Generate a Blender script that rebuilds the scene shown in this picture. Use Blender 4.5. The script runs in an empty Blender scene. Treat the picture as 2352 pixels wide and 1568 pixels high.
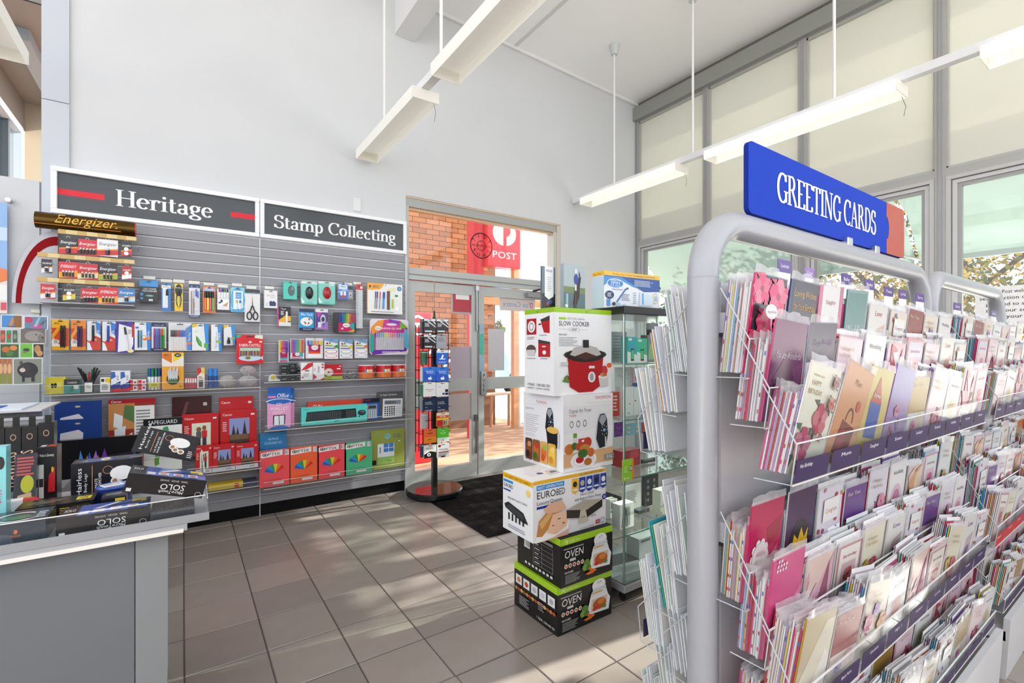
import bpy, math, random
from mathutils import Matrix, Vector
random.seed(7)
S = bpy.context.scene
COL = S.collection
# ------------------------------------------------------------------ camera, sky, sun, exposure
F, CXP, HYP, YAW, H = 1098.0, 1176.0, 801.0, 0.602, 1.36      # focal length in px, principal column, horizon row, heading, eye height
cam = bpy.data.cameras.new('camera'); camo = bpy.data.objects.new('camera', cam); COL.objects.link(camo)
cam.sensor_width = 36; cam.lens = F/2352*36; cam.shift_y = (HYP-784)/2352; cam.clip_start = .02
camo.location = (0, 0, H); camo.rotation_euler = (math.pi/2, 0, -YAW); S.camera = camo
w = bpy.data.worlds.new('sky'); S.world = w; w.use_nodes = True
bg = w.node_tree.nodes['Background']; bg.inputs[0].default_value = (.88, .93, 1.0, 1); bg.inputs[1].default_value = 1.5
sun = bpy.data.lights.new('sun', 'SUN'); suno = bpy.data.objects.new('sun', sun); COL.objects.link(suno)
sun.energy = 10; sun.angle = .010; sun.color = (1, .95, .88)
SUND = Vector((-.90, .12, -.38)).normalized()
suno.rotation_euler = SUND.to_track_quat('-Z', 'Y').to_euler(); suno.location = (9, -3, 6)
S.view_settings.view_transform = 'Standard'; S.view_settings.look = 'None'; S.view_settings.gamma = 1
S.view_settings.use_curve_mapping = False; S.view_settings.exposure = 0.86
try:
    S.cycles.max_bounces = 10; S.cycles.diffuse_bounces = 8; S.cycles.glossy_bounces = 4; S.cycles.transmission_bounces = 8; S.cycles.transparent_max_bounces = 24; S.cycles.sample_clamp_indirect = 6; S.cycles.caustics_reflective = False; S.cycles.caustics_refractive = False
except Exception: pass
sY, cY = math.sin(YAW), math.cos(YAW)
# ------------------------------------------------------------------ helpers
def ray(x, y):
    a = (x-CXP)/F; return Vector((sY+a*cY, cY-a*sY, -(y-HYP)/F))
def atY(x, y, Y): d = ray(x, y); return Vector((0, 0, H))+d*(Y/d.y)
def atX(x, y, X): d = ray(x, y); return Vector((0, 0, H))+d*(X/d.x)
def atZ(x, y, z): d = ray(x, y); return Vector((0, 0, H))+d*((z-H)/d.z)
def dep(p): return p.x*sY+p.y*cY
def C(h):
    if not isinstance(h, str): return h
    h = h.lstrip('#')
    if len(h) == 3: h = ''.join(q*2 for q in h)
    o = []
    for i in (0, 2, 4):
        v = int(h[i:i+2], 16)/255; o.append(v/12.92 if v <= .04045 else ((v+.055)/1.055)**2.4)
    return tuple(o)
def mix(a, b, t): a, b = C(a), C(b); return tuple(p+(q-p)*t for p, q in zip(a, b))
MATS = {}
def nodes(m):
    m.use_nodes = True; nt = m.node_tree; nt.nodes.clear(); return nt, nt.nodes.new('ShaderNodeOutputMaterial')
def surf(name, rough=.5, metal=0, spec=.5, coat=0, vary=.05, scale=40, bump=0, bscale=200, col=None):
    """print / paint / plastic: colour comes from the piece itself, with a faint procedural unevenness"""
    if name in MATS: return MATS[name]
    m = bpy.data.materials.new(name); nt, out = nodes(m); N, L = nt.nodes, nt.links
    b = N.new('ShaderNodeBsdfPrincipled'); L.new(b.outputs[0], out.inputs[0])
    b.inputs['Roughness'].default_value = rough; b.inputs['Metallic'].default_value = metal; b.inputs['Specular IOR Level'].default_value = spec; b.inputs['Coat Weight'].default_value = coat; b.inputs['Coat Roughness'].default_value = .1
    tc = N.new('ShaderNodeTexCoord'); nz = N.new('ShaderNodeTexNoise'); nz.inputs['Scale'].default_value = scale; nz.inputs['Detail'].default_value = 4; L.new(tc.outputs['Object'], nz.inputs['Vector'])
    mr = N.new('ShaderNodeMapRange'); mr.inputs[3].default_value = 1-vary; mr.inputs[4].default_value = 1+vary; L.new(nz.outputs[0], mr.inputs[0])
    mx = N.new('ShaderNodeMix'); mx.data_type = 'RGBA'; mx.blend_type = 'MULTIPLY'; mx.inputs[0].default_value = 1
    if col is None:
        at = N.new('ShaderNodeAttribute'); at.attribute_name = 'Col'; L.new(at.outputs['Color'], mx.inputs[6])
    else: mx.inputs[6].default_value = (*C(col), 1)
    L.new(mr.outputs[0], mx.inputs[7]); L.new(mx.outputs[2], b.inputs['Base Color'])
    if bump:
        n2 = N.new('ShaderNodeTexNoise'); n2.inputs['Scale'].default_value = bscale; L.new(tc.outputs['Object'], n2.inputs['Vector'])
        bp = N.new('ShaderNodeBump'); bp.inputs['Strength'].default_value = bump; bp.inputs['Distance'].default_value = .002; L.new(n2.outputs[0], bp.inputs['Height']); L.new(bp.outputs[0], b.inputs['Normal'])
    MATS[name] = m; return m
def clear(name, tint='#ffffff', spec=1.0, milk=0.0, rough=.02, ior=1.45):
    """thin clear sheet: lets light straight through, reflects at grazing angles, optional milkiness"""
    m = bpy.data.materials.new(name); nt, out = nodes(m); N, L = nt.nodes, nt.links
    tr = N.new('ShaderNodeBsdfTransparent'); tr.inputs[0].default_value = (*C(tint), 1)
    gl = N.new('ShaderNodeBsdfGlossy'); gl.inputs['Roughness'].default_value = rough
    fr = N.new('ShaderNodeFresnel'); ge = N.new('ShaderNodeNewGeometry'); mi = N.new('ShaderNodeMath'); mi.operation = 'MULTIPLY_ADD'; mi.inputs[1].default_value = 1/ior-ior; mi.inputs[2].default_value = ior
    L.new(ge.outputs['Backfacing'], mi.inputs[0]); L.new(mi.outputs[0], fr.inputs[0])      # same reflectance from either side of the thin sheet
    mu = N.new('ShaderNodeMath'); mu.operation = 'MULTIPLY'; mu.inputs[1].default_value = spec; L.new(fr.outputs[0], mu.inputs[0])
    a = N.new('ShaderNodeMixShader'); L.new(mu.outputs[0], a.inputs[0]); L.new(tr.outputs[0], a.inputs[1]); L.new(gl.outputs[0], a.inputs[2])
    last = a
    if milk:
        di = N.new('ShaderNodeBsdfDiffuse'); di.inputs[0].default_value = (.9, .9, .92, 1)
        ta = N.new('ShaderNodeBsdfTranslucent'); ta.inputs[0].default_value = (.9, .9, .92, 1)
        ad = N.new('ShaderNodeMixShader'); ad.inputs[0].default_value = .4; L.new(di.outputs[0], ad.inputs[1]); L.new(ta.outputs[0], ad.inputs[2])
        tc = N.new('ShaderNodeTexCoord'); nz = N.new('ShaderNodeTexNoise'); nz.inputs['Scale'].default_value = 30; L.new(tc.outputs['Object'], nz.inputs['Vector'])
        mr = N.new('ShaderNodeMapRange'); mr.inputs[3].default_value = milk*.6; mr.inputs[4].default_value = min(1, milk*1.4); L.new(nz.outputs[0], mr.inputs[0])
        b = N.new('ShaderNodeMixShader'); L.new(mr.outputs[0], b.inputs[0]); L.new(a.outputs[0], b.inputs[1]); L.new(ad.outputs[0], b.inputs[2]); last = b
    L.new(last.outputs[0], out.inputs[0]); MATS[name] = m; return m
def lamp(name, col, power, base='#f4f4ee'):
    m = bpy.data.materials.new(name); nt, out = nodes(m); N, L = nt.nodes, nt.links
    b = N.new('ShaderNodeBsdfPrincipled'); b.inputs['Base Color'].default_value = (*C(base), 1); b.inputs['Roughness'].default_value = .35
    b.inputs['Emission Color'].default_value = (*C(col), 1); b.inputs['Emission Strength'].default_value = power
    tc = N.new('ShaderNodeTexCoord'); wv = N.new('ShaderNodeTexWave'); wv.inputs['Scale'].default_value = 60; wv.bands_direction = 'Y'; L.new(tc.outputs['Object'], wv.inputs[0])
    bp = N.new('ShaderNodeBump'); bp.inputs['Strength'].default_value = .35; bp.inputs['Distance'].default_value = .004; L.new(wv.outputs[1], bp.inputs['Height']); em = N.new('ShaderNodeMapRange'); em.inputs[3].default_value = power*.7; em.inputs[4].default_value = power*1.25; L.new(wv.outputs[1], em.inputs[0]); L.new(em.outputs[0], b.inputs['Emission Strength']); L.new(bp.outputs[0], b.inputs['Normal'])
    L.new(b.outputs[0], out.inputs[0]); MATS[name] = m; return m
def frosted(name, col, tra=.5):
    m = bpy.data.materials.new(name); nt, out = nodes(m); N, L = nt.nodes, nt.links
    d = N.new('ShaderNodeBsdfDiffuse'); d.inputs[0].default_value = (*C(col), 1); t = N.new('ShaderNodeBsdfTranslucent'); t.inputs[0].default_value = (*C(col), 1)
    tc = N.new('ShaderNodeTexCoord'); nz = N.new('ShaderNodeTexNoise'); nz.inputs['Scale'].default_value = 1.3; L.new(tc.outputs['Object'], nz.inputs['Vector'])
    mr = N.new('ShaderNodeMapRange'); mr.inputs[3].default_value = tra-.06; mr.inputs[4].default_value = tra+.06; L.new(nz.outputs[0], mr.inputs[0])
    x = N.new('ShaderNodeMixShader'); L.new(mr.outputs[0], x.inputs[0]); L.new(d.outputs[0], x.inputs[1]); L.new(t.outputs[0], x.inputs[2])
    g = N.new('ShaderNodeBsdfGlossy'); g.inputs['Roughness'].default_value = .08; y = N.new('ShaderNodeMixShader'); y.inputs[0].default_value = .05
    L.new(x.outputs[0], y.inputs[1]); L.new(g.outputs[0], y.inputs[2]); L.new(y.outputs[0], out.inputs[0]); MATS[name] = m; return m
surf('paper', .55, spec=.3); surf('gloss', .22, spec=.5, vary=.03); surf('plastic', .35, vary=.03); surf('matte', .8, spec=.2); surf('metal', .28, 1, vary=.04)
surf('paint', .5, spec=.4, vary=.025, scale=3, bump=.03, bscale=120); surf('lacquer', .3, vary=.02, scale=8, coat=.2); surf('tile', .24, spec=.5, vary=.07, scale=9, bump=.05, bscale=500)
surf('brick', .9, spec=.1, vary=.14, scale=30, bump=.3, bscale=150); surf('rubber', .85, spec=.08, vary=.15, scale=60, bump=.4, bscale=300); surf('leaf', .6, spec=.3, vary=.25, scale=6); surf('laminate', .42, spec=.45, vary=.02, scale=5)
surf('fabric', .9, spec=.1, vary=.04, scale=20, bump=.1, bscale=400); surf('ground', .85, spec=.2, vary=.12, scale=2)
clear('pane', '#fafdfc', 1.0); clear('acrylic', '#fcfdfe', .4, milk=.02); clear('sleeve', '#ffffff', 1.0, milk=.42, rough=.08); clear('blister', '#ffffff', 1.0, milk=.06, rough=.05); clear('cabinet_glass', '#fbfefc', .8)
lamp('diffuser_lit', '#fff8ec', .30, '#d8d8d2'); lamp('diffuser_soft', '#fff8ec', .16, '#d0d0ca')
frosted('film', '#e6e6da', .13); frosted('awning_cloth', '#9aaba1', .2)

class G:
    """one mesh in the making: coloured faces"""
    def __init__(s): s.v = []; s.f = []; s.c = []; s.sm = []; s.T = None
    def add(s, vs, fs, col, smooth=False):
        n = len(s.v); col = C(col)
        s.v += [tuple(s.T @ Vector(p)) if s.T else tuple(p) for p in vs]
        for k, f in enumerate(fs): s.f.append([n+i for i in f]); s.c.append(col); s.sm.append(smooth)
        return s
    def poly(s, vs, col): return s.add(vs, [list(range(len(vs)))], col)
    def box(s, x0, y0, z0, x1, y1, z1, col, top=None, front=None, left=None):
        vs = [(x0, y0, z0), (x1, y0, z0), (x1, y1, z0), (x0, y1, z0), (x0, y0, z1), (x1, y0, z1), (x1, y1, z1), (x0, y1, z1)]
        for f, c in (((0, 3, 2, 1), None), ((4, 5, 6, 7), top), ((0, 1, 5, 4), front), ((1, 2, 6, 5), None), ((2, 3, 7, 6), None), ((3, 0, 4, 7), left)):
            n = [vs[i] for i in f]; s.add(n, [[0, 1, 2, 3]], c or col)
        return s
    def bbox(s, x0, y0, z0, x1, y1, z1, col, b=.004, top=None):
        """box with chamfered vertical and top edges"""
        b = min(b, (x1-x0)*.45, (y1-y0)*.45, (z1-z0)*.45)
        def ring(i, z): return [(x0+i+b, y0+i, z), (x1-i-b, y0+i, z), (x1-i, y0+i+b, z), (x1-i, y1-i-b, z), (x1-i-b, y1-i, z), (x0+i+b, y1-i, z), (x0+i, y1-i-b, z), (x0+i, y0+i+b, z)]
        vs = ring(b, z0)+ring(0, z0+b)+ring(0, z1-b)+ring(b, z1); fs = [list(range(7, -1, -1))]
        for k in range(3): fs += [[k*8+i, k*8+(i+1) % 8, k*8+8+(i+1) % 8, k*8+8+i] for i in range(8)]
        s.add(vs, fs, col); s.add(vs[24:], [list(range(8))], top or col); return s
    def prism(s, pts, y0, y1, col, side=None):
        """outline in x,z pushed from y0 (front, faces -y) to y1"""
        n = len(pts); s.add([(x, y0, z) for x, z in pts], [list(range(n))], col); s.add([(x, y1, z) for x, z in pts], [list(range(n-1, -1, -1))], side or col)
        vs = [(x, y0, z) for x, z in pts]+[(x, y1, z) for x, z in pts]
        return s.add(vs, [[(i+1) % n, i, n+i, n+(i+1) % n] for i in range(n)], side or col)
    def cyl(s, p0, p1, r, col, n=12, r2=None, cap=True, capcol=None, smooth=True):
        p0, p1 = Vector(p0), Vector(p1); d = (p1-p0).normalized(); a = d.orthogonal().normalized(); b = d.cross(a); r2 = r if r2 is None else r2
        A = [p0+(a*math.cos(t)+b*math.sin(t))*r for t in [2*math.pi*i/n for i in range(n)]]; B = [p1+(a*math.cos(t)+b*math.sin(t))*r2 for t in [2*math.pi*i/n for i in range(n)]]
        s.add(A+B, [[i, (i+1) % n, n+(i+1) % n, n+i] for i in range(n)], col, smooth)
        if cap: s.add(A, [list(range(n-1, -1, -1))], capcol or col); s.add(B, [list(range(n))], capcol or col)
        return s
    def tube(s, pts, r, col, n=8, closed=False):
        pts = [Vector(p) for p in pts]; m = len(pts); vs = []; ref = None
        for i, p in enumerate(pts):
            d = (pts[min(i+1, m-1)]-pts[max(i-1, 0)]).normalized()
            a = (ref-d*ref.dot(d)) if ref else d.orthogonal()
            a = a.normalized() if a.length > 1e-6 else d.orthogonal().normalized(); ref = a; b = d.cross(a)
            vs += [p+(a*math.cos(t)+b*math.sin(t))*r for t in [2*math.pi*k/n for k in range(n)]]
        fs = [[i*n+k, i*n+(k+1) % n, i*n+n+(k+1) % n, i*n+n+k] for i in range(m-1) for k in range(n)]
        s.add(vs, fs, col, True); s.add(vs[:n], [list(range(n-1, -1, -1))], col); s.add(vs[-n:], [list(range(n))], col); return s
    def lathe(s, prof, col, n=20, at=(0, 0, 0), sx=1, sy=1, cols=None):
        x, y, z = at
        for k in range(len(prof)-1):
            (r0, z0), (r1, z1) = prof[k], prof[k+1]
            A = [(x+r0*sx*math.cos(2*math.pi*i/n), y+r0*sy*math.sin(2*math.pi*i/n), z+z0) for i in range(n)]
            B = [(x+r1*sx*math.cos(2*math.pi*i/n), y+r1*sy*math.sin(2*math.pi*i/n), z+z1) for i in range(n)]
            s.add(A+B, [[i, (i+1) % n, n+(i+1) % n, n+i] for i in range(n)], cols[k] if cols else col, abs(r1-r0) < .5*abs(z1-z0)+1e-9 and n > 8)
        return s
    def ball(s, c, r, col, sx=1, sy=1, sz=1, n=10, m=6):
        vs = []; fs = []
        for j in range(m+1):
            t = math.pi*j/m
            for i in range(n): u = 2*math.pi*i/n; vs.append((c[0]+r*sx*math.sin(t)*math.cos(u), c[1]+r*sy*math.sin(t)*math.sin(u), c[2]+r*sz*math.cos(t)))
        for j in range(m):
            for i in range(n): fs.append([j*n+i, j*n+n+i, j*n+n+(i+1) % n, j*n+(i+1) % n])
        return s.add(vs, fs, col, True)
def build(name, g):
    me = bpy.data.meshes.new(name); me.from_pydata(g.v, [], g.f)
    at = me.color_attributes.new('Col', 'FLOAT_COLOR', 'CORNER'); buf = []
    for f, c in zip(g.f, g.c): buf += [c[0], c[1], c[2], 1.0]*len(f)
    at.data.foreach_set('color', buf); me.polygons.foreach_set('use_smooth', g.sm); me.update(); return me
def obj(name, g, mat='plastic', parent=None, loc=None, rot=None):
    me = g if isinstance(g, bpy.types.Mesh) else build(name, g)
    if not me.materials: me.materials.append(MATS[mat])
    o = bpy.data.objects.new(name, me); COL.objects.link(o)
    if parent: o.parent = parent
    if loc is not None: o.location = loc
    if rot is not None: o.rotation_euler = rot
    return o
def tag(o, label, cat, group=None):
    o['label'] = label; o['category'] = cat
    if group: o['group'] = group
    return o
def thing(name, label, cat, loc=(0, 0, 0), rotz=0, group=None):
    o = bpy.data.objects.new(name, None); COL.objects.link(o); o.empty_display_size = .05; o.location = loc; o.rotation_euler = (0, 0, rotz); return tag(o, label, cat, group)
def struct(name, g, mat, parent=None, label=None):
    o = obj(name, g, mat, parent)
    if not parent: o['kind'] = 'structure'
    if label: o['label'] = label
    return o
def sroot(name, label=None):
    o = bpy.data.objects.new(name, None); COL.objects.link(o); o['kind'] = 'structure'
    if label: o['label'] = label
    return o
# lettering: the built-in sans as a glyph table, and a hand-drawn broad-nib serif
GL = {}
def load_glyphs():
    chars = ''.join(chr(i) for i in range(33, 127)); tmp = []
    for ch in chars+'\0':
        for s_ in ((ch, 'H'+ch+'H') if ch != '\0' else ('HH',)):
            cu = bpy.data.curves.new('g', 'FONT'); cu.body = s_; cu.resolution_u = 2; cu.size = 1; o = bpy.data.objects.new('g', cu); COL.objects.link(o); tmp.append((s_, o))
    dg = bpy.context.evaluated_depsgraph_get(); dg.update(); wd = {}
    for s_, o in tmp:
        e = o.evaluated_get(dg); me = e.to_mesh(); xs = [v.co.x for v in me.vertices]
        wd[s_] = max(xs)-min(xs) if xs else 0
        if len(s_) == 1: GL[s_] = ([(v.co.x, v.co.y) for v in me.vertices], [list(p.vertices) for p in me.polygons], min(xs) if xs else 0)
        e.to_mesh_clear()
    for ch in chars: v, f, mn = GL[ch]; GL[ch] = (v, f, wd['H'+ch+'H']-wd['HH'])
    GL[' '] = ([], [], .28)
    for s_, o in tmp:
        cu = o.data; bpy.data.objects.remove(o); bpy.data.curves.remove(cu)
load_glyphs()
CAPH = max(p[1] for p in GL['H'][0])
def sans(text, bold=0):
    x = 0; V = []; Fc = []
    for ch in text:
        v, f, a = GL.get(ch, GL[' ']); n = len(V); V += [((p[0]+x)/CAPH, p[1]/CAPH) for p in v]; Fc += [[n+i for i in q] for q in f]; x += a+.0+bold*.02
    return V, Fc, x/CAPH
def arc(cx, cy, rx, ry, a0, a1, n=14): return [(cx+rx*math.cos(math.radians(a0+(a1-a0)*i/n)), cy+ry*math.sin(math.radians(a0+(a1-a0)*i/n))) for i in range(n+1)]
def vs_(x, y0=0, y1=1): return [(x, y0), (x, y1)]
SER = {  # advance, strokes, slab serifs (x centre, y), dots
 'H': (.86, [vs_(.17), vs_(.69), [(.17, .52), (.69, .52)]], [(.17, 0), (.17, 1), (.69, 0), (.69, 1)]), 'I': (.36, [vs_(.18)], [(.18, 0), (.18, 1)]), 'T': (.72, [vs_(.36), [(.05, .97), (.67, .97)], [(.06, .97), (.06, .8)], [(.66, .97), (.66, .8)]], [(.36, 0)]),
 'E': (.7, [vs_(.17), [(.17, .97), (.6, .97)], [(.17, .52), (.46, .52)], [(.17, .03), (.62, .03)], [(.6, .97), (.6, .82)], [(.62, .03), (.63, .2)]], [(.17, 0), (.17, 1)]),
 'G': (.84, [arc(.46, .5, .36, .48, 55, 318, 20), [(.72, .05), (.72, .42)], [(.68, .98), (.7, .74)]], [(.72, .42)]), 'C': (.78, [arc(.46, .5, .36, .48, 48, 312, 20), [(.7, .98), (.71, .72)]], []),
 'R': (.8, [vs_(.17), arc(.34, .76, .22, .23, 90, -90), [(.17, .985), (.34, .985)], [(.17, .53), (.36, .53)], [(.4, .53), (.72, .02)]], [(.17, 0), (.17, 1), (.74, 0)]), 'D': (.82, [vs_(.17), arc(.34, .5, .36, .485, 90, -90), [(.17, .985), (.34, .985)], [(.17, .015), (.34, .015)]], []),
 'N': (.86, [vs_(.15), vs_(.71), [(.15, 1), (.71, 0)]], [(.15, 0), (.11, 1), (.71, 1)]), 'A': (.82, [[(.1, 0), (.4, 1)], [(.4, 1), (.68, 0)], [(.22, .36), (.56, .36)]], [(.1, 0), (.7, 0)]),
 'S': (.62, [arc(.3, .75, .21, .23, 30, 240, 10)+arc(.32, .26, .23, .26, 80, -150, 12), [(.5, .98), (.51, .74)], [(.09, .03), (.08, .28)]], []),
 'e': (.56, [[(.08, .36), (.46, .36)], arc(.28, .33, .21, .31, 8, 318, 18)], []), 'r': (.46, [vs_(.14, 0, .64), arc(.32, .44, .17, .2, 160, 60, 6)], [(.14, 0), (.11, .64)], [(.39, .56, .065)]),
 'i': (.32, [vs_(.16, 0, .64)], [(.16, 0), (.12, .64)], [(.16, .87, .085)]), 't': (.4, [[(.17, .85), (.17, .16)]+arc(.28, .14, .11, .12, 190, 320, 5), [(.04, .63), (.36, .63)]], []),
 'a': (.56, [[(.4, .48), (.4, .08)]+[(.5, .02)], arc(.26, .47, .15, .18, 150, 0, 8), arc(.24, .17, .16, .15, 60, 330, 12), [(.24, .31), (.4, .36)]], [], [(.12, .52, .06)]),
 'g': (.56, [arc(.26, .45, .17, .19, 0, 360, 18), arc(.27, -.13, .22, .13, 0, 360, 18), [(.16, .29), (.12, .16), (.24, .06), (.44, -.03)], [(.4, .58), (.52, .62)]], []), 'm': (.98, [vs_(.15, 0, .64), arc(.34, .42, .16, .21, 170, 0, 8)+[(.5, 0)], arc(.68, .42, .16, .21, 170, 0, 8)+[(.84, 0)]], [(.15, 0), (.11, .64), (.5, 0), (.84, 0)]),
 'n': (.64, [vs_(.15, 0, .64), arc(.34, .42, .16, .21, 170, 0, 8)+[(.5, 0)]], [(.15, 0), (.11, .64), (.5, 0)]), 'p': (.6, [vs_(.14, -.3, .64), arc(.31, .32, .19, .31, 150, -150, 16)], [(.14, -.3), (.11, .64)]),
 'o': (.58, [arc(.29, .32, .21, .31, 0, 360, 20)], []), 'l': (.32, [vs_(.16)], [(.16, 0), (.12, 1)]), 'c': (.52, [arc(.29, .32, .21, .31, 45, 315, 16)], [], [(.42, .5, .06)]), ' ': (.3, [], [])}
def serif(text, thick=.15, thin=.05):
    x = 0; V = []; Fc = []
    def quad(pts):
        n = len(V); V.extend(pts); Fc.append(list(range(n, n+len(pts))))
    for ch in text:
        gph = SER[ch]; adv, strokes, serifs = gph[:3]
        for st in strokes:
            L, R = [], []
            for i, (px, py) in enumerate(st):
                q0, q1 = st[max(i-1, 0)], st[min(i+1, len(st)-1)]
                if st[0] == st[-1] or (abs(st[0][0]-st[-1][0]) < 1e-6 and abs(st[0][1]-st[-1][1]) < 1e-6 and len(st) > 3):
                    q0 = st[i-1] if i else st[-2]; q1 = st[i+1] if i < len(st)-1 else st[1]
                dx, dy = q1[0]-q0[0], q1[1]-q0[1]; l = math.hypot(dx, dy) or 1; wd = (thin+(thick-thin)*abs(dy)/l)/2
                if ch in 'NA' and dy*dx > 0 or ch == 'N' and dx == 0: wd = thin*.8
                L.append((x+px-dy/l*wd, py+dx/l*wd)); R.append((x+px+dy/l*wd, py-dx/l*wd))
            for i in range(len(st)-1): quad([L[i], R[i], R[i+1], L[i+1]])
        for (sx, sy) in serifs:
            y0 = sy if sy <= 0 else sy-thin*.9; quad([(x+sx-thick, y0), (x+sx+thick, y0), (x+sx+thick, y0+thin*.9), (x+sx-thick, y0+thin*.9)])
        for (sx, sy, r) in (gph[3] if len(gph) > 3 else []): quad([(x+q[0], q[1]) for q in arc(sx, sy, r, r, 0, 330, 11)])
        x += adv
    return V, Fc, x
class Face:
    """flat print on a surface: o lower-left corner, u right, v up, size w x h; shapes in fractions"""
    def __init__(s, o, u, v, w, h, g=None):
        s.o, s.u, s.v = Vector(o), Vector(u).normalized(), Vector(v).normalized(); s.w, s.h = w, h; s.n = s.u.cross(s.v); s.g = g or G(); s.k = 1
    def P(s, a, b): return s.o+s.u*(a*s.w)+s.v*(b*s.h)+s.n*(.00022*s.k)
    def r(s, a, b, c, d, col): s.g.poly([s.P(a, b), s.P(c, b), s.P(c, d), s.P(a, d)], col); s.k += 1; return s
    def p(s, pts, col): s.g.poly([s.P(*q) for q in pts], col); s.k += 1; return s
    def e(s, a, b, ra, rb, col, n=16): return s.p([(a+ra*math.cos(2*math.pi*i/n), b+rb*math.sin(2*math.pi*i/n)) for i in range(n)], col)
    def ring(s, a, b, ra, rb, t, col, a0=0, a1=360, n=28):
        q = lambda i, m: (a+ra*m*math.cos(math.radians(a0+(a1-a0)*i/n)), b+rb*m*math.sin(math.radians(a0+(a1-a0)*i/n)))
        for i in range(n): s.g.poly([s.P(*q(i, 1-t)), s.P(*q(i, 1)), s.P(*q(i+1, 1)), s.P(*q(i+1, 1-t))], col)
        s.k += 1; return s
    def t(s, text, a, b, ht, col, wd=None, al='l', ser=False, rot=0, sk=0, mir=False, thick=.15):
        """text at (a,b) fraction, cap height ht (fraction of h); wd = total width fraction"""
        V, Fc, W = serif(text, thick) if ser else sans(text); lift = {}
        if ser:
            for fi, q in enumerate(Fc):
                for i in q: lift[i] = (fi % 60)*5e-6
        hh = ht*s.h; sc = hh if wd is None else wd*s.w/max(W, .01); ox = {'l': 0, 'c': -W*sc/2, 'r': -W*sc}[al]; cr, sr = math.cos(rot), math.sin(rot); base = s.P(a, b); vs = []
        for i, (x, y) in enumerate(V):
            X, Y = ox+x*sc+sk*y*hh, y*hh
            if mir: X = -X
            vs.append(base+s.u*(X*cr-Y*sr)+s.v*(X*sr+Y*cr)+s.n*lift.get(i, 0))
        s.g.add(vs, Fc, col); s.k += 1; return s
    def lines(s, a, b, c, d, n, col, fill=.45, jag=.3):
        """a block of small print as n thin lines"""
        for i in range(n):
            y = d-(d-b)*(i+.5)/n; e_ = c-(c-a)*random.random()*jag; q = (d-b)/n*fill/2; s.g.poly([s.P(a, y-q), s.P(e_, y-q), s.P(e_, y+q), s.P(a, y+q)], col)
        s.k += 1; return s
    def bars(s, a, b, c, d, n, col='#111'):
        s.r(a, b, c, d, '#f4f4f4')
        for i in range(n): x = a+(c-a)*(i+.3)/n; wq = (c-a)/n*(.25+.35*random.random()); s.g.poly([s.P(x, b+(d-b)*.12), s.P(x+wq, b+(d-b)*.12), s.P(x+wq, d-(d-b)*.08), s.P(x, d-(d-b)*.08)], col)
        s.k += 1; return s
def rrect(w, h, r, n=4):
    o = []
    for cx, cz, a in ((w/2-r, r, -90), (w/2-r, h-r, 0), (-w/2+r, h-r, 90), (-w/2+r, r, 180)): o += [(cx+r*math.cos(math.radians(a+90*i/n)), cz+r*math.sin(math.radians(a+90*i/n))) for i in range(n+1)]
    return o
def copy_thing(root, loc, label=None, rotz=None):
    r = root.copy(); COL.objects.link(r); r.location = loc
    if rotz is not None: r.rotation_euler = (0, 0, rotz)
    if label: r['label'] = label
    for ch in list(root.children):
        c = ch.copy(); COL.objects.link(c); c.parent = r
        for g in ch.children: d = g.copy(); COL.objects.link(d); d.parent = c
    return r
# ------------------------------------------------------------------ floor
YW, YS, XW = 4.40, 4.37, 5.10            # back wall face, slat face, window wall face
g = G().box(-3.2, -3.0, -.05, 5.1, 4.62, -.004, '#4a4440'); floor = struct('floor', g, 'tile', label='grey-brown square ceramic floor tiles with dark grout')
TP = .3105; tile_m = []
for k in range(5):
    c_ = mix('#968c85', '#8a817a', k/4); b_ = .0028; hw = TP/2-.0022
    tg = G(); tg.add([(-hw, -hw, -.004), (hw, -hw, -.004), (hw, hw, -.004), (-hw, hw, -.004), (-hw+b_, -hw+b_, 0), (hw-b_, -hw+b_, 0), (hw-b_, hw-b_, 0), (-hw+b_, hw-b_, 0)], [[4, 5, 6, 7], [0, 1, 5, 4], [1, 2, 6, 5], [2, 3, 7, 6], [3, 0, 4, 7]], c_); tile_m.append(build('floor_tile', tg))
rest = G()
for i in range(-10, 17):
    for j in range(-16, 8):
        x, y = .002+TP*(i+.5), 2.40+.3135*(j+.5)
        if y > 4.60: continue
        if x > 5.0: continue
        d = dep(Vector((x, y, 0))); px = CXP+F*(x*cY-y*sY)/max(d, .01); py = HYP+F*H/max(d, .01)
        if d > .4 and -80 < px < 2432 and py < 1640 and y > .2 and x > -.5: obj('floor_tile', random.choice(tile_m), 'tile', floor, (x, y, 0))
        else: hw = TP/2-.0022; rest.poly([(x-hw, y-hw, 0), (x+hw, y-hw, 0), (x+hw, y+hw, 0), (x-hw, y+hw, 0)], '#90867f')
r_ = obj('floor_tile_field', rest, 'tile', floor); r_['kind'] = 'stuff'
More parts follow.
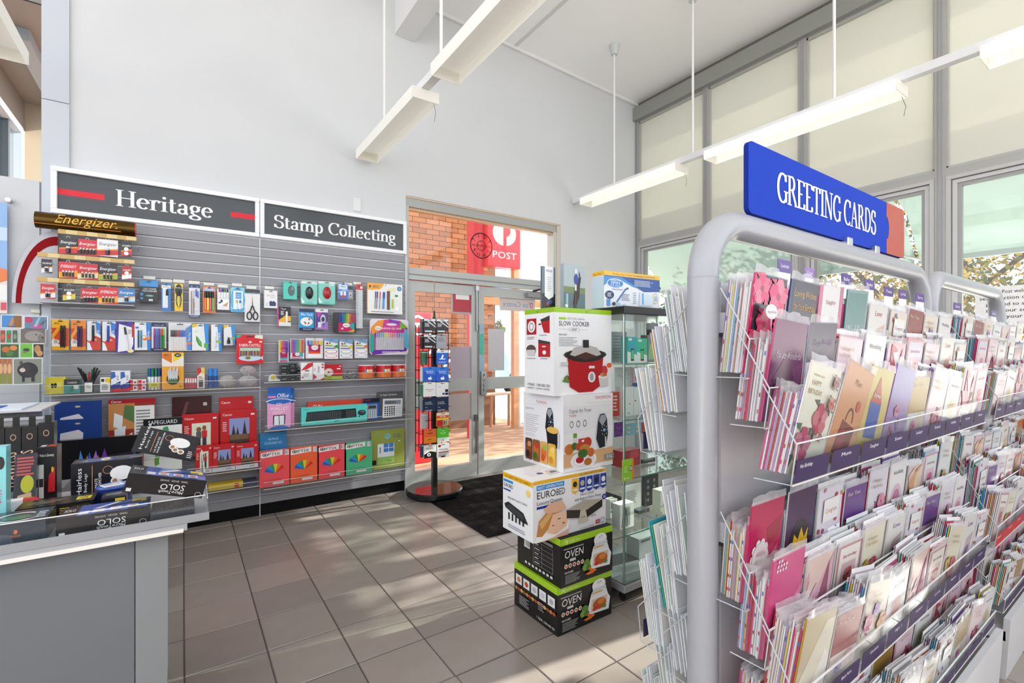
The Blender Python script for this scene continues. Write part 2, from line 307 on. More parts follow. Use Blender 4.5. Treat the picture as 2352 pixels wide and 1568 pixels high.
# ------------------------------------------------------------------ back wall with the doorway, pilaster, low partition
DX0, DX1, DZ = 1.775, 3.73, 2.85
WC = '#d3d5d8'
def cz(x): return 4.68+(5.1-x)*.028
g = G()
for x0, x1, z0 in ((-.70, DX0, 0), (DX0, DX1, DZ), (DX1, 5.3, 0)):
    a, b = cz(x0)+.1, cz(x1)+.1
    vs = [(x0, YW, z0), (x1, YW, z0), (x1, YW+.2, z0), (x0, YW+.2, z0), (x0, YW, a), (x1, YW, b), (x1, YW+.2, b), (x0, YW+.2, a)]
    g.add(vs, [[0, 1, 5, 4], [3, 7, 6, 2], [0, 3, 2, 1], [4, 5, 6, 7], [0, 4, 7, 3], [1, 2, 6, 5]], WC)
struct('wall_back', g, 'paint', label='tall pale grey painted wall above the slatwall and doorway')
g = G().box(-.777, YW-.02, 0, -.64, YW+.22, 3.02, '#c6cad2').box(-.777, YW-.02, 3.025, -.64, YW+.22, 4.95, '#c3c8d2').box(-.77, YW, 3.0, -.65, YW+.2, 3.04, '#8c9098')
struct('trim_1', g, 'paint', label='narrow blue-grey wall end strip beside the high opening')
g = G().box(-3.2, YW, 0, -.79, YW+.06, 2.475, '#cbcccf').box(-.79, YW+.005, 0, -.777, YW+.05, 2.47, '#8e9094')
struct('wall_partition', g, 'paint', label='low grey partition left of the pale wall')
# the room beyond the high opening
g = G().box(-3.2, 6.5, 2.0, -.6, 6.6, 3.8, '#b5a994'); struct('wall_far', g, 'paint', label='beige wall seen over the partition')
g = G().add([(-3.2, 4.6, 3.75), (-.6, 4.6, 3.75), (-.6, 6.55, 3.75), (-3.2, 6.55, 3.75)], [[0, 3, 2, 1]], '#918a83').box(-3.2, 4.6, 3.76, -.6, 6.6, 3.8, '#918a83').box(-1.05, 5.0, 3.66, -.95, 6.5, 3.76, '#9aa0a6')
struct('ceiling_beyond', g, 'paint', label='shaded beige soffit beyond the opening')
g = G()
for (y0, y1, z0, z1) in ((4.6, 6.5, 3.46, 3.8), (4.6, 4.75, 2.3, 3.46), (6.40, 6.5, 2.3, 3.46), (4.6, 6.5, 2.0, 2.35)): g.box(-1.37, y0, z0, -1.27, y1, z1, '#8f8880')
struct('wall_left', g, 'paint', label='brown-grey side wall around the high window')
w0 = sroot('window_9', 'high aluminium window with blue sky over the partition')
g = G().box(-1.35, 4.75, 3.40, -1.26, 6.40, 3.46, '#c9d4df').box(-1.35, 6.34, 2.35, -1.26, 6.40, 3.40, '#c3d0de').box(-1.35, 6.02, 2.35, -1.28, 6.07, 3.40, '#3c4650').box(-1.35, 4.75, 2.35, -1.26, 6.4, 2.40, '#c9d4df')
obj('window_frame', g, 'lacquer', w0); obj('glass_pane', G().box(-1.32, 4.75, 2.4, -1.315, 6.34, 3.4, '#fff'), 'pane', w0)
# unseen shop walls behind the camera, set low to block only low-angle light
struct('wall_rear_unseen', G().box(-3.3, -3.1, 0, 5.3, -3.0, 1.9, '#e6e6e6'), 'paint', label='unseen low pale wall behind the viewer, shaped for the light')
struct('wall_side_unseen', G().box(-3.3, -3.0, 0, -3.2, 4.4, 1.9, '#e6e6e6'), 'paint', label='unseen low pale side wall left of the counter, shaped for the light')
# ------------------------------------------------------------------ ceiling, beams
g = G(); g.add([(-3.2, -3, cz(-3.2)), (5.3, -3, cz(5.3)), (5.3, 4.6, cz(5.3)), (-3.2, 4.6, cz(-3.2))], [[0, 3, 2, 1]], '#fbfbfb'); g.add([(-3.2, -3, 5.1), (5.3, -3, 4.9), (5.3, 4.6, 4.9), (-3.2, 4.6, 5.1)], [[0, 1, 2, 3]], '#ccc')
ceil = struct('ceiling', g, 'paint', label='white sloping plasterboard ceiling')
for x in (3.05, .6, -1.6):
    g = G(); g.box(x-.02, -3, cz(x)-.006, x+.02, 4.39, cz(x)+.02, '#dcdcdc'); obj('joint_strip', g, 'paint', ceil)
g = G(); q = [(-.70, cz(-.70)), (5.1, cz(5.1)), (5.1, cz(5.1)-.035), (-.70, cz(-.70)-.035)]
g.prism(q[::-1], YW-.03, YW-.001, '#e6e6e6'); struct('trim_2', g, 'paint', label='white strip where the pale wall meets the ceiling')
g = G().box(1.66, 1.2, 4.36, 1.86, YW-.002, 4.9, '#e2e2e2'); struct('trim_3', g, 'paint', label='white ceiling beam running to the pale wall')
g = G().box(XW-.10, -1.5, 4.43, XW+.18, YW-.001, 4.60, '#8f918c').box(XW-.02, -1.5, 4.60, XW+.18, YW-.001, 4.72, '#6f6b66')
struct('trim_4', g, 'paint', label='grey stepped beam above the tall windows')
# ------------------------------------------------------------------ window wall
MY = [4.385, 3.343, 2.278, 1.229, .17, -.89]; FR = '#a9a8a5'
nwin = 0
for b in range(5):
    y1, y0 = MY[b], MY[b+1]; hm = .036
    # upper light: film-covered pane
    nwin += 1; wr = sroot('window_%d' % nwin, 'tall upper window with cream film on the glass')
    g = G(); ya, yb = y0+hm, y1-hm
    for c_ in ((ya, 2.82, ya+.012, 4.42), (yb-.012, 2.82, yb, 4.42), (ya, 4.40, yb, 4.43), (ya, 2.81, yb, 2.83)): g.box(XW-.03, c_[0], c_[1], XW+.03, c_[2], c_[3], '#b3b2ae')
    obj('window_frame', g, 'lacquer', wr); obj('glass_pane', G().box(XW+.004, ya+.006, 2.825, XW+.009, yb-.006, 4.405, '#fff'), 'film', wr)
    # lower light
    nwin += 1; wr = sroot('window_%d' % nwin, 'lower clear window with aluminium frame')
    g = G()
    for k, (i0, xo) in enumerate(((0, .05), (.035, .03), (.06, .015))):
        i1 = i0+.03; cc = ['#b9b8b6', '#c6c5c4', '#9c9b99'][k]
        e0 = .0012; xo -= .0; g.box(XW-xo, ya+i0+e0, .55+i1, XW+.03-k*.002, ya+i1, 2.745-i1, cc).box(XW-xo, yb-i1, .55+i1, XW+.03-k*.002, yb-i0-e0, 2.745-i1, cc).box(XW-xo, ya+i0+e0, 2.745-i1+.0005, XW+.03-k*.002, yb-i0-e0, 2.7445-i0, cc).box(XW-xo, ya+i0+e0, .552+i0, XW+.03-k*.002, yb-i0-e0, .5495+i1, cc)
    obj('window_frame', g, 'lacquer', wr); obj('glass_pane', G().box(XW+.004, ya+.08, .63, XW+.009, yb-.08, 2.67, '#fff'), 'pane', wr)
g = G()
for y in MY: g.box(XW-.045, y-.036, 0, XW+.06, y+.036, 4.44, FR).box(XW-.055, y-.012, 0, XW-.044, y+.012, 4.44, '#98979a')
g.box(XW-.042, -.9, 2.747, XW+.058, 4.385, 2.808, FR).box(XW-.04, -.9, 4.42, XW+.06, 4.385, 4.45, '#9b9b97')
struct('trim_5', g, 'lacquer', label='grey aluminium mullions and transom of the window wall')
g = G().box(XW-.03, -1.5, 0, XW+.15, 4.39, .55, '#c4c3c6'); struct('wall_right', g, 'paint', label='low grey wall under the windows')
g = G().box(XW-.03, 4.385, 0, XW+.2, YW, 4.7, '#b4b4b2'); struct('wall_corner', g, 'paint', label='narrow return between pale wall and windows')
# outside the window wall: added shading box and eave, awning, trees
g = G().box(XW+.062, -1.5, 2.81, XW+.24, 4.39, 3.13, '#c4c7ca')
tag(obj('shade_box', g, 'matte'), 'grey box gutter added unseen outside to shade the foot of the filmed upper windows', 'blocker')  # added close behind the film to darken the lower band of the panes
g = G().box(XW+.02, -1.5, 4.40, XW+.9, 4.9, 4.52, '#b9b9b4'); tag(obj('shade_eave', g, 'matte'), 'flat grey eave added unseen outside to shade the top of the tall windows', 'eave')  # unseen overhang, added to shade the top strip of the panes
for y0, y1 in ((-.85, 1.60), (1.63, 4.66)):
    aw = thing('window_awning', 'pale green canvas awning outside the windows, '+('ending at the corner by the tree' if y1 > 2 else 'nearer the notice on the glass'), 'awning', (0, 0, 0))
    p0, p1, p2 = (XW+.08, 2.78), (XW+.5, 2.62), (XW+.82, 2.27)
    g = G()
    for (xa, za), (xb, zb) in ((p0, p1), (p1, p2)): g.add([(xa, y0, za), (xb, y0, zb), (xb, y1, zb), (xa, y1, za)], [[0, 1, 2, 3]], '#dfeae0')
    g.add([(p2[0], y0, p2[1]), (p2[0]+.02, y0, 2.21), (p2[0]+.02, y1, 2.21), (p2[0], y1, p2[1])], [[0, 1, 2, 3]], '#d2ddd4'); obj('canopy', g, 'awning_cloth', aw)
    obj('front_bar', G().box(p2[0]-.01, y0, 2.19, p2[0]+.035, y1, 2.235, '#b5bcb8'), 'paint', aw)
    for y in (y0+.03, y1-.03): obj('arm', G().cyl((XW+.1, y, 2.2), (p2[0], y, 2.22), .012, '#b5bcb8', 8), 'paint', aw)
def leaf_mesh(n, rx, ry, rz, cols, size, seed):
    rd = random.Random(seed); g = G(); cl = []
    while len(cl) < n//26:
        p = Vector((rd.uniform(-1, 1), rd.uniform(-1, 1), rd.uniform(-1, 1)))
        if .2 < p.length < 1: cl.append(Vector((p.x*rx, p.y*ry, p.z*rz)))
    for i in range(n):
        p = rd.choice(cl)+Vector((rd.gauss(0, .13), rd.gauss(0, .13), rd.gauss(0, .10))); s_ = size*rd.uniform(.6, 1.3)
        M_ = Matrix.Rotation(rd.uniform(0, 6.3), 3, 'Z') @ Matrix.Rotation(rd.uniform(-1.2, 1.2), 3, 'X') @ Matrix.Rotation(rd.uniform(0, 6.3), 3, 'Y')
        g.poly([p+M_ @ Vector(q) for q in ((0, -s_, 0), (s_*.45, 0, s_*.1), (0, s_, 0), (-s_*.45, 0, s_*.1))], rd.choice(cols))
    return g
def tree(loc, r, zc, cols, label, n=2600, size=.09, seed=1, rz=None):
    t = thing('garden_tree', label, 'tree', loc, 0, None); o = obj('crown', leaf_mesh(n, r, r, rz or r*.8, cols, size, seed), 'leaf', t, (0, 0, zc))
    g = G().tube([(0, 0, 0), (.05, .03, zc*.5), (-.04, .06, zc)], .09, '#5b4a3a', 8)
    for k in range(5): a = k*1.3; g.tube([(0, .03, zc*.55), (r*.4*math.cos(a), r*.4*math.sin(a), zc*.9), (r*.7*math.cos(a), r*.7*math.sin(a), zc*1.1)], .035, '#5b4a3a', 6)
    obj('trunk', g, 'brick', t)
YEL = ['#a8862a', '#b89436', '#6f6c2c', '#55582a', '#8a6424', '#46502a', '#c8a850', '#4a5a32']; GRN = ['#3e5a3a', '#4d6b44', '#2f4632', '#5f7a52', '#466a58']
tree((9.6, 2.6, 0), 1.75, 2.5, YEL, 'autumn tree with yellow leaves beyond the awning', 11000, .05, 3, 1.75)
tree((9.4, -1.2, 0), 1.75, 2.5, YEL[::-1]+GRN[:2], 'half green half yellow tree outside behind the notice', 11000, .05, 4, 1.7)
tree((9.8, 6.1, 0), 1.6, 2.3, GRN, 'dark green leafy tree outside the window nearest the corner', 8000, .05, 5, 1.7)
g = G().box(5.25, -25, -.1, 40, 40, -.03, '#d9d3ca').box(-10, 4.75, -.1, 5.25, 40, -.03, '#b58f74').box(-40, -25, -.12, -3.3, 40, -.04, '#d4cfc6').box(-3.3, -25, -.12, 5.25, -3.2, -.04, '#d4cfc6')
struct('ground', g, 'ground', label='paving outside the shop')
# ------------------------------------------------------------------ doorway
AL = '#b6b8b5'
YD = 4.46
g = G().box(DX0, YD-.05, DZ-.10, DX1-.06, YD+.06, DZ-.015, '#a8a9a8').box(DX0, YD-.05, 0, DX0+.035, YD+.06, DZ-.1, AL).box(DX1-.10, YD-.05, 0, DX1-.055, YD+.06, DZ-.1, '#c9c5be').box(DX0+.035, YD-.055, 2.04, DX1-.1, YD+.06, 2.155, AL).box(DX0+.035, YD-.06, 2.085, DX1-.1, YD-.05, 2.095, '#7d807f')
g.box(DX1-.055, YW+.002, 0, DX1-.002, YW+.19, DZ-.015, '#cfc6ba').box(DX0, YW+.002, DZ-.018, DX1, YW+.19, DZ-.002, '#cdb59a').box(DX0, YW+.01, -.003, DX1, YW+.2, .012, '#8f8f8c')
dfr = struct('trim_6', g, 'lacquer', label='aluminium door frame with transom bar')
wr = sroot('window_11', 'transom glass above the doors'); obj('glass_pane', G().box(DX0+.035, YD, 2.155, DX1-.1, YD+.006, DZ-.1, '#fff'), 'pane', wr)
obj('bead', G().box(DX0+.035, YD-.02, DZ-.125, DX1-.1, YD+.03, DZ-.1, '#d9b48e'), 'lacquer', wr)
def round_text(f, text, cx, cy, R, ht, col, a0, a1, mir, wh, flip=False):
    n = len(text)
    for i, ch in enumerate(text):
        a = math.radians(a0+(a1-a0)*(i/(n-1) if n > 1 else .5)); px, py = R*math.cos(a), R*math.sin(a)
        f.t(ch, cx+(-px if mir else px)/f.w, cy+py/f.h, ht, col, None, 'c', rot=(-(a-math.pi/2) if mir else a-math.pi/2)+(math.pi if flip else 0), mir=mir)
# decal on the transom glass, reads from the street
p = atY(1106, 562, YD-.002); f = Face((p.x-.14, YD-.001, p.z-.15), (1, 0, 0), (0, 0, 1), .28, .28)
f.ring(.5, .5, .5, .5, .07, '#2b211d').ring(.5, .5, .2, .2, .1, '#2b211d')
round_text(f, 'POST', .5, .5, .092, .13, '#2b211d', 150, 30, True, 1); f.t('AUSTRALIA', .5, .46, .075, '#2b211d', .86, 'c', mir=True)
round_text(f, 'SHOP', .5, .5, .125, .13, '#2b211d', 210, 330, True, 1, True)
obj('decal', f.g, 'matte', wr)['label'] = 'round black shop stamp lettering read from the street'
def leaf(name, x0, x1, label, pull):
    d = sroot(name, label); g = G()
    for c_ in ((x0, .0, x0+.07, 2.03), (x1-.07, .0, x1, 2.03), (x0+.07, 1.93, x1-.07, 2.03), (x0+.07, .92, x1-.07, 1.05), (x0+.07, .012, x1-.07, .15)): g.box(c_[0], YD-.03, c_[1], c_[2], YD+.02, c_[3], AL)
    obj('door_frame', g, 'lacquer', d)
    for z0, z1 in ((.15, .92), (1.05, 1.93)): obj('glass_pane', G().box(x0+.07, YD-.004, z0, x1-.07, YD+.002, z1, '#fff'), 'pane', d)
    return d
xc_ = 2.60
dl = leaf('door_1', DX0+.037, xc_-.008, 'aluminium glazed door leaf behind the card spinner', False); dr = leaf('door_2', xc_+.008, DX1-.102, 'aluminium glazed door leaf with PULL plate', True)
g = G().cyl((xc_-.02, YD-.045, 1.55), (xc_-.02, YD-.045, 2.08), .012, '#9a9c9b', 8).cyl((xc_-.03, YD-.045, .25), (xc_-.03, YD-.045, .62), .011, '#8f9191', 8).box(xc_-.04, YD-.06, 1.98, xc_, YD-.03, 2.03, '#c3c5c4').box(xc_-.05, YD-.06, .6, xc_-.01, YD-.03, .66, '#8a8c8c'); obj('flush_bolt', g, 'metal', dl)
g = G().box(xc_+.02, YD-.07, .87, xc_+.085, YD-.03, 1.12, '#a9abaa'); pl = obj('pull_plate', g, 'metal', dr)
f = Face((xc_+.02, YD-.071, .87), (1, 0, 0), (0, 0, 1), .065, .25)
for i, ch in enumerate('PULL'): f.t(ch, .5, .76-.2*i, .13, '#15171a', None, 'c')
f2 = Face((xc_+.02, YD-.071, .87), (1, 0, 0), (0, 0, 1), .065, .25); obj('lettering', f.g, 'matte', pl)
g = G().box(xc_+.01, YD-.045, 1.06, xc_+.06, YD-.031, 1.62, '#8fb3c4').box(xc_+.01, YD-.047, 1.30, xc_+.06, YD-.044, 1.52, '#3fb59a'); obj('sticker_strip', g, 'gloss', dr)
g = G().box(xc_+.62, YD-.10, 1.95, xc_+.98, YD-.035, 2.0, '#8d8f90').tube([(xc_+.7, YD-.08, 2.02), (xc_+.8, YD-.13, 2.05), (xc_+.95, YD-.1, 2.03)], .012, '#1d1d1f', 6); obj('door_closer', g, 'plastic', dr)
a, b = atY(1147, 648, YD), atY(1228, 682, YD); f = Face((a.x, YD-.007, 1.79), (1, 0, 0), (0, 0, 1), b.x-a.x, .15); f.r(0, 0, 1, 1, '#cfc4c2').t('Fax Centre', .48, .32, .38, '#7e94bd', .8, 'c', mir=True).ring(.9, .5, .045, .22, .5, '#d9737a'); obj('window_sticker', f.g, 'paper', dr)
a, b = atY(1120, 755, YD), atY(1157, 850, YD); obj('paper_notice', G().box(a.x, YD-.012, b.z, b.x, YD-.006, a.z, '#c9c5c9'), 'paper', dr)
a, b = atY(1035, 646, YD), atY(1085, 722, YD); g = G().box(a.x, YD-.016, b.z, b.x, YD-.006, a.z, '#a7a4a6').box(a.x+.02, YD-.018, b.z+.02, b.x-.02, YD-.014, a.z-.02, '#b3202f').box(a.x+.05, YD-.02, b.z+.15, b.x-.05, YD-.017, a.z-.05, '#e9e2de')
o = obj('poster_frame', g, 'gloss', dl); o['label'] = 'small red framed notice with a white square'
for (x0, y0, x1, y1, c_) in ((1034, 796, 1084, 868, '#b7aab6'), (1030, 905, 1084, 962, '#c3b3ae')):
    a, b = atY(x0, y0, YD), atY(x1, y1, YD); obj('paper_notice', G().box(a.x, YD-.012, b.z, b.x, YD-.006, a.z, c_), 'paper', dl)
# ------------------------------------------------------------------ outside the doors
YB = 7.4; bm = []
for k in range(4): q = G(); q.box(0, 0, 0, .232, .1, .078, mix('#b0744c', '#96603e', k/3)); bm.append(build('brick', q))
g = G().box(2.6, YB+.012, -.03, 4.72, YB+.25, 4.5, '#8e6a52'); bw = tag(obj('brick_wall', g, 'brick'), 'orange brick wall outside the glass doors', 'wall')
nb = 0
for r in range(9, 52):
    for c_ in range(-1, 9):
        x = 2.62+c_*.242+(.121 if r % 2 else 0); z = -.02+r*.087
        if x < 2.6 or x > 4.46 or nb >= 300: continue
        if z > 4.3: continue
        nb += 1; obj('brick', random.choice(bm), 'brick', bw, (x, YB, z))
ps = thing('post_sign', 'red illuminated box sign lettered POST on the brick corner', 'sign', (0, 0, 0)); a, b = atY(1120, 503, 6.4), atY(1196, 618, 6.4)
obj('sign_box', G().bbox(a.x, 6.4, b.z, b.x, 6.62, a.z+.1, '#e2303c', .01), 'gloss', ps); W_, H_ = b.x-a.x, a.z+.1-b.z
f = Face((a.x, 6.399, b.z), (1, 0, 0), (0, 0, 1), W_, H_); f.r(.02, .02, .98, .98, '#ea3540'); n = 24
f.p([(.46, .42)]+[(.46+.31*math.cos(math.radians(t)), .66+.24*math.sin(math.radians(t))) for t in range(266, 93, -8)]+[(.46, .9)], '#fff3f0')
f.p([(.56, .42)]+[(.52+.33*math.cos(math.radians(t)), .66+.24*math.sin(math.radians(t))) for t in range(-82, 84, 8)]+[(.56, .9), (.56, .84)]+[(.56+.12*math.cos(math.radians(t)), .72+.12*math.sin(math.radians(t))) for t in range(80, -90, -14)]+[(.56, .58)], '#fff3f0')
f.t('POST', .5, .17, .125, '#fff6f4', .74, 'c'); obj('sign_print', f.g, 'gloss', ps); obj('bracket', G().box(a.x-.28, 6.5, -.03, a.x-.01, 6.56, a.z+.4, '#d8303c'), 'gloss', ps)
sb = thing('office_board', 'red leaning board with white OFFICE lettering outside the door', 'sign board', (0, 0, 0)); a, b = atY(934, 715, 5.4), atY(992, 905, 5.4)
obj('board', G().bbox(a.x-.2, 5.4, -.03, b.x, 5.44, a.z, '#e03a40', .01), 'gloss', sb); f = Face((a.x-.2, 5.399, -.03), (1, 0, 0), (0, 0, 1), b.x-a.x+.2, a.z+.03); f.r(.0, .90, .9, .93, '#f7d9d6').t('OFFICE', .30, .93, .13, '#fff', None, 'l', rot=-.85).r(.42, .36, .86, .56, '#7f8a86'); obj('sign_print', f.g, 'gloss', sb)
hr = thing('hand_rail', 'cream tubular hand rail on the porch outside', 'rail', (0, 0, 0)); a = atY(1128, 905, 7.2); b = atY(1172, 905, 7.2)
obj('rail', G().tube([(a.x-.1, 7.2, a.z), (b.x, 7.2, a.z)], .03, '#efe3cf', 8), 'paint', hr)
for x in (a.x, b.x-.03): obj('post', G().cyl((x, 7.2, -.03), (x, 7.2, a.z), .028, '#b98b6c', 8), 'paint', hr)
vp = thing('porch_post', 'square timber post carrying the porch roof', 'post', (0, 0, 0)); a = atY(1186, 700, 6.9); obj('post', G().box(a.x-.05, 6.9, -.03, a.x+.03, 7.0, 3.0, '#d9a075'), 'matte', vp); obj('downpipe', G().cyl((a.x+.09, 6.95, -.03), (a.x+.09, 6.95, 3), .04, '#dfe2e4', 10), 'plastic', vp); obj('beam', G().box(a.x-1.0, 6.9, 2.12, a.x+1.6, 7.0, 2.26, '#c98d60'), 'matte', vp)
hs = thing('far_shop', 'white roofed single storey shop across the car park', 'building', (10, 22, 0)); obj('wall', G().box(-3, 0, -.03, 4.5, 4, 2.6, '#4b4f52'), 'matte', hs); obj('roof', G().prism([(-3.4, 2.6), (4.9, 2.6), (4.9, 2.95), (-3.4, 3.9)][::1], -.6, 4.4, '#e9eef2'), 'matte', hs)
for k in range(3): obj('window', G().box(-2.5+k*2.2, -.02, .6, -1.2+k*2.2, .01, 2.1, '#8fb3c2'), 'gloss', hs)
tree((8.2, 15.5, 0), 1.7, 2.6, ['#7b8a5a', '#55653f', '#a09a6a', '#6b5a3a'], 'olive green street tree standing before the far shop', 1700, .13, 8)
cr = thing('parked_car', 'blue parked car seen through the right door leaf', 'car', (7.1, 12.6, 0), .5)
pf = [(-2.0, .35), (2.0, .35), (2.05, .75), (1.2, .9), (.6, 1.38), (-.9, 1.4), (-1.6, .95), (-2.05, .85)]
obj('body', G().prism(pf, -.8, .8, '#5d8fc4'), 'gloss', cr); obj('window', G().prism([(.55, .95), (.35, 1.3), (-.75, 1.32), (-1.2, .98)][::-1], -.81, .81, '#26323a'), 'gloss', cr)
for x in (-1.25, 1.3):
    for y in (-.82, .62): obj('wheel', G().cyl((x, y, .3), (x, y+.2, .3), .32, '#222', 16), 'rubber', cr)
# mat
mt = thing('entrance_mat', 'black ribbed rubber entrance mat inside the doors', 'mat', (0, 0, 0)); mx0, my0 = 1.80, 2.93; mx1, my1 = 3.3, 4.34
obj('mat_base', G().bbox(mx0, my0, .001, mx1, my1, .009, '#151311', .004), 'rubber', mt); g = G(); n = 30; dy = (my1-my0-.06)/n
for i in range(n):
    y = my0+.03+i*dy; m_ = 22; dx = (mx1-mx0-.06)/m_
    for j in range(m_):
        x = mx0+.03+j*dx; s_ = dy*.55*(1 if j % 2 else -1)
        g.add([(x, y+.3*dy-s_*.3, .009), (x+dx*.92, y+.3*dy+s_*.6, .009), (x+dx*.92, y+.75*dy+s_*.6, .0095), (x, y+.75*dy-s_*.3, .0095), (x, y+.5*dy-s_*.3, .014), (x+dx*.92, y+.5*dy+s_*.6, .014)], [[0, 1, 5, 4], [4, 5, 2, 3]], '#1d1a18')
rb = obj('herringbone_rib', g, 'rubber', mt); rb['kind'] = 'stuff'
# ------------------------------------------------------------------ lights on suspended tracks
def lens(g, w, h, L):
    g.add([(-w/2, 0, 0), (w/2, 0, 0), (w/2, L, 0), (-w/2, L, 0), (-w*.46, 0, h), (w*.46, 0, h), (w*.46, L, h), (-w*.46, L, h)], [[3, 2, 1, 0], [0, 1, 5, 4], [2, 3, 7, 6], [0, 4, 7, 3], [1, 2, 6, 5]], '#fff'); return g
def track(X, z, ys, rods, y0, y1, label, cups=True):
    tr = thing('light_track', label, 'light track', (X, 0, z)); obj('rail', G().box(-.03, y0, 0, .03, y1, .055, '#dfe0e2', front='#8d8f92'), 'lacquer', tr)
    for y in rods:
        obj('rod', G().cyl((0, y, .055), (0, y, cz(X)-z), .011, '#e6e6e6', 8), 'lacquer', tr); obj('ceiling_cup', G().lathe([(.0, -.1), (.035, -.1), (.06, 0)], '#c9d0d0', 16, (0, y, cz(X)-z)), 'lacquer', tr)
    for i, (ya, yb) in enumerate(ys):
        lt = thing('batten_light', ['ribbed fluorescent light at the back wall end of the ', 'second ribbed fluorescent light along the ', 'third ribbed fluorescent light along the '][i]+label[12:], 'light', (X, ya, z), 0, 'suspended fluorescent lights')
        obj('lens_cover', lens(G(), .20, -.075, yb-ya), 'diffuser_lit' if X > 3 else 'diffuser_soft', lt, (0, 0, -.004)); obj('end_cap', G().box(-.1, -.004, -.078, .1, .001, -.003, '#ebe8e0'), 'lacquer', lt); obj('end_cap', G().box(-.1, yb-ya-.001, -.078, .1, yb-ya+.004, -.003, '#ebe8e0'), 'lacquer', lt)
        obj('pull_wire', G().tube([(.07, .02, -.07), (.075, .0, -.14), (.07, .01, -.2)], .0015, '#3a3a3a', 5), 'plastic', lt)
track(3.93, 3.13, [(2.85, 4.17), (1.15, 2.55), (-.6, .75)], [3.72, 2.73, 1.55], -.8, 4.385, 'white light track along the tall windows')
track(1.36, 3.13, [(3.02, 4.28), (1.35, 2.72)], [3.83, 2.78], .9, 4.385, 'white light track over the slatwall')
track(-.86, 3.13, [(2.6, 3.98)], [3.2], 2.3, 4.1, 'white light track beside the wall end')
# ------------------------------------------------------------------ slatwall
SX = [(-.7285, .5095), (.5155, 1.755)]; PIT = 2.17/28
for b, (x0, x1) in enumerate(SX):
    sw = thing('slatwall_panel', 'grey slatwall bay under the '+['Heritage', 'Stamp Collecting'][b]+' sign', 'slatwall', (x0, YS, 0)); L_ = x1-x0
    obj('back_panel', G().box(0, .018, .09, L_, .029, 2.27, '#f2f2f4'), 'lacquer', sw); obj('kick_board', G().box(0, .015, .0, L_, .029, .092, '#0f0f0f'), 'matte', sw)
    q = G(); h_ = PIT-.0105; q.add([(0, .017, 0), (L_, .017, 0), (L_, .0, .002), (0, 0, .002), (L_, 0, h_-.002), (0, 0, h_-.002), (L_, .017, h_), (0, .017, h_)], [[0, 1, 2, 3], [3, 2, 4, 5], [5, 4, 6, 7], [1, 6, 4, 2], [0, 3, 5, 7]], '#98989d'); me = build('slat', q); me.materials.append(MATS['laminate'])
    for k in range(28): obj('slat', me, 'laminate', sw, (0, 0, .095+k*PIT))
    obj('edge_trim', G().box(L_-.0, -.003, .0, L_+.0055, .02, 2.265, '#e4e4e6') if b == 0 else G().box(L_-.0, -.006, 0, L_+.018, .028, 2.265, '#c7c8ca'), 'lacquer', sw)
for b, (x0, x1, txt) in enumerate(((-.7285, .5085, 'Heritage'), (.512, 1.765, 'Stamp Collecting'))):
    sg = thing('wall_sign', 'charcoal framed sign lettered '+txt, 'sign', (x0, YS-.02, 2.266)); W_, H_ = x1-x0, .315; t_ = .032
    g = G().bbox(0, 0, 0, W_, .045, t_, '#f3f3f5', .003).bbox(0, 0, H_-t_, W_, .045, H_, '#f3f3f5', .003).bbox(0, .0005, t_, t_, .0445, H_-t_, '#f0f0f2', .003).bbox(W_-t_, .0005, t_, W_, .0445, H_-t_, '#f0f0f2', .003); obj('frame', g, 'lacquer', sg)
    obj('panel', G().box(t_, .022, t_, W_-t_, .028, H_-t_, '#3f4448'), 'gloss', sg); f = Face((t_, .0215, t_), (1, 0, 0), (0, 0, 1), W_-2*t_, H_-2*t_)
    if b == 0: f.t(txt, .505, .30, .46, '#f4f4f4', .50, 'c', ser=True)
    else: f.t(txt, .50, .27, .42, '#f4f4f4', .88, 'c', ser=True)
    obj('lettering', f.g, 'paper', sg)
    if b == 0:
        f = Face((t_, .0215, t_), (1, 0, 0), (0, 0, 1), W_-2*t_, H_-2*t_); f.r(0, .40, .205, .56, '#e23340'); obj('stripe', f.g, 'paper', sg); f = Face((t_, .0215, t_), (1, 0, 0), (0, 0, 1), W_-2*t_, H_-2*t_); f.r(.855, .42, 1, .58, '#e23340'); obj('stripe', f.g, 'paper', sg)
p = atY(820, 470, YW); tag(obj('switch_plate', G().bbox(p.x-.035, YW-.01, p.z-.06, p.x+.035, YW, p.z+.06, '#dfe0e2', .003), 'plastic'), 'pale blank switch plate on the wall above the slatwall signs', 'switch plate')
# ------------------------------------------------------------------ packs on hooks
HOOKM = {}
def hook(x, z, L, tagc=None, n=1):
    key = (round(L, 2), n)
    if key not in HOOKM:
        L = key[0]; g = G().box(-.016, -.004, -.006, .016, .0, .012, '#c9cbcd')
        for k in range(n): o_ = (k-(n-1)/2)*.012; g.tube([(o_, -.003, .004), (o_, -L*.9, .001), (o_, -L, .006), (o_, -L-.004, .016)], .0022, '#b9bbbd', 6)
        HOOKM[key] = build('display_hook', g); HOOKM[key].materials.append(MATS['metal'])
    o = tag(obj('display_hook', HOOKM[key], 'metal', None, (x, YS, z)), 'thin chrome display hook pushed into the slatwall', 'hook', 'chrome hooks on the slatwall')
    if tagc: tag(obj('price_tag_holder', G().bbox(-.035, -.004, .03, .035, -.001, .055, '#eceadf', .003), 'plastic', None, (x, YS-.001, z)), 'cream price ticket holder clipped above a hook', 'ticket holder', 'price ticket holders on the slatwall')
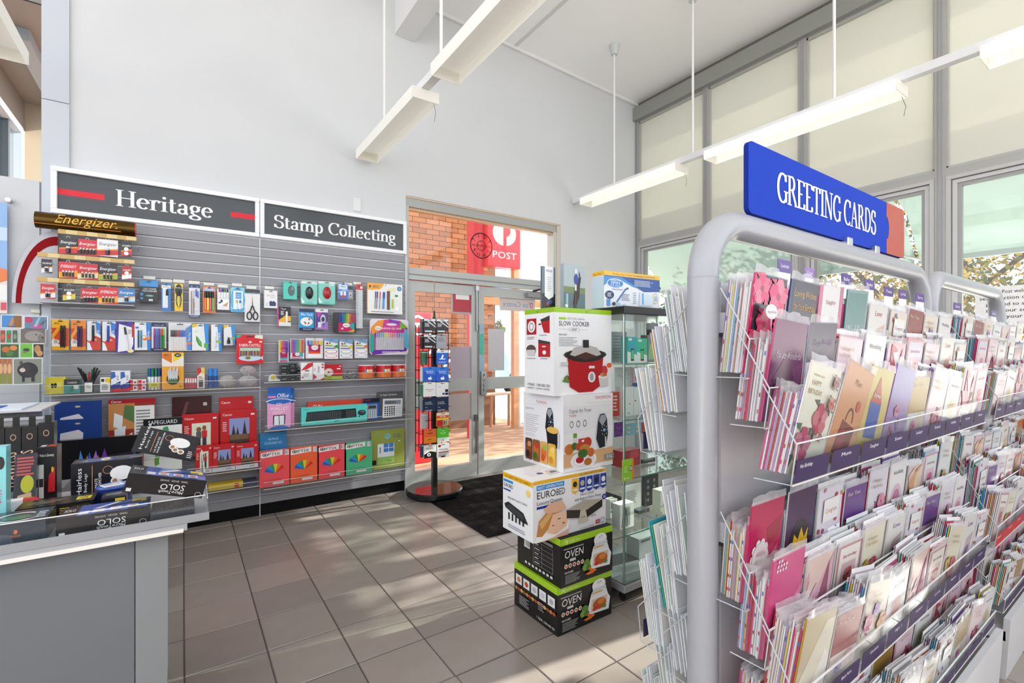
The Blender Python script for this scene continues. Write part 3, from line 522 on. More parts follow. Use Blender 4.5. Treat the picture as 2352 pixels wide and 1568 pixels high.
def geo(box, Yp):
    x0, y0, x1, y1 = box; yc = (y0+y1)/2; xc = (x0+x1)/2; a, b = atY(x0, yc, Yp), atY(x1, yc, Yp); t = dep((a+b)/2)
    hp = (y1-y0)-abs(HYP-yc)/(2772-xc)*(x1-x0); return (a.x+b.x)/2, b.x-a.x, H+(HYP-yc)*t/F-hp*t/F/2, hp*t/F
def pack(name, label, cat, box, draw=None, D=.07, th=.012, body='#f2f2f2', mat='gloss', rad=.004, hk=True, group=None, pens=None, slot=True, side=None, tagc=None, topc=None, extra=None, clearw=False, lift=0, tilt=0):
    Yp = YS-D; xc, w_, zb, h_ = geo(box, Yp); zb += lift; r = thing(name, label, cat, (xc, Yp, zb), 0, group); r.rotation_euler = (tilt, 0, 0)
    g = G()
    if rad > .005: g.prism(rrect(w_, h_, min(rad, w_*.3)), 0, th, body, side)
    else: g.box(-w_/2, 0, 0, w_/2, th, h_, body, top=topc, left=side)
    bd_ = obj('backing_card' if th < .02 else 'box_body', g, mat, r); f = Face((-w_/2, -.0003, 0), (1, 0, 0), (0, 0, 1), w_, h_)
    if draw: draw(f)
    if slot and hk: f.r(.36, .925, .64, .955, '#2a2a2c')
    if f.g.f: obj('front_print', f.g, mat, bd_)
    for q in (pens or []):
        u, v0, v1, rd, c1 = q[:5]; c2 = q[5] if len(q) > 5 else c1; sl = q[6] if len(q) > 6 else 0; x = -w_/2+u*w_; z0, z1 = v0*h_, v1*h_; zm = z0+(z1-z0)*.66; dx = sl*w_
        gp = G().cyl((x, -rd*.7, z0), (x+dx*.66, -rd*.7, zm), rd, c1, 7).cyl((x+dx*.66, -rd*.7, zm), (x+dx, -rd*.7, z1), rd*1.12, c2, 7, rd*.9).cyl((x, -rd*.7, z0-rd), (x, -rd*.7, z0), rd*.3, c1, 5); obj('pen', gp, 'gloss', r)
    if clearw: obj('blister', G().prism([(a*.9, .05*h_+b*.86) for a, b in rrect(w_, h_, .006)], -.007, -.0066, '#fff'), 'blister', r)
    if extra: extra(r, w_, h_)
    if hk: hook(xc, zb+h_*.94-.004, D+.012, tagc)
    return r
def mouse(c1, c2):
    def f(r, w_, h_):
        g = G().ball((0, -.008, h_*.5), 1, c1, w_*.24, .014, h_*.27, 14, 9); o = obj('computer_mouse', g, 'gloss', r); obj('scroll_wheel', G().box(-.003, -.0235, h_*.58, .003, -.02, h_*.68, c2), 'plastic', o)
    return f
grp = 'stationery packs hanging on the slatwall'
# battery display: boards, strips, packs
ed = thing('battery_display', 'battery display header with gold Energizer roll and gold strips', 'display', (0, 0, 0)); YE = YS-.14
a, b = atY(82, 506, YE), atY(311, 527, YE); R_ = .052; zc_ = (a.z+b.z)/2
roll = obj('header_roll', G().cyl((a.x, YE, zc_), (b.x, YE, zc_), R_, '#5a4521', 28, capcol='#c9c4b8'), 'metal', ed)
V, Fc, W_ = sans('Energizer.'); g = G(); sc = (b.x-a.x)*.64/W_; x0_ = a.x+(b.x-a.x)*.18
g.add([(x0_+x*sc+y*.02, YE-(R_+.0045)*math.cos((y*.056-.014)/R_), zc_+(R_+.0045)*math.sin((y*.056-.014)/R_)) for x, y in V], Fc, '#f0b64a'); obj('lettering', g, 'paper', roll)
g = G(); n = 12
for i in range(n): t0, t1 = i/n, (i+1)/n; an = -.55; g.poly([(a.x+(b.x-a.x)*(.0+.85*q), YE-(R_+.0006)*math.cos(an+e_), zc_+(R_+.0006)*math.sin(an+e_)) for q, e_ in ((t0, -.06), (t1, -.06), (t1, .04), (t0, .04))], '#d6812a')
obj('stripe', g, 'paper', roll); obj('end_ring', G().cyl((b.x, YE, zc_), (b.x+.004, YE, zc_), R_*1.04, '#c32a30', 24), 'gloss', roll)
for i, ((xa, ya), (xb, yb)) in enumerate((((133, 534), (310, 546)), ((86, 587), (310, 600)), ((85, 644), (309, 652)))):
    p, q = atY(xa, ya, YE-.03), atY(xb, yb, YE-.03); z = (p.z+q.z)/2; st = obj('gold_strip', G().bbox(p.x, YE-.034, z-.014, q.x, YE-.028, z+.016, '#c7a35e', .002), 'gloss', ed)
    for k in range(4): xx = p.x+(q.x-p.x)*(.1+.26*k); obj('price_ticket', G().box(xx, YE-.0355, z-.012, xx+.055, YE-.0342, z+.014, '#e3cb93'), 'paper', st)
    obj('wire_rail', G().tube([(p.x, YE+.01, z-.05), (q.x+.01, YE+.01, z-.05), (q.x+.01, YS-.004, z-.05)], .003, '#bfc1c4', 6), 'metal', ed)
p, q = atY(90, 690, YE), atY(308, 706, YE); obj('bottom_tray', G().box(p.x, YE-.02, q.z+.01, q.x, YS-.004, q.z+.016, '#b9babd'), 'lacquer', ed)
# curved side board with red arc
p0, p1 = atY(133, 530, YS-.05), atY(27, 695, YS-.05); rx, rz = p0.x-p1.x, p0.z-p1.z
cb = thing('curved_header_board', 'grey curved board with a dark red arc beside the battery packs', 'display board', (p0.x, YS-.05, p1.z))

arcp = lambda k: [(-rx*k*math.sin(math.radians(t)), rz*k*math.cos(math.radians(t))) for t in range(90, -1, -6)]
obj('board', G().prism([(.0, 0), (.0, rz)]+arcp(1)[::-1], 0, .02, '#c2c3c7', '#a9aaae'), 'laminate', cb)
g = G(); A_, B_ = arcp(.92), arcp(.80)
for i in range(len(A_)-1): g.poly([(A_[i][0], -.001, A_[i][1]), (B_[i][0], -.001, B_[i][1]), (B_[i+1][0], -.001, B_[i+1][1]), (A_[i+1][0], -.001, A_[i+1][1])][::-1], '#8f0d16')
obj('red_arc', g, 'matte', cb)
def bat(txt, c0, c1, tc, cells=4, ct='#222', cb_='#cfd2d4'):
    def f(F_):
        F_.r(0, 0, 1, 1, c0).p([(0, .0), (1, .12), (1, .42), (0, .30)], c1).p([(0, .3), (1, .42), (1, .5), (0, .36)], '#f39a1f').r(.08, .62, .92, .84, c0).t(txt, .5, .64, .17, tc, .84, 'c', sk=.2)
    return f, cells, ct, cb_
DK, RD = '#2b2422', '#d3202a'
BAT = [((135, 544, 179, 586), 'Energizer', DK, RD, '#fff', 4, 'dark lithium style battery card, first under the gold roll', 1), ((178, 548, 223, 589), 'Energizer', RD, '#7a1014', '#fff', 5, 'red and black battery card with five upright cells, top row', 5), ((223, 548, 271, 591), 'Energizer', '#e9e9ea', RD, '#222', 1, 'white battery card with a red band and one square cell', 1), ((278, 553, 302, 590), 'coin', DK, RD, '#fff', 0, 'small black and red coin battery card in the top row', 2),
 ((95, 594, 120, 628), 'mini', DK, '#e9e9ea', '#fff', 2, 'narrow battery card with two cells beside the red arc', 2), ((135, 600, 178, 640), 'EVEREADY', '#d81f26', '#f0a11d', '#fff', 4, 'red EVEREADY battery card on the middle strip', 4), ((178, 604, 226, 643), 'Energizer', '#c51d26', '#ead9b0', '#fff', 4, 'red battery card with silver cells and green flash', 4), ((225, 606, 270, 646), 'Energizer', DK, '#a9b02a', '#fff', 4, 'black battery card with fat grey cells, middle row', 3), ((280, 610, 302, 643), 'coin', '#b51a22', '#eee', '#fff', 0, 'small red coin battery card in the middle row', 2),
 ((93, 651, 127, 687), 'Energizer', '#c9292e', '#e8e8e8', '#fff', 2, 'red and silver battery card lowest beside the red arc', 2), ((144, 655, 173, 691), 'coin', '#3a352c', '#d8c93a', '#fff', 0, 'grey and yellow coin battery card, bottom row', 2), ((185, 661, 226, 697), 'Energizer', '#c5222a', DK, '#fff', 4, 'red battery card with black cells, bottom row', 4), ((226, 659, 271, 699), 'EVEREADY', '#d9212a', '#f3b224', '#fff', 4, 'bright red EVEREADY card at the bottom of the display', 4), ((271, 662, 310, 696), 'Energizer', '#3f7cb8', '#cfe0ea', '#fff', 1, 'blue and silver battery card, bottom right of the gold display', 1)]
for bx_, txt, c0, c1, tc, cells, lab, nc in BAT:
    fn = bat(txt, c0, c1, tc)[0]; D_ = .165; ps_ = []
    if cells: ps_ = [(.5+(k-(nc-1)/2)*.17, .10, .46, .0055 if nc > 1 else .011, '#2a2a2c', '#cfd2d4') for k in range(nc)]
    r = pack('battery_pack', lab, 'batteries', bx_, fn, D_, .006, '#e4e4e6', 'gloss', .004, False, 'battery packs on the gold display', None, False)
    x_, w_, zb, h_ = geo(bx_, YS-D_)
    for (u, v0, v1, rd, c_a, c_b) in ps_: obj('cell', G().cyl((-w_/2+u*w_, -rd*.8, v0*h_), (-w_/2+u*w_, -rd*.8, v0*h_+(v1-v0)*h_*.7), rd, c_a, 10).cyl((-w_/2+u*w_, -rd*.8, v0*h_+(v1-v0)*h_*.7), (-w_/2+u*w_, -rd*.8, v1*h_), rd, c_b, 10), 'gloss', r)
    if not cells:
        for k in range(2): obj('cell', G().cyl((0, -.004, h_*(.2+.28*k)), (0, 0, h_*(.2+.28*k)), min(w_*.26, h_*.12), '#d5d7da', 14), 'metal', r)
    obj('hang_loop', G().tube([(-.008, .003, h_*.93), (-.008, -.002, h_*1.05), (0, -.003, h_*1.11), (.008, -.002, h_*1.05), (.008, .003, h_*.93)], .0018, '#d5d8da', 6), 'plastic', r)
# first row
pack('magnifier_box', 'black and blue magnifier box hanging first beside the gold display', 'box', (320, 643, 363, 695), lambda f: f.r(0, 0, 1, 1, '#1d1f22').r(0, .72, 1, 1, '#3d97dd').t('LED DOME', .55, .58, .07, '#fff', .7, 'c').t('MAGNIFIER', .55, .48, .07, '#fff', .8, 'c').e(.55, .30, .25, .055, '#44685a').e(.55, .30, .19, .035, '#8fb59a').r(.05, .12, .2, .22, '#3d97dd').r(.05, .3, .2, .42, '#3d97dd').r(.5, .06, .72, .15, '#ddd'), .08, .06, '#222428', 'gloss', 0, True, grp, None, True, '#16181b', True, '#3d97dd')
pack('marker_pack', 'slim blue and white card holding one black marker pen', 'pen pack', (371, 650, 392, 715), lambda f: f.r(0, 0, 1, 1, '#2f7fd0').r(.12, .12, .62, .93, '#e9f1f8').r(0, .82, 1, .93, '#f4f4f4').t('Artline', .5, .85, .05, '#222', .8, 'c'), pens=[(.6, .12, .78, .007, '#f2f2f2', '#17181a')], group=grp, tagc=1)
pack('marker_pack', 'slim yellow card holding one black tipped marker', 'pen pack', (401, 651, 420, 715), lambda f: f.r(0, 0, 1, 1, '#f2c92c').e(.5, .76, .45, .22, '#1d1d1f').e(.5, .42, .34, .3, '#1d1d1f').t('Artline', .5, .83, .05, '#f4f4f4', .8, 'c').e(.5, .4, .22, .22, '#c6d3c6'), pens=[(.5, .15, .75, .007, '#e0d23a', '#161718')], rad=.012, group=grp, tagc=1)
pack('brush_set', 'clear pack of paint brushes on a navy card', 'brush set', (434, 653, 459, 729), lambda f: f.r(0, 0, 1, 1, '#dfe4ec').r(0, .9, 1, 1, '#20357e').r(0, 0, 1, .07, '#20357e').r(.4, .3, .7, .45, '#d9b23a').t('Staedtler', .5, .02, .03, '#fff', .8, 'c').t('Artline', .5, .93, .03, '#fff', .7, 'c'), pens=[(.22, .1, .8, .004, '#8f5a2c', '#b9803e'), (.42, .1, .82, .004, '#7a4a22', '#c9c9c9'), (.66, .2, .86, .005, '#e9eef4', '#2e5cc0'), (.82, .2, .8, .005, '#e9eef4', '#3c74d2')], group=grp, tagc=1, clearw=True)
pack('highlighter_pack', 'orange edged pack of four fluorescent highlighters', 'pen pack', (466, 657, 495, 719), lambda f: f.r(0, 0, 1, 1, '#e9792a').e(.5, .86, .46, .13, '#b9b3cf').r(.1, .1, .9, .82, '#3b2f2c').t('Artline', .5, .87, .05, '#fff', .6, 'c'), pens=[(.2, .1, .8, .0075, '#ff7a2a', '#1d1d1f'), (.4, .1, .8, .0075, '#ffe93a', '#1d1d1f'), (.6, .1, .8, .0075, '#ff4f9a', '#1d1d1f'), (.8, .1, .8, .0075, '#43d654', '#1d1d1f')], rad=.01, group=grp, tagc=1)
pack('marker_pack', 'clear pack of four whiteboard markers with coloured caps', 'pen pack', (499, 663, 527, 712), lambda f: f.r(0, 0, 1, 1, '#eceef0').r(.15, .2, .9, .55, '#fff').e(.35, .42, .1, .07, '#222').p([(.4, .2), (.9, .4), (.8, .16)], '#caa27f').r(.12, .3, .3, .38, '#27408f'), pens=[(.18, .55, 1.0, .0065, '#f6f6f6', '#b02340'), (.4, .55, 1.0, .0065, '#f6f6f6', '#2d3f9c'), (.62, .55, 1.0, .0065, '#f6f6f6', '#2a8a58'), (.84, .55, 1.0, .0065, '#f6f6f6', '#1c1c1e')], group=grp, tagc=1, slot=False)
pack('correction_pen_pack', 'wavy light blue blister card with a correction pen', 'pen pack', (529, 659, 563, 718), lambda f: f.e(.5, .5, .5, .5, '#58b4dd').r(.2, .1, .85, .86, '#e8f3f8').r(.35, .55, .75, .8, '#3c96d2').t('Liquid', .55, .69, .05, '#fff', .34, 'c').t('Paper', .55, .61, .05, '#fff', .34, 'c').p([(.0, .1), (1, .18), (.8, 0), (.2, 0)], '#4aa8d8'), pens=[(.42, .12, .5, .006, '#f2f4f6', '#d9c04a'), (.66, .12, .5, .006, '#f2f4f6', '#2d72c0')], rad=.02, body='#8fd0e8', group=grp, tagc=1)
def scissors(r, w_, h_):
    for s_ in (-1, 1):
        o = obj('blade', G().add([(0, -.004, h_*.84), (.006*s_, -.004, h_*.5), (-.003*s_, -.004, h_*.5)], [[0, 1, 2]], '#b9bdc1').cyl((0, -.006, h_*.52), (0, -.002, h_*.52), .004, '#ddd', 8), 'metal', r)
        cx = s_*w_*.2; g = G().tube([(cx+w_*.15*math.cos(t), -.006, h_*.2+h_*.115*math.sin(t)) for t in [i*math.pi/7 for i in range(15)]], .0045, '#23293a', 7).tube([(s_*.004, -.006, h_*.5), (s_*.012, -.006, h_*.38), (cx+s_*.0, -.006, h_*.31)], .0045, '#23293a', 7); obj('handle', g, 'plastic', r)
pack('scissors_pack', 'scissors with dark handles on a white card', 'scissors', (562, 664, 597, 741), lambda f: f.r(0, 0, 1, 1, '#eceae6').r(0, .89, 1, 1, '#33383f').r(0, .865, 1, .885, '#5fb7d4').r(0, 0, 1, .02, '#22262c').t('Celco', .5, .915, .03, '#dfe3e6', .3, 'c'), th=.01, group=grp, tagc=1, extra=scissors)
pack('hole_punch_box', 'white box picturing a navy two hole punch', 'box', (607, 666, 637, 708), lambda f: f.r(0, 0, 1, 1, '#eeeef0').t('Celco', .16, .68, .07, '#c22', .28).t('2 Hole', .5, .72, .06, '#777', .3).t('Punch', .5, .6, .06, '#777', .3).p([(.4, .12), (.38, .34), (.52, .42), (.6, .36), (.72, .42), (.9, .3), (.88, .12)], '#27335c').r(.45, .12, .85, .16, '#161d36').lines(.14, .1, .3, .3, 4, '#bbb'), th=.05, D=.075, rad=0, group=grp, tagc=1)
# right bay
TEAL = '#4fcdb8'
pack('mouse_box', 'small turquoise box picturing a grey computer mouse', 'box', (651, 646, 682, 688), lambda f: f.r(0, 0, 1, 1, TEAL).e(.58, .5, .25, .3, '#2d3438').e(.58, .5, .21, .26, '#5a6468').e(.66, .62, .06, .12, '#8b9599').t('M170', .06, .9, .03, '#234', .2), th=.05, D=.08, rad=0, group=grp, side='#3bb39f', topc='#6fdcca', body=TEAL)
pack('mouse_blister', 'turquoise blister card with a black computer mouse', 'computer mouse', (691, 645, 729, 700), lambda f: f.p([(-.0, .06), (.06, 0), (.94, 0), (1, .06), (1, .9), (0, .9)], '#53d0bb').p([(0, .3), (.22, .1), (.2, .06), (.06, .04)], '#e9f4f2').t('logitech', .5, .06, .05, '#17332e', .36, 'c').t('wireless', .1, .84, .03, '#2a7a6c', .3), rad=.016, body='#dcebe8', group=grp, extra=mouse('#1f2123', '#888'), clearw=True)
pack('mouse_blister', 'turquoise blister card with a red computer mouse', 'computer mouse', (731, 645, 770, 700), lambda f: f.p([(-.0, .06), (.06, 0), (.94, 0), (1, .06), (1, .9), (0, .9)], '#53d0bb').p([(0, .3), (.22, .1), (.2, .06), (.06, .04)], '#e9f4f2').t('logitech', .5, .06, .05, '#17332e', .36, 'c').r(.66, .82, .9, .87, '#d8f0ea'), rad=.016, body='#dcebe8', group=grp, extra=mouse('#b01a26', '#300'), clearw=True)
pack('eraser_pack', 'blue and white card with two striped erasers', 'eraser pack', (777, 650, 799, 688), lambda f: f.r(0, 0, 1, 1, '#3a6cc0').r(.05, .62, .95, .95, '#d5e6f6').p([(0, .5), (1, .7), (1, .55), (0, .38)], '#86b6e6').r(.2, .1, .45, .5, '#e8e8f0').r(.55, .1, .8, .5, '#e8e8f0').r(.2, .1, .45, .25, '#b03a50').r(.55, .1, .8, .25, '#b03a50').t('Mars', .5, .76, .1, '#1d3f8c', .5, 'c'), th=.02, rad=.004, group=grp)
pack('sharpener_pack', 'small navy and grey card with a metal sharpener', 'sharpener pack', (799, 658, 811, 688), lambda f: f.r(0, 0, 1, 1, '#8d9399').r(0, .76, 1, 1, '#222f55').r(.25, .2, .75, .55, '#c8ccd0').p([(.3, .25), (.7, .5), (.6, .25)], '#3a3d42'), group=grp, tagc=1)
pack('ruler_pack', 'clear plastic ruler with a red header card', 'ruler', (818, 652, 833, 754), lambda f: f.r(0, 0, 1, 1, '#c8cdd0').r(.0, .87, 1, 1, '#c8222c').r(.62, .9, .95, .95, '#eee').lines(.05, .02, .4, .86, 40, '#5b6064', .25, .5), th=.004, rad=0, group=grp, slot=False, tagc=1)
def bicset(r, w_, h_):
    for (u, c_, c2) in ((.2, '#8a8f96', '#4a3fae'), (.25, '#8a8f96', '#202022'), (.33, '#9aa0a8', '#d8324a'), (.42, '#5b9fe0', '#2b62b8'), (.455, '#6baae6', '#2b62b8')):
        obj('pen', G().cyl((-w_/2+u*w_, -.004, .16*h_), (-w_/2+u*w_+.006, -.004, .55*h_), .0045, c_, 7).cyl((-w_/2+u*w_+.006, -.004, .5*h_), (-w_/2+u*w_+.008, -.004, .72*h_), .005, c2, 7), 'gloss', r)
    for k, c_ in enumerate(('#3a3a3c', '#b8352c', '#2f7a4a')): obj('pencil', G().cyl((-w_/2+(.56+.03*k)*w_, -.004, .14*h_), (-w_/2+(.56+.03*k)*w_, -.004, .76*h_), .004, c_, 6), 'gloss', r)
    obj('glue_stick', G().cyl((.21*w_, -.006, .2*h_), (.21*w_, -.006, .5*h_), .008, '#a8c83a', 8), 'gloss', r); obj('correction_tape', G().ball((.32*w_, -.006, .62*h_), .012, '#3f9a4e', 1.4, .5, .8), 'gloss', r)
pack('pen_value_set', 'white BIC boxed set of pens, pencils and a glue stick', 'pen set', (844, 649, 924, 723), lambda f: f.r(0, 0, 1, 1, '#eeeeec').p([(0, .78), (.1, .76), (.34, .8), (.42, .88), (.46, 1), (0, 1)], '#f2a52a').t('BIC', .14, .84, .09, '#1d1d1f', .2, 'l', sk=.2).e(.07, .88, .03, .04, '#1d1d1f').e(.91, .86, .07, .08, '#3f7fb8').t('15', .91, .83, .05, '#fff', None, 'c').p([(.56, .84), (.8, .9), (.8, .78), (.58, .74)], '#e7e3b4').lines(.1, .04, .9, .08, 1, '#555').e(.84, .2, .05, .08, '#fff'), th=.03, D=.085, rad=0, group=grp, side='#eda02a', extra=bicset, slot=False)
pack('brush_pen_pack', 'black, yellow and magenta card below the turquoise mouse box', 'pen pack', (637, 703, 668, 749), lambda f: f.r(0, 0, 1, 1, '#1a1a1c').r(0, 0, .1, 1, '#c42b86').p([(.1, .3), (.6, .55), (1, .5), (1, .26), (.1, .16)], '#f0b429').r(.1, 0, 1, .2, '#e9e9ea').t('Texta', .25, .84, .07, '#fff', .4).lines(.25, .55, .5, .78, 4, '#ccc', .6).r(.62, .2, .76, .75, '#f0f0f0'), group=grp)
pack('putty_pack', 'blue Blu-Tack putty packet with white centre', 'putty', (687, 709, 721, 760), lambda f: f.r(0, 0, 1, 1, '#2f9fdc').r(0, .86, 1, 1, '#1e2f63').r(0, 0, 1, .14, '#1b2c5a').t('Blu-Tack', .52, .7, .11, '#f2fbff', .8, 'c').e(.5, .42, .42, .2, '#eef2f2').e(.68, .54, .08, .05, '#c0703a').p([(.3, .42), (.42, .3), (.5, .34), (.4, .42)], '#b04a2e').p([(.55, .3), (.62, .42), (.72, .34)], '#b5422c').t('REUSABLE', .55, .05, .05, '#dde', .6, 'c'), th=.014, group=grp)
pack('tape_runner_pack', 'purple card with a clear correction tape runner', 'tape runner', (725, 709, 753, 757), lambda f: f.r(0, 0, 1, 1, '#5b3d8e').r(0, .84, 1, 1, '#e7e9ee').p([(.0, .0), (1, 0), (1, .4), (.3, .28)], '#a879c4').p([(.2, .55), (.5, .84), (.1, .84)], '#c44aa0').e(.6, .5, .22, .24, '#c9cde0').e(.6, .5, .14, .12, '#46344a').r(.18, .1, .45, .36, '#e9e4f0').p([(.55, .3), (.75, .35), (.65, .1)], '#3b62b8'), th=.018, group=grp)
RB = ['#5b3a9e', '#3a4fb0', '#2f7fc8', '#2aa0a0', '#4fae4a', '#a5c83a', '#e8d23a', '#f09a2a', '#e8642a', '#e03a3a', '#d83a7a', '#b83a9a']
pack('fineliner_wallet', 'clear wallet of many coloured fineliner pens with magenta label', 'pen set', (767, 717, 818, 765), lambda f: f.r(0, 0, 1, 1, '#35363c').r(.2, .06, .92, .5, '#c2185b').p([(.75, .5), (.92, .5), (.92, .1), (.7, .3)], '#2aa6a0').p([(.6, .06), (.92, .06), (.92, .2)], '#f0a030').e(.55, .38, .16, .11, '#f4f0f2').t('Aus', .55, .34, .07, '#222', .2, 'c').t('48', .3, .16, .1, '#fff', .12).r(.22, .02, .9, .06, '#4a9a6a'), pens=[(.26+.062*k, .5, .97, .0045, RB[k], RB[k]) for k in range(12)], th=.03, body='#4a4b52', group=grp, slot=False, rad=.008)
def gelpens(r, w_, h_):
    for k in range(16): x = -w_*.34+w_*.70*k/15; obj('gel_pen', G().cyl((x, -.005, .17*h_), (x-.004, -.005, .52*h_), .0032, '#b9bcc4', 6).cyl((x-.004, -.005, .48*h_), (x-.006, -.005, .63*h_), .0036, (RB*2)[k], 6), 'gloss', r)
pack('gel_pen_pack', 'large arched pack of premium gel pens with a bright rainbow card', 'pen set', (850, 732, 938, 815), lambda f: f.p([(0, .1), (.06, .0), (.94, .1), (1, .2), (.98, .75), (.8, .95), (.5, 1), (.2, .95), (.02, .75)], '#cc2f8f').p([(.02, .75), (.2, .95), (.35, .98), (.3, .7), (.05, .55)], '#f0962a').p([(.0, .1), (.0, .6), (.1, .55), (.1, .02)], '#1fa89a').p([(.9, .1), (1, .2), (.98, .7), (.88, .75)], '#58bfe0').p([(.06, .0), (.94, .1), (.94, .2), (.08, .12)], '#6b2fa8').p([(.8, .95), (.97, .78), (.75, .72)], '#6fbf3a').p([(.5, 1), (.78, .95), (.7, .84), (.5, .88)], '#7d2fb0').r(.14, .14, .88, .62, '#d9d4dc').e(.55, .85, .14, .035, '#e9e4ea').e(.2, .74, .08, .06, '#f6f2f4').t('Aus', .2, .72, .04, '#222', .1, 'c').t('PREMIUM GEL PENS', .54, .71, .05, '#fff', .52, 'c').lines(.3, .04, .8, .1, 2, '#f4e8f6'), th=.016, D=.1, body='#e8dfe9', rad=.03, group=grp, slot=False, extra=gelpens)
for bx_, lab, col_ in (((640, 781, 663, 832), 'tall clear tub of chunky markers with magenta label', 0), ((667, 778, 699, 824), 'clear case of thin coloured markers with magenta label', 1)):
    n = 5 if not col_ else 9; pens_ = [((.5+k)/n*.92+.04, .45 if not col_ else .32, .97, .0055 if not col_ else .004, (['#e8d23a', '#ea6a2a', '#c93aa0', '#8a3ab0', '#5a3ab8'] if not col_ else ['#c8327a', '#8f3ab0', '#4a4fc0', '#2f8fd0', '#2aa884', '#58b84a', '#e8b03a', '#e0622a', '#c82a3a'])[k], None) for k in range(n)]
    pack('marker_case', lab, 'pen set', bx_, (lambda f: f.r(0, 0, 1, 1, '#d5d3d8').r(.15, .12, .9, .68, '#b81a58').e(.5, .5, .3, .1, '#f6f2f4').t('Aus', .5, .47, .05, '#222', .3, 'c').p([(.15, .12), (.9, .12), (.9, .22), (.15, .2)], '#3fb4c8').r(.1, .02, .9, .1, '#d94a6a')) if not col_ else (lambda f: f.r(0, 0, 1, 1, '#d8d4da').r(.14, .1, .9, .3, '#b81a58').p([(.62, .1), (.9, .1), (.9, .34), (.74, .34)], '#2fb0b0').e(.5, .24, .17, .09, '#f6f2f4').t('Aus', .5, .21, .05, '#222', .2, 'c').lines(.08, .0, .92, .08, 1, '#c86a8a', .6)), pens=[(u, a, b, r_, c_, c_) for u, a, b, r_, c_, _ in pens_], th=.022, body='#dcdce0', rad=.008, group=grp, slot=False)
pack('crayon_case', 'clear case of fat pastel crayons with magenta label', 'crayon set', (702, 776, 742, 823), lambda f: f.r(0, 0, 1, 1, '#dedde2').r(.16, .24, .84, .68, '#b81a58').e(.52, .54, .2, .13, '#f6f2f4').t('Aus', .52, .5, .06, '#222', .24, 'c').p([(.16, .24), (.84, .24), (.84, .32), (.16, .36)], '#e0502a').r(.12, .06, .9, .2, '#f0eeee'), pens=[(.14+.18*k, .66, .88, .008, c_, c_) for k, c_ in enumerate(('#4a5fd0', '#48a0d8', '#f08a3a', '#f0a04a', '#e8d048'))], th=.02, body='#e2e2e6', rad=.012, group=grp, slot=False)
for i, (bx_, c_, lab) in enumerate((((745, 777, 777, 824), '#2f9a4a', 'green pen'), ((780, 779, 810, 823), '#e8c02a', 'yellow car'), ((815, 778, 844, 822), '#e07a2a', 'orange corner'))):
    pack('label_pack', 'clear packet of sticky name labels picturing a '+lab, 'label pack', bx_, (lambda f, c_=c_, i=i: f.r(0, 0, 1, 1, '#e7e8ec').p([(0, .9), (1, .74), (1, 1), (0, 1)], '#7fa4c8').e(.2, .76, .08, .05, '#c33').e(.4, .78, .06, .05, '#2a6').t('Kids', .14, .73, .06, '#333', .3).p([(.62, .6), (.98, .72), (.98, .5)], c_).r(.06, .62, .6, .68, '#9ab03a').r(.06, .5, .8, .54, '#33458a').r(.08, .3, .9, .44, '#f6f6f6').ring(.5, .36, .42, .08, .12, [['#b33', '#2a8'], ['#38a', '#4a6'], ['#c84', '#37a']][i][0]).r(.08, .08, .9, .22, '#f6f6f6').ring(.5, .15, .42, .07, .12, ['#c55', '#357', '#46a'][i])), th=.02, body='#e9e9ec', rad=.006, group=grp, slot=False)
# second row, left bay
def bicp(c0, dk): return lambda f: f.r(0, 0, 1, 1, c0).r(0, .12, 1, .72, '#d8481f').p([(0, .12), (.55, .12), (.1, .4), (0, .5)], '#f2efe6').p([(.0, .3), (.5, .7), (.3, .72), (0, .5)], '#f0a32a').t('BIC', .12, .84, .06, '#3a2510', .36, 'l', sk=.2).e(.26, .28, .18, .07, '#f3efe4').lines(.12, .22, .42, .34, 3, '#3a2a1a')
pack('ballpoint_pack', 'yellow and red BIC card with two black ballpoint pens', 'pen pack', (119, 733, 158, 804), bicp('#f2b41e', 1), pens=[(.56, .1, .8, .006, '#1c1c1e'), (.74, .1, .8, .006, '#1c1c1e')], group=grp)
pack('ballpoint_pack', 'orange BIC card with two navy ballpoint pens', 'pen pack', (163, 735, 197, 804), bicp('#ef8b1c', 0), pens=[(.5, .12, .8, .006, '#232a6a'), (.7, .12, .8, .006, '#232a6a')], group=grp)
def pmate(c_): return lambda f: f.r(0, 0, 1, 1, '#e6e8ea').p([(.62, 1), (1, .92), (1, .5), (.7, .6)], '#2f7fd0').p([(0, 0), (1, 0), (1, .42), (.6, .5), (.2, .3), (0, .34)], '#cf3a2a').p([(0, 0), (.4, .0), (.2, .24), (0, .3)], '#e9f0f4').t('Paper Mate', .9, .5, .07, '#fff', .55, 'l', rot=1.57).lines(.4, .32, .8, .4, 2, '#fbe9d8')
pack('gel_roller_pack', 'rounded white and red card with one black gel pen', 'pen pack', (200, 737, 231, 804), pmate(0), pens=[(.45, .32, .86, .007, '#1d1d1f', '#2b2b2e')], rad=.014, group=grp)
pack('gel_roller_pack', 'rounded white and red card with one blue gel pen', 'pen pack', (235, 738, 265, 805), pmate(0), pens=[(.45, .32, .86, .007, '#1f3fa0', '#2f55c0')], rad=.014, group=grp)
pack('fountain_pen_card', 'tilted purple and white card with one capped pen', 'pen pack', (267, 738, 309, 810), lambda f: f.r(0, 0, 1, 1, '#4a2fa0').p([(.08, .02), (.92, .1), (.95, .8), (.15, .92)], '#eeeef2').p([(.8, .06), (1, .4), (1, 0), (.5, 0)], '#3a2a9a').r(.85, .5, 1, .92, '#c22a3a').e(.78, .06, .18, .06, '#f0e6a0').lines(.65, .6, .85, .75, 3, '#999'), pens=[(.66, .12, .82, .006, '#e9e9ee', '#222', -.2)], group=grp)
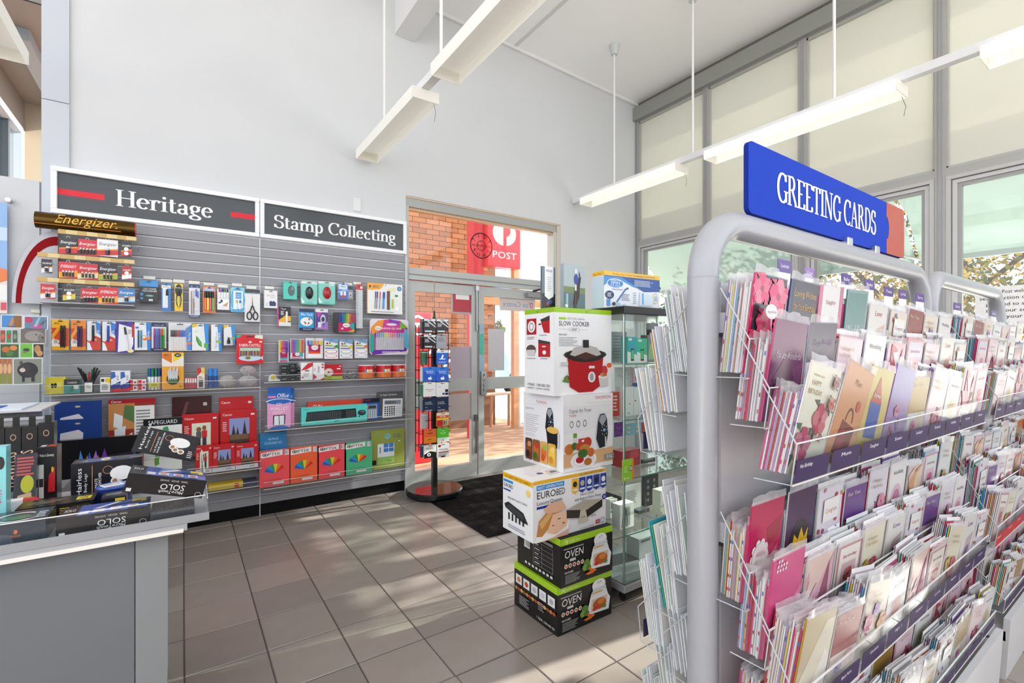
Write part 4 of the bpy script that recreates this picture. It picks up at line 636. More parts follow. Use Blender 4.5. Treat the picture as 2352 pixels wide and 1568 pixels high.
pack('mechanical_pencil_pack', 'white and blue card with a pair of mechanical pencils', 'pencil pack', (307, 740, 346, 804), lambda f: f.r(0, 0, 1, 1, '#eceeef').p([(.72, 1), (1, 1), (1, 0), (.8, 0)], '#2f86d8').e(.6, .46, .14, .08, '#d8a02a').e(.6, .46, .1, .055, '#f4f0e4').p([(.5, .4), (1, .5), (1, .4), (.6, .34)], '#e8792a').r(.56, .1, .72, .32, '#cfe0ee').t('Paper Mate', .9, .45, .06, '#fff', .5, 'l', rot=1.5).r(.1, .78, .3, .84, '#3a6fc0'), pens=[(.28, .1, .72, .005, '#23477a', '#2f62a0'), (.44, .1, .72, .005, '#2f86a0', '#39a0b8')], group=grp)
pack('ballpoint_pack', 'dark navy card with five ballpoints in rainbow colours', 'pen pack', (348, 741, 382, 806), lambda f: f.r(0, 0, 1, 1, '#d8dade').r(0, .86, 1, 1, '#1f2c58').r(0, 0, 1, .1, '#1f2c58').t('STAEDTLER', .5, .9, .035, '#dfe4f0', .7, 'c').r(.84, .1, 1, .5, '#c9ccd2').lines(.15, .03, .85, .07, 1, '#cbd'), pens=[(.2, .1, .8, .0055, '#8a1f7a', '#c03a8a'), (.36, .1, .8, .0055, '#1f6fc0', '#2f8fe0'), (.52, .1, .8, .0055, '#5a2fa0', '#7a3fc0'), (.68, .1, .8, .0055, '#1f8a4a', '#e8502a'), (.82, .1, .8, .0055, '#2f8a2f', '#6fc83a')], group=grp)
pack('stick_pen_pack', 'clear bag of ten white stick pens with black, red and blue caps', 'pen pack', (387, 741, 440, 806), lambda f: f.r(0, 0, 1, 1, '#dfe2e6').p([(.74, .8), (1, .95), (1, .02), (.8, .02)], '#2f86d8').r(.78, .24, 1, .32, '#e8792a').t('Paper Mate', .93, .35, .06, '#fff', .45, 'l', rot=1.5), pens=[(.12+.066*k, .04, .74, .0042, '#f4f4f6', ('#1d1d1f', '#1d1d1f', '#1d1d1f', '#3a3a3e', '#c8282e', '#c8282e', '#2f62c8', '#2f62c8', '#2f6fd8', '#2f6fd8')[k]) for k in range(10)], th=.02, body='#e3e6ea', group=grp, clearw=True)
pack('correction_pen_pack', 'white and blue card with a green leaf shaped correction tape', 'correction tape', (441, 744, 479, 805), lambda f: f.r(0, 0, 1, 1, '#eef0f0').p([(.7, 1), (1, 1), (1, 0), (.85, 0)], '#3a92dc').p([(0, .86), (.3, .9), (.3, 1), (0, 1)], '#f0c42a').p([(.24, .56), (.36, .5), (.58, .3), (.6, .12), (.4, .2), (.24, .38)], '#35a03a').p([(.3, .5), (.5, .3), (.58, .14), (.42, .34)], '#8fd06a').r(.72, .1, .95, .28, '#58b83a').e(.25, .72, .14, .05, '#dfe6e2'), body='#eef0f0', rad=.012, group=grp)
pack('correction_pen_pack', 'narrow white and blue card with one slim correction pen', 'correction pen', (485, 745, 509, 806), lambda f: f.r(0, 0, 1, 1, '#eef0f0').p([(.6, 1), (1, 1), (1, 0), (.75, 0)], '#3a92dc').r(.5, .32, .95, .4, '#9ac83a').t('Liquid', .82, .42, .08, '#fff', .8, 'l', rot=1.5), pens=[(.4, .14, .74, .006, '#e6eaee', '#f4f6f8')], group=grp)
pack('correction_fluid_pack', 'short white and blue card with a bottle of correction fluid', 'correction fluid', (514, 746, 540, 793), lambda f: f.r(0, 0, 1, 1, '#eceeee').p([(.62, 1), (1, 1), (1, 0), (.8, 0)], '#3a92dc').p([(0, .84), (.3, .88), (.3, 1), (0, 1)], '#f0c42a').r(.6, .3, .95, .38, '#9ac83a'), group=grp, extra=lambda r, w_, h_: obj('fluid_bottle', G().lathe([(.0, .0), (.011, .0), (.011, .03), (.006, .034), (.006, .05), (0, .05)], '#23262a', 10, (-.006, -.012, .012)), 'gloss', r))
pack('coloured_pencil_box', 'flat red FABER-CASTELL box of coloured pencils', 'pencil box', (543, 769, 605, 835), lambda f: f.r(0, 0, 1, 1, '#dc1c2a').p([(0, .88), (.12, .92), (.2, 1), (0, 1)], '#3fae94').p([(.66, .9), (.98, .86), (.98, 1), (.7, 1)], '#e6ead0').t('FABER-CASTELL', .5, .60, .09, '#fff', .82, 'c').p([(.42, .74), (.5, .8), (.58, .74), (.5, .72)], '#f4e9e4').r(.12, .26, .88, .56, '#6fc4b0').r(.14, .26, .86, .47, '#3a2c2c').e(.5, .2, .42, .11, '#bfe0ee').p([(.88, .2), (.98, .27), (.98, .12)], '#bfe0ee').e(.42, .2, .1, .05, '#8a7a3a').r(.84, .74, .95, .79, '#f2efe9'), pens=[(.16+.043*k, .27, .54, .0036, (RB+RB)[(k*5) % 12], '#cfe0d0') for k in range(17)], th=.014, D=.085, body='#dc1c2a', group=grp)
# ------------------------------------------------------------------ shelves on the slatwall
def tray(label, x0, x1, z, dp, lip, ends=True):
    t = thing('acrylic_shelf', label, 'shelf', (0, 0, 0)); yf = YS-dp
    obj('base', G().box(x0, yf, z-.004, x1, YS-.001, z, '#fff'), 'acrylic', t); obj('front_lip', G().box(x0, yf-.004, z-.004, x1, yf-.0005, z+lip, '#fff'), 'acrylic', t)
    obj('lip_edge', G().box(x0, yf-.0042, z+lip, x1, yf-.0002, z+lip+.0025, '#eceae4').box(x0, yf-.0055, z-.008, x1, yf-.004, z-.003, '#d9d6c8'), 'plastic', t)
    if ends:
        for x in (x0, x1-.004): obj('end_panel', G().box(x+.0005, yf, z, x+.0035, YS-.002, z+lip+.02, '#fff'), 'acrylic', t)
    return t
tray('clear shelf of loose stationery under the hanging pens', -.735, .495, 1.067, .19, .055); tray('clear shelf of boxes and disc tubs under the label packs', .52, 1.752, 1.10, .19, .05)
tray('clear shelf holding the keyboard and calculators', .52, 1.752, .722, .20, .035); tray('low clear shelf holding the bright paper packs', .52, 1.755, .256, .16, .05)
tray('clear ledge holding the red photo paper packs', .02, .505, .432, .17, .05); tray('lowest clear ledge holding yellow envelopes', .10, .505, .285, .13, .03); tray('clear ledge holding the dark blue document wallets', -.72, .0, .60, .16, .03)
def item(name, label, cat, box, zs, dp, Yf, body='#eee', draw=None, mat='gloss', group=None, top=None, side=None, lean=0, rad=0, extra=None, drawtop=None):
    xc, w_, zb, h_ = geo(box, Yf); h_ = zb+h_-zs-.002; r = thing(name, label, cat, (xc, Yf, zs+.002), 0, group); r.rotation_euler = (-lean, 0, 0)
    g = G()
    if rad: g.prism(rrect(w_, h_, rad), 0, dp, body, side)
    else: g.box(-w_/2, 0, 0, w_/2, dp, h_, body, top=top, left=side)
    bd_ = obj('box_body' if dp > .02 else 'cover', g, mat, r)
    if draw: f = Face((-w_/2, -.0003, 0), (1, 0, 0), (0, 0, 1), w_, h_); draw(f); obj('front_print', f.g, mat, bd_)
    if drawtop: f = Face((-w_/2, 0, h_+.0003), (1, 0, 0), (0, 1, 0), w_, dp); drawtop(f); obj('top_print', f.g, mat, bd_)
    if extra: extra(r, w_, h_)
    return r
Y1 = 4.22; Z1 = 1.067; g1 = 'small stationery on the clear shelf'
item('note_pad_stack', 'stack of yellow sticky notes at the postcard end of the shelf', 'note pads', (104, 866, 150, 893), Z1, .07, Y1, '#e8d23a', lambda f: f.p([(.1, .3), (.9, .5), (.9, .8), (.1, .6)], '#f2e25a').e(.35, .5, .08, .15, '#222').e(.5, .52, .08, .15, '#222'), 'paper', g1, '#f4e65a')
item('card_box', 'small teal and black box behind the shelf lip', 'box', (147, 870, 184, 901), Z1, .06, Y1-.02, '#2b8f84', lambda f: f.r(0, .6, 1, 1, '#23292c').p([(.3, .2), (.5, .1), (.7, .3), (.5, .55)], '#2f6f54').r(.6, .3, .9, .55, '#ddd').t('CARDS', .5, .7, .12, '#eee', .6, 'c'), 'gloss', g1, '#a9c06a')
pc = thing('pen_cup', 'dark cup full of black and red pens with a price ticket', 'pen cup', (0, 0, 0), 0, g1); xc, w_, zb, h_ = geo((192, 871, 214, 899), Y1); cx_ = xc
obj('cup', G().lathe([(0, 0), (w_*.45, 0), (w_*.52, h_), (w_*.48, h_), (w_*.42, .01)], '#3a3c40', 16, (cx_, Y1+.03, Z1+.002)), 'plastic', pc); f = Face((cx_-w_*.4, Y1+.03-w_*.56, Z1+.005), (1, 0, 0), (0, 0, 1), w_*.8, h_*.8); f.r(0, 0, 1, 1, '#eceae4').t('70c', .5, .4, .3, '#333', .7, 'c'); obj('price_ticket', f.g, 'paper', pc)
for k in range(9): a = -1.1+k*.27; obj('pen', G().cyl((cx_+.006*math.sin(a*3), Y1+.03, Z1+.02), (cx_+.06*math.sin(a), Y1+.03-.02*math.cos(k*2), Z1+.15+.02*math.cos(k)), .0055, '#c22' if k == 4 else ('#1f6a3a' if k == 5 else '#19191b'), 7), 'plastic', pc)
item('clip_box', 'white box with yellow and black print beside the pen cup', 'box', (230, 866, 253, 897), Z1, .06, Y1, '#e9e7e0', lambda f: f.p([(.5, .7), (1, .6), (1, .95), (.5, .95)], '#e8c52a').lines(.15, .15, .8, .55, 4, '#444').r(.1, .7, .4, .9, '#333'), 'paper', g1)
for k in range(2): item('glue_stick_box', 'tall blue, white and red glue box, '+['the one beside the clip box', 'the one beside the eraser boxes'][k], 'box', (255+k*22, 851, 277+k*22, 897), Z1, .10, Y1, '#e8ebf0', lambda f: f.p([(0, 0), (1, 0), (1, .5), (.0, .3)], '#23408f').p([(0, 0), (1, 0), (1, .18), (0, .1)], '#cc2a33').r(.55, .5, .9, .8, '#f4f4f4').lines(.58, .52, .86, .78, 5, '#666').p([(0, .6), (.5, .7), (.4, .95), (0, .95)], '#3a66b8'), 'gloss', g1, '#f2f2f4')
for k in range(4): item('eraser_box', 'small red and white eraser box in the row of four', 'box', (296+(k % 2)*20, 871+(0 if k > 1 else 12), 315+(k % 2)*20, 884+(0 if k > 1 else 12)), Z1 if k < 2 else Z1+.036, .05, Y1, '#e6e3e2', lambda f: f.r(.05, .1, .5, .9, '#c92f3a').r(.6, .3, .9, .7, '#b8434c'), 'paper', g1)
mk = thing('marker_tub', 'clear tub of green and blue capped board markers', 'marker tub', (0, 0, 0), 0, g1); xc, w_, zb, h_ = geo((337, 842, 371, 893), Y1)
obj('tub', G().lathe([(0, 0), (w_*.5, 0), (w_*.5, h_*.5)], '#fff', 20, (xc, Y1+.05, Z1+.002)), 'acrylic', mk); f = Face((xc-w_*.36, Y1+.05-w_*.51, Z1+.02), (1, 0, 0), (0, 0, 1), w_*.72, .035); f.r(0, 0, 1, 1, '#c9c23a').t('Artline', .5, .3, .45, '#222', .6, 'c'); obj('label_band', f.g, 'paper', mk)
for k in range(10): a = k*.628; x, y = xc+w_*.38*math.cos(a), Y1+.05+w_*.38*math.sin(a); obj('marker', G().cyl((x, y, Z1+.004), (x, y, Z1+h_*.62), .0085, '#e9ebee', 8).cyl((x, y, Z1+h_*.62), (x, y, Z1+h_), .009, '#1d7a54' if k % 3 else '#2a4fa8', 8), 'gloss', mk)
def bicdisp(r, w_, h_):
    for k in range(9): x = -w_*.22+w_*.44*k/8; obj('pen', G().cyl((x*.8, -.012, h_*.22), (x, -.016+.006*(k % 2), h_*(.5+.05*(k % 3))), .004, '#d9dce0', 6).cyl((x*.8, -.012, h_*.2), (x*.8, -.012, h_*.3), .0045, '#3f6a3a', 6), 'gloss', r)
item('pen_display_box', 'orange cardboard counter display of BIC pens with a NEW flash', 'display box', (372, 808, 422, 891), Z1, .07, Y1-.005, '#e9a33c', lambda f: f.r(0, 0, 1, 1, '#eda73f').r(0, .62, 1, .97, '#ece7dc').p([(0, .85), (.45, .7), (.45, .97), (0, .97)], '#e07a2a').p([(.5, .72), (1, .9), (1, .97), (.5, .97)], '#f0d43a').t('BIC', .1, .9, .05, '#222', .2).e(.72, .92, .16, .05, '#222').t('NEW', .72, .895, .045, '#fff', .2, 'c').e(.5, .28, .3, .16, '#4f5a34').t('BIC', .8, .05, .04, '#222', .15), 'paper', g1, extra=bicdisp)
for k in range(5): item('glue_bottle', 'tiny red and white tube in the row behind the lip', 'tube', (425+k*5.4, 866, 429.6+k*5.4, 888), Z1, .015, Y1, '#b8404a', lambda f: f.r(.1, .5, .9, .9, '#e6dcdc'), 'gloss', g1, rad=.003)
item('lead_tub', 'upright red, yellow and white lead refill pack', 'refill pack', (453, 844, 470, 888), Z1, .03, Y1, '#ddd', lambda f: f.r(0, .5, 1, 1, '#e9e5da').p([(.0, .6), (.6, .8), (.5, 1), (0, 1)], '#c8342e').r(.6, .7, 1, 1, '#e8cf3a').r(.2, .05, .8, .4, '#54423c').lines(.15, .45, .85, .6, 3, '#a33'), 'gloss', g1)
for k in range(2): xc, w_, zb, h_ = geo((478+k*12, 843, 489+k*12, 887), Y1); gt = thing('glue_stick', 'blue capped glue stick, '+['beside the refill pack', 'beside the bag of gold clips'][k], 'glue stick', (xc, Y1+.03, Z1+.002), 0, g1); obj('tube', G().lathe([(0, 0), (w_*.48, 0), (w_*.48, h_*.72)], '#1f4f9a', 14), 'gloss', gt); obj('cap', G().lathe([(w_*.5, h_*.62), (w_*.5, h_), (0, h_)], '#2f86dc', 14), 'plastic', gt)
def bag(box, label, cols, n, sz, z):
    xc, w_, zb, h_ = geo(box, Y1); t = thing('small_parts_bag', label, 'bag', (xc, Y1+.03, z+.002), 0, g1); h_ = zb+h_-z; rd = random.Random(int(box[0])); q = G()
    for k in range(n): a = (rd.uniform(-.42, .42)*w_, rd.uniform(-.02, .02), rd.uniform(.03, .85)*h_); d = Vector((rd.uniform(-1, 1), rd.uniform(-.3, .3), rd.uniform(-1, 1))).normalized()*sz; q.tube([a, Vector(a)+d, Vector(a)+d+Vector((.006, 0, .004))], .0018, rd.choice(cols), 5)
    o = obj('contents', q, 'metal' if cols[0] == '#c9a24a' else 'plastic', t); o['kind'] = 'stuff'; obj('bag_film', G().ball((0, 0, h_*.5), 1, '#fff', w_*.5, .032, h_*.52, 12, 8), 'sleeve', t)
bag((502, 862, 544, 886), 'flat clear bag of gold paper clips', ['#c9a24a', '#b58f3a'], 60, .012, Z1); bag((548, 862, 592, 886), 'clear bag of red rubber bands', ['#b8262e', '#8f2a2e', '#d8c9b0'], 50, .016, Z1)
bag((550, 840, 590, 862), 'upper clear bag of white and red bands on top of the red bag', ['#d9d4cc', '#b8262e', '#333'], 50, .016, Z1+.088)
# right upper shelf
Z2 = 1.10; g2 = 'boxes and tubs on the disc shelf'
td = thing('tape_dispenser', 'small white tape dispenser with yellow tape', 'tape dispenser', (atY(630, 862, Y1).x, Y1+.03, Z2+.002), 0, g2); obj('body', G().prism([(-.04, 0), (.045, 0), (.045, .012), (.02, .02), (.012, .05), (-.012, .056), (-.035, .04)], -.012, .012, '#e3e3dc'), 'plastic', td); obj('tape_roll', G().cyl((-.005, -.014, .03), (-.005, .014, .03), .018, '#d8c23a', 16), 'gloss', td)
for i, (x0, x1, ys) in enumerate(((645, 667, (838, 851, 864, 877)), (667, 682, (834, 845, 856, 866, 877)), (682, 696, (843, 852, 861, 869, 877)))):
    for k in range(len(ys)-1):
        zt = Z2+(877-ys[k+1])/1098*3.75; item('ink_box', ['wide', 'middle', 'narrow'][i]+' pile of black and turquoise ink boxes, '+['top one', 'second one down', 'third one down', 'lowest one'][k], 'box', (x0, ys[k]+.6, x1-.6, ys[k+1]), zt, .09, Y1, '#232629', lambda f: f.t('brother', .1, .3, .3, '#e4e6e8', .5).r(.72, .1, .95, .9, '#2f3437'), 'gloss', g2, '#35a89a' if k == 0 else '#1a1c1e')
for k in range(2): item('label_tape_box', ['white box with a red swoosh beside the ink boxes', 'white and red box beside the red disc box'][k], 'box', (691+k*28, 832, 718+k*27, 877), Z2, .1, Y1-.01, '#efeeee', (lambda f: f.p([(.0, .55), (.6, .95), (1, 1), (1, .8), (.5, .6)], '#d5303a').r(.35, .5, .7, .56, '#444').e(.15, .16, .08, .05, '#c33').lines(.2, .2, .8, .4, 3, '#b99')) if k == 0 else (lambda f: f.p([(0, 0), (.6, .0), (1, .12), (1, .0)], '#d5303a').p([(0, .0), (.35, .15), (0, .4)], '#d5303a').t('Tape', .2, .5, .08, '#b33', .3, 'l', rot=1.57).e(.85, .88, .1, .05, '#c33').e(.85, .72, .1, .05, '#c33').lines(.4, .4, .6, .8, 6, '#777')), 'gloss', g2, '#f4f2f2')
item('disc_box', 'red box of compact discs with a rainbow disc and lime base', 'box', (744, 836, 786, 876), Z2, .1, Y1, '#c0202a', lambda f: f.r(0, 0, 1, .2, '#a5c82a').r(0, .2, 1, .26, '#8a1a20').e(.26, .48, .25, .26, '#d8d2c2').p([(.26, .48), (.48, .6), (.5, .4)], '#d0a0c8').p([(.26, .48), (.06, .36), (.2, .24)], '#a0c8b0').e(.26, .48, .06, .06, '#c0202a').r(.7, .66, .9, .74, '#f0f0f0').t('CD-RW', .1, .06, .1, '#333', .3).t('tdk', .8, .84, .08, '#fff', .16), 'gloss', g2, '#d8303a')
cs = thing('clear_clip_tub', 'clear tub of black and silver clips beside the disc tubs', 'tub', (0, 0, 0), 0, g2); xc, w_, zb, h_ = geo((790, 848, 823, 871), Y1); obj('tub', G().bbox(xc-w_/2, Y1, Z2+.002, xc+w_/2, Y1+.07, Z2+h_, '#fff', .004), 'acrylic', cs); q = G(); rd = random.Random(2)
for k in range(30): a = Vector((xc+rd.uniform(-.42, .42)*w_, Y1+rd.uniform(.01, .06), Z2+rd.uniform(.006, .7)*h_)); q.box(a.x, a.y, a.z, a.x+.012, a.y+.006, a.z+.008, rd.choice(['#2a2a2c', '#c9ccd0', '#8f9396']))
o = obj('contents', q, 'metal', cs); o['kind'] = 'stuff'
for i, (x0, x1) in enumerate(((828, 864), (870, 904), (905, 937))):
    xc, w_, zb, h_ = geo((x0, 841, x1, 868), Y1); h_ = .115; t = thing('disc_spindle', 'red and orange tub of discs, '+['beside the clip tub', 'between two other disc tubs', 'at the door end of the shelf'][i], 'disc tub', (xc, Y1+.06, Z2+.002), 0, 'red and orange disc tubs'); R2 = w_*.5
    obj('tub', G().lathe([(0, 0), (R2, 0), (R2, h_*.4)], '#e8742a', 22), 'gloss', t); obj('lid', G().lathe([(R2*1.01, h_*.4), (R2*1.01, h_*.94), (R2*.94, h_), (0, h_)], '#cc2430', 22, cols=['#cc2430', '#e4e0e0', '#d9d6d6']), 'gloss', t); q = G()
    for k in range(5): a0, a1 = -2.0+k*.2, -2.0+(k+1)*.2; q.poly([(R2*1.02*math.cos(a0), R2*1.02*math.sin(a0), h_*.45), (R2*1.02*math.cos(a1), R2*1.02*math.sin(a1), h_*.45), (R2*1.02*math.cos(a1), R2*1.02*math.sin(a1), h_*.66), (R2*1.02*math.cos(a0), R2*1.02*math.sin(a0), h_*.66)], ['#3a9ab0', '#e8e8e8', '#d8c03a', '#e8e8e8', '#f0b8a0'][k])
    obj('label', q, 'paper', t)
# keyboard shelf
Z3 = .724; Y3 = 4.22
for k in range(2): item('disc_wallet_pack', ['pink and blue CD WALLET pack in front', 'second pink and blue CD WALLET pack tucked behind the first'][k], 'disc wallet', (614+k*8, 887+k*3, 668+k*8, 984), Z3, .012, Y3+k*.05, '#e9a4cf', lambda f: f.r(0, 0, 1, 1, '#eaa6d0').r(0, .68, 1, 1, '#2f6fc4').r(0, .86, 1, 1, '#2a62b4').e(.5, .66, .55, .08, '#2f6fc4').ring(.5, .62, .62, .1, .14, '#f2f4f8', 20, 160).r(.04, .74, .36, .79, '#e58fb8').t('Office', .38, .74, .1, '#fff', .52, 'l', sk=.25).t('CD', .5, .54, .07, '#fff', .26, 'c').t('WALLET', .5, .44, .07, '#fff', .76, 'c').lines(.2, .34, .8, .42, 3, '#f6d8ea').p([(.24, .06), (.74, .06), (.76, .32), (.24, .32)], '#2a2f4a').p([(.28, .07), (.49, .07), (.47, .3), (.29, .3)], '#e9f0f4').p([(.52, .07), (.7, .07), (.71, .3), (.5, .3)], '#e4edf2').e(.5, .0, .4, .05, '#2f6fc4'), 'gloss', 'disc wallet packs', '#2a62b4')
def keyboard(f):
    f.r(0, 0, 1, 1, '#5fd8cf').p([(.06, .22), (.83, .26), (.82, .78), (.08, .74)], '#26292b')
    for r in range(5):
        for c in range(17):
            u0 = .075+c*.031+r*-.002; v0 = .62-r*.085
            if r == 4 and 4 < c < 10: continue
            f.g.poly([f.P(u0, v0), f.P(u0+.025, v0), f.P(u0+.025, v0+.065), f.P(u0, v0+.065)], '#4c5154')
        for c in range(4): u0 = .665+c*.036; v0 = .62-r*.085; f.g.poly([f.P(u0, v0), f.P(u0+.029, v0), f.P(u0+.029, v0+.065), f.P(u0, v0+.065)], '#4c5154')
    f.k += 1; f.g.poly([f.P(.22, .285), f.P(.36, .285), f.P(.36, .33), f.P(.22, .33)], '#4c5154'); f.k += 1
    f.e(.915, .5, .065, .17, '#2b2e30').e(.92, .54, .04, .1, '#6a7074').e(.9, .46, .03, .09, '#3b3f42').t('MK270', .03, .86, .06, '#2a8a80', .08).t('logitech', .52, .1, .08, '#153a36', .09, 'c').r(.86, .26, .88, .33, '#26292b')
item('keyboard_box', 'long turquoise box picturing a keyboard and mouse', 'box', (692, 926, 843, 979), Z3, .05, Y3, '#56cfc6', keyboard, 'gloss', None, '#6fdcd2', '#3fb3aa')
item('orange_red_box', 'orange-red long box standing behind the turquoise keyboard box', 'box', (706, 915, 835, 976), Z3, .03, Y3+.08, '#d8452f', lambda f: f.r(0, 0, 1, 1, '#dd4a33').t('QUN', .09, .7, .16, '#fff', .16), 'gloss')
def keys(x0, y0, x1, y1, nx, ny, c, c2): return lambda f: [f.e(x0+(x1-x0)*(i+.5)/nx, y0+(y1-y0)*(j+.5)/ny, (x1-x0)/nx*.36, (y1-y0)/ny*.36, c2 if (i == 0 and j == 0) else c, 8) for i in range(nx) for j in range(ny)]
def calc1(f): f.r(0, 0, 1, 1, '#2a55a8').r(0, .8, 1, 1, '#1b2233').t('Canon', .06, .9, .06, '#e33', .4).r(.12, .05, .85, .72, '#8fa0b0').r(.3, .52, .78, .66, '#39424a').e(.22, .6, .1, .06, '#e8a52a'); keys(.16, .08, .82, .48, 5, 5, '#dfe5ea', '#c33')(f)
item('calculator_pack', 'blue blister pack with a small grey calculator', 'calculator', (834, 913, 872, 964), Z3, .014, Y3+.03, '#2a55a8', calc1, 'gloss')
def calc2(f): f.r(0, 0, 1, 1, '#55565a').t('12 Digit Calculator', .1, .86, .055, '#f2f2f2', .66).p([(.2, .02), (.96, .02), (.98, .72), (.22, .74)], '#e2e3e6').p([(.27, .52), (.9, .5), (.91, .66), (.28, .68)], '#8c9096').p([(.3, .55), (.72, .54), (.72, .63), (.3, .64)], '#5d6468'); keys(.26, .06, .68, .46, 5, 5, '#1d1e20', '#c22')(f); keys(.7, .06, .94, .46, 3, 5, '#c6c9cd', '#c6c9cd')(f)
item('calculator_pack', 'dark grey card with a large silver twelve digit calculator', 'calculator', (866, 897, 926, 962), Z3, .014, Y3+.04, '#55565a', calc2, 'gloss')
# bottom right: paper packs
Z4 = .258; Y4 = 4.235
item('stationery_kit', 'blue stationery kit bag behind the red paper packs', 'stationery kit', (597, 990, 658, 1100), Z4, .03, Y4+.07, '#2f7fb8', lambda f: f.t('40-PACK', .5, .86, .045, '#bfe0f0', .4, 'c').t('STATIONERY KIT', .5, .78, .045, '#bfe0f0', .66, 'c').p([(.4, .4), (.4, .66), (.48, .68), (.48, .4)], '#8fc0dc').p([(.52, .4), (.52, .66), (.6, .64), (.6, .4)], '#7fb4d4'), 'gloss')
def optix(c): 
    def d(f):
        f.r(0, 0, 1, 1, c).p([(.04, .8), (.74, .84), (.74, .985), (.04, .94)], '#ece6e6').t('PTIX', .27, .85, .075, '#161618', .4).e(.175, .885, .09, .042, '#161618').e(.175, .885, .062, .027, '#ece6e6').e(.175, .885, .028, .02, '#161618').t('Coloured', .35, .945, .025, '#e8902a', .3)
        f.bars(.8, .83, .95, .97, 7)
        for k, q in enumerate(('#2f5fc0', '#2f8fd0', '#2f9a4a', '#e8c83a', '#e8792a', '#d8302f')): a0, a1 = math.radians(165-k*22), math.radians(143-k*22); f.p([(.5, .36), (.5+.36*math.cos(a0), .36+.26*math.sin(a0)), (.5+.36*math.cos(a1), .36+.26*math.sin(a1))], q)
        f.t('Coloured paper', .5, .2, .022, mix(c, '#000', .5), .4, 'c').lines(.2, .13, .8, .18, 2, mix(c, '#000', .45)).r(.42, .06, .78, .12, '#eceae8')
    return d
for (bx_, c, lab) in (((596, 1028, 667, 1124), '#f0545a', 'coral red OPTIX paper pack beside the slatwall joint'), ((665, 1021, 732, 1114), '#f2643a', 'orange OPTIX paper pack'), ((729, 1016, 795, 1104), '#ee4f58', 'coral red OPTIX paper pack between the orange and green packs'), ((791, 1010, 855, 1096), '#4fb886', 'green OPTIX paper pack')): item('paper_pack', lab, 'paper pack', bx_, Z4, .014, Y4, c, optix(c), 'gloss', 'OPTIX paper packs')
item('clip_folder', 'olive green clip folder with a white label card', 'clip folder', (853, 981, 929, 1074), Z4, .012, Y4+.06, '#8f9a48', lambda f: f.r(0, 0, 1, 1, '#98a34c').e(.48, .82, .085, .07, '#7fc4cc').e(.45, .83, .012, .012, '#234').e(.51, .83, .012, .012, '#234').ring(.7, .82, .05, .05, .4, '#777').ring(.82, .81, .05, .05, .4, '#777').r(.8, .66, .87, .69, '#e4e6d8').r(.18, .3, .68, .64, '#e9eef0').r(.18, .12, .68, .3, '#9cc46a').r(.36, .42, .66, .64, '#4a86d0').r(.5, .42, .515, .64, '#e9eef0').r(.36, .52, .66, .535, '#e9eef0').r(.24, .4, .27, .56, '#777').t('Color', .45, .17, .05, '#345', .16).r(.02, .12, .14, .24, '#23261c'), 'gloss', None, rad=.01)
# left bay: photo paper, wallets, sleeve
Z5 = .434; Y5 = 4.215; CAN = '#c61a22'
def canon(pic, tx=True):
    def d(f):
        f.r(0, 0, 1, 1, CAN).t('Canon', .06, .87, .05, '#fff', .26).r(.84, .86, .94, .9, '#efe9e6')
        pic(f); f.lines(.06, .5, .2, .74, 5, '#f0c8c8')
    return d
def castle(f): f.r(.24, .1, .8, .8, '#8d9bd0').r(.24, .1, .8, .42, '#4a3a34').p([(.3, .4), (.36, .66), (.42, .4)], '#3a2f38').p([(.42, .4), (.47, .6), (.52, .4)], '#3a2f38').p([(.6, .4), (.66, .74), (.73, .4)], '#2f2730').r(.26, .3, .78, .42, '#7a5a40').r(.24, .1, .8, .2, '#26211f').p([(0, .0), (.22, .0), (.0, .2)], '#b9b4b6')
def couple(f): f.r(.26, .1, .78, .78, '#dfe8cf').e(.45, .63, .07, .06, '#8a5a3a').r(.38, .42, .52, .58, '#5a5a62').e(.6, .66, .06, .06, '#8a5a3a').r(.53, .44, .68, .6, '#c8242c').r(.4, .16, .5, .42, '#33363f').r(.55, .16, .66, .44, '#3a3d46').r(.26, .1, .78, .18, '#9fae84')
def spires(f): f.r(.24, .05, .82, .72, '#1e2f38').p([(.36, .05), (.42, .5), (.48, .05)], '#5aa0a8').p([(.56, .05), (.62, .4), (.68, .05)], '#5aa0a8')
item('photo_paper_pack', 'red Canon pack with a dark teal spires picture, behind the castle pack', 'photo paper', (503, 908, 582, 1000), Z5+.16, .012, Y5+.10, CAN, canon(spires), 'gloss', 'photo paper packs')
item('photo_paper_pack', 'large red Canon pack with a castle skyline picture', 'photo paper', (506, 937, 589, 1040), Z5+.12, .012, Y5+.07, CAN, canon(castle), 'gloss', 'photo paper packs')
item('photo_paper_pack', 'large red Canon pack picturing a walking couple', 'photo paper', (418, 946, 502, 1046), Z5+.12, .012, Y5+.06, CAN, canon(couple), 'gloss', 'photo paper packs')
for k, (x0, x1, lab) in enumerate(((449, 487, 'half width pack with the couple at the ledge end'), (488, 540, 'pack with castle picture in the middle of the ledge'), (541, 593, 'pack with castle picture beside the slatwall joint'))): item('photo_paper_pack', 'small red Canon '+lab, 'photo paper', (x0, 1020-k*3, x1, 1087-k*3), Z5, .012, Y5, CAN, (lambda f, k=k: (canon(couple if k == 0 else castle)(f), f.r(0, 0, 1, .16, '#d9d7d8'), [f.ring(.8-.08*j, .08, .03, .035, .4, '#555') for j in range(3)])), 'gloss', 'photo paper packs')
item('photo_paper_pack', 'glossy dark maroon pack lettered Luster', 'photo paper', (395, 907, 486, 1000), Z5+.16, .012, Y5+.11, '#3a1416', lambda f: f.r(0, 0, 1, 1, '#40171a').t('Luster', .36, .47, .12, '#f2eae8', .4).r(.78, .82, .88, .88, '#c9c0c0').p([(.3, .6), (.42, .9), (.34, .9), (.22, .62)], '#6e4345'), 'gloss', 'photo paper packs')
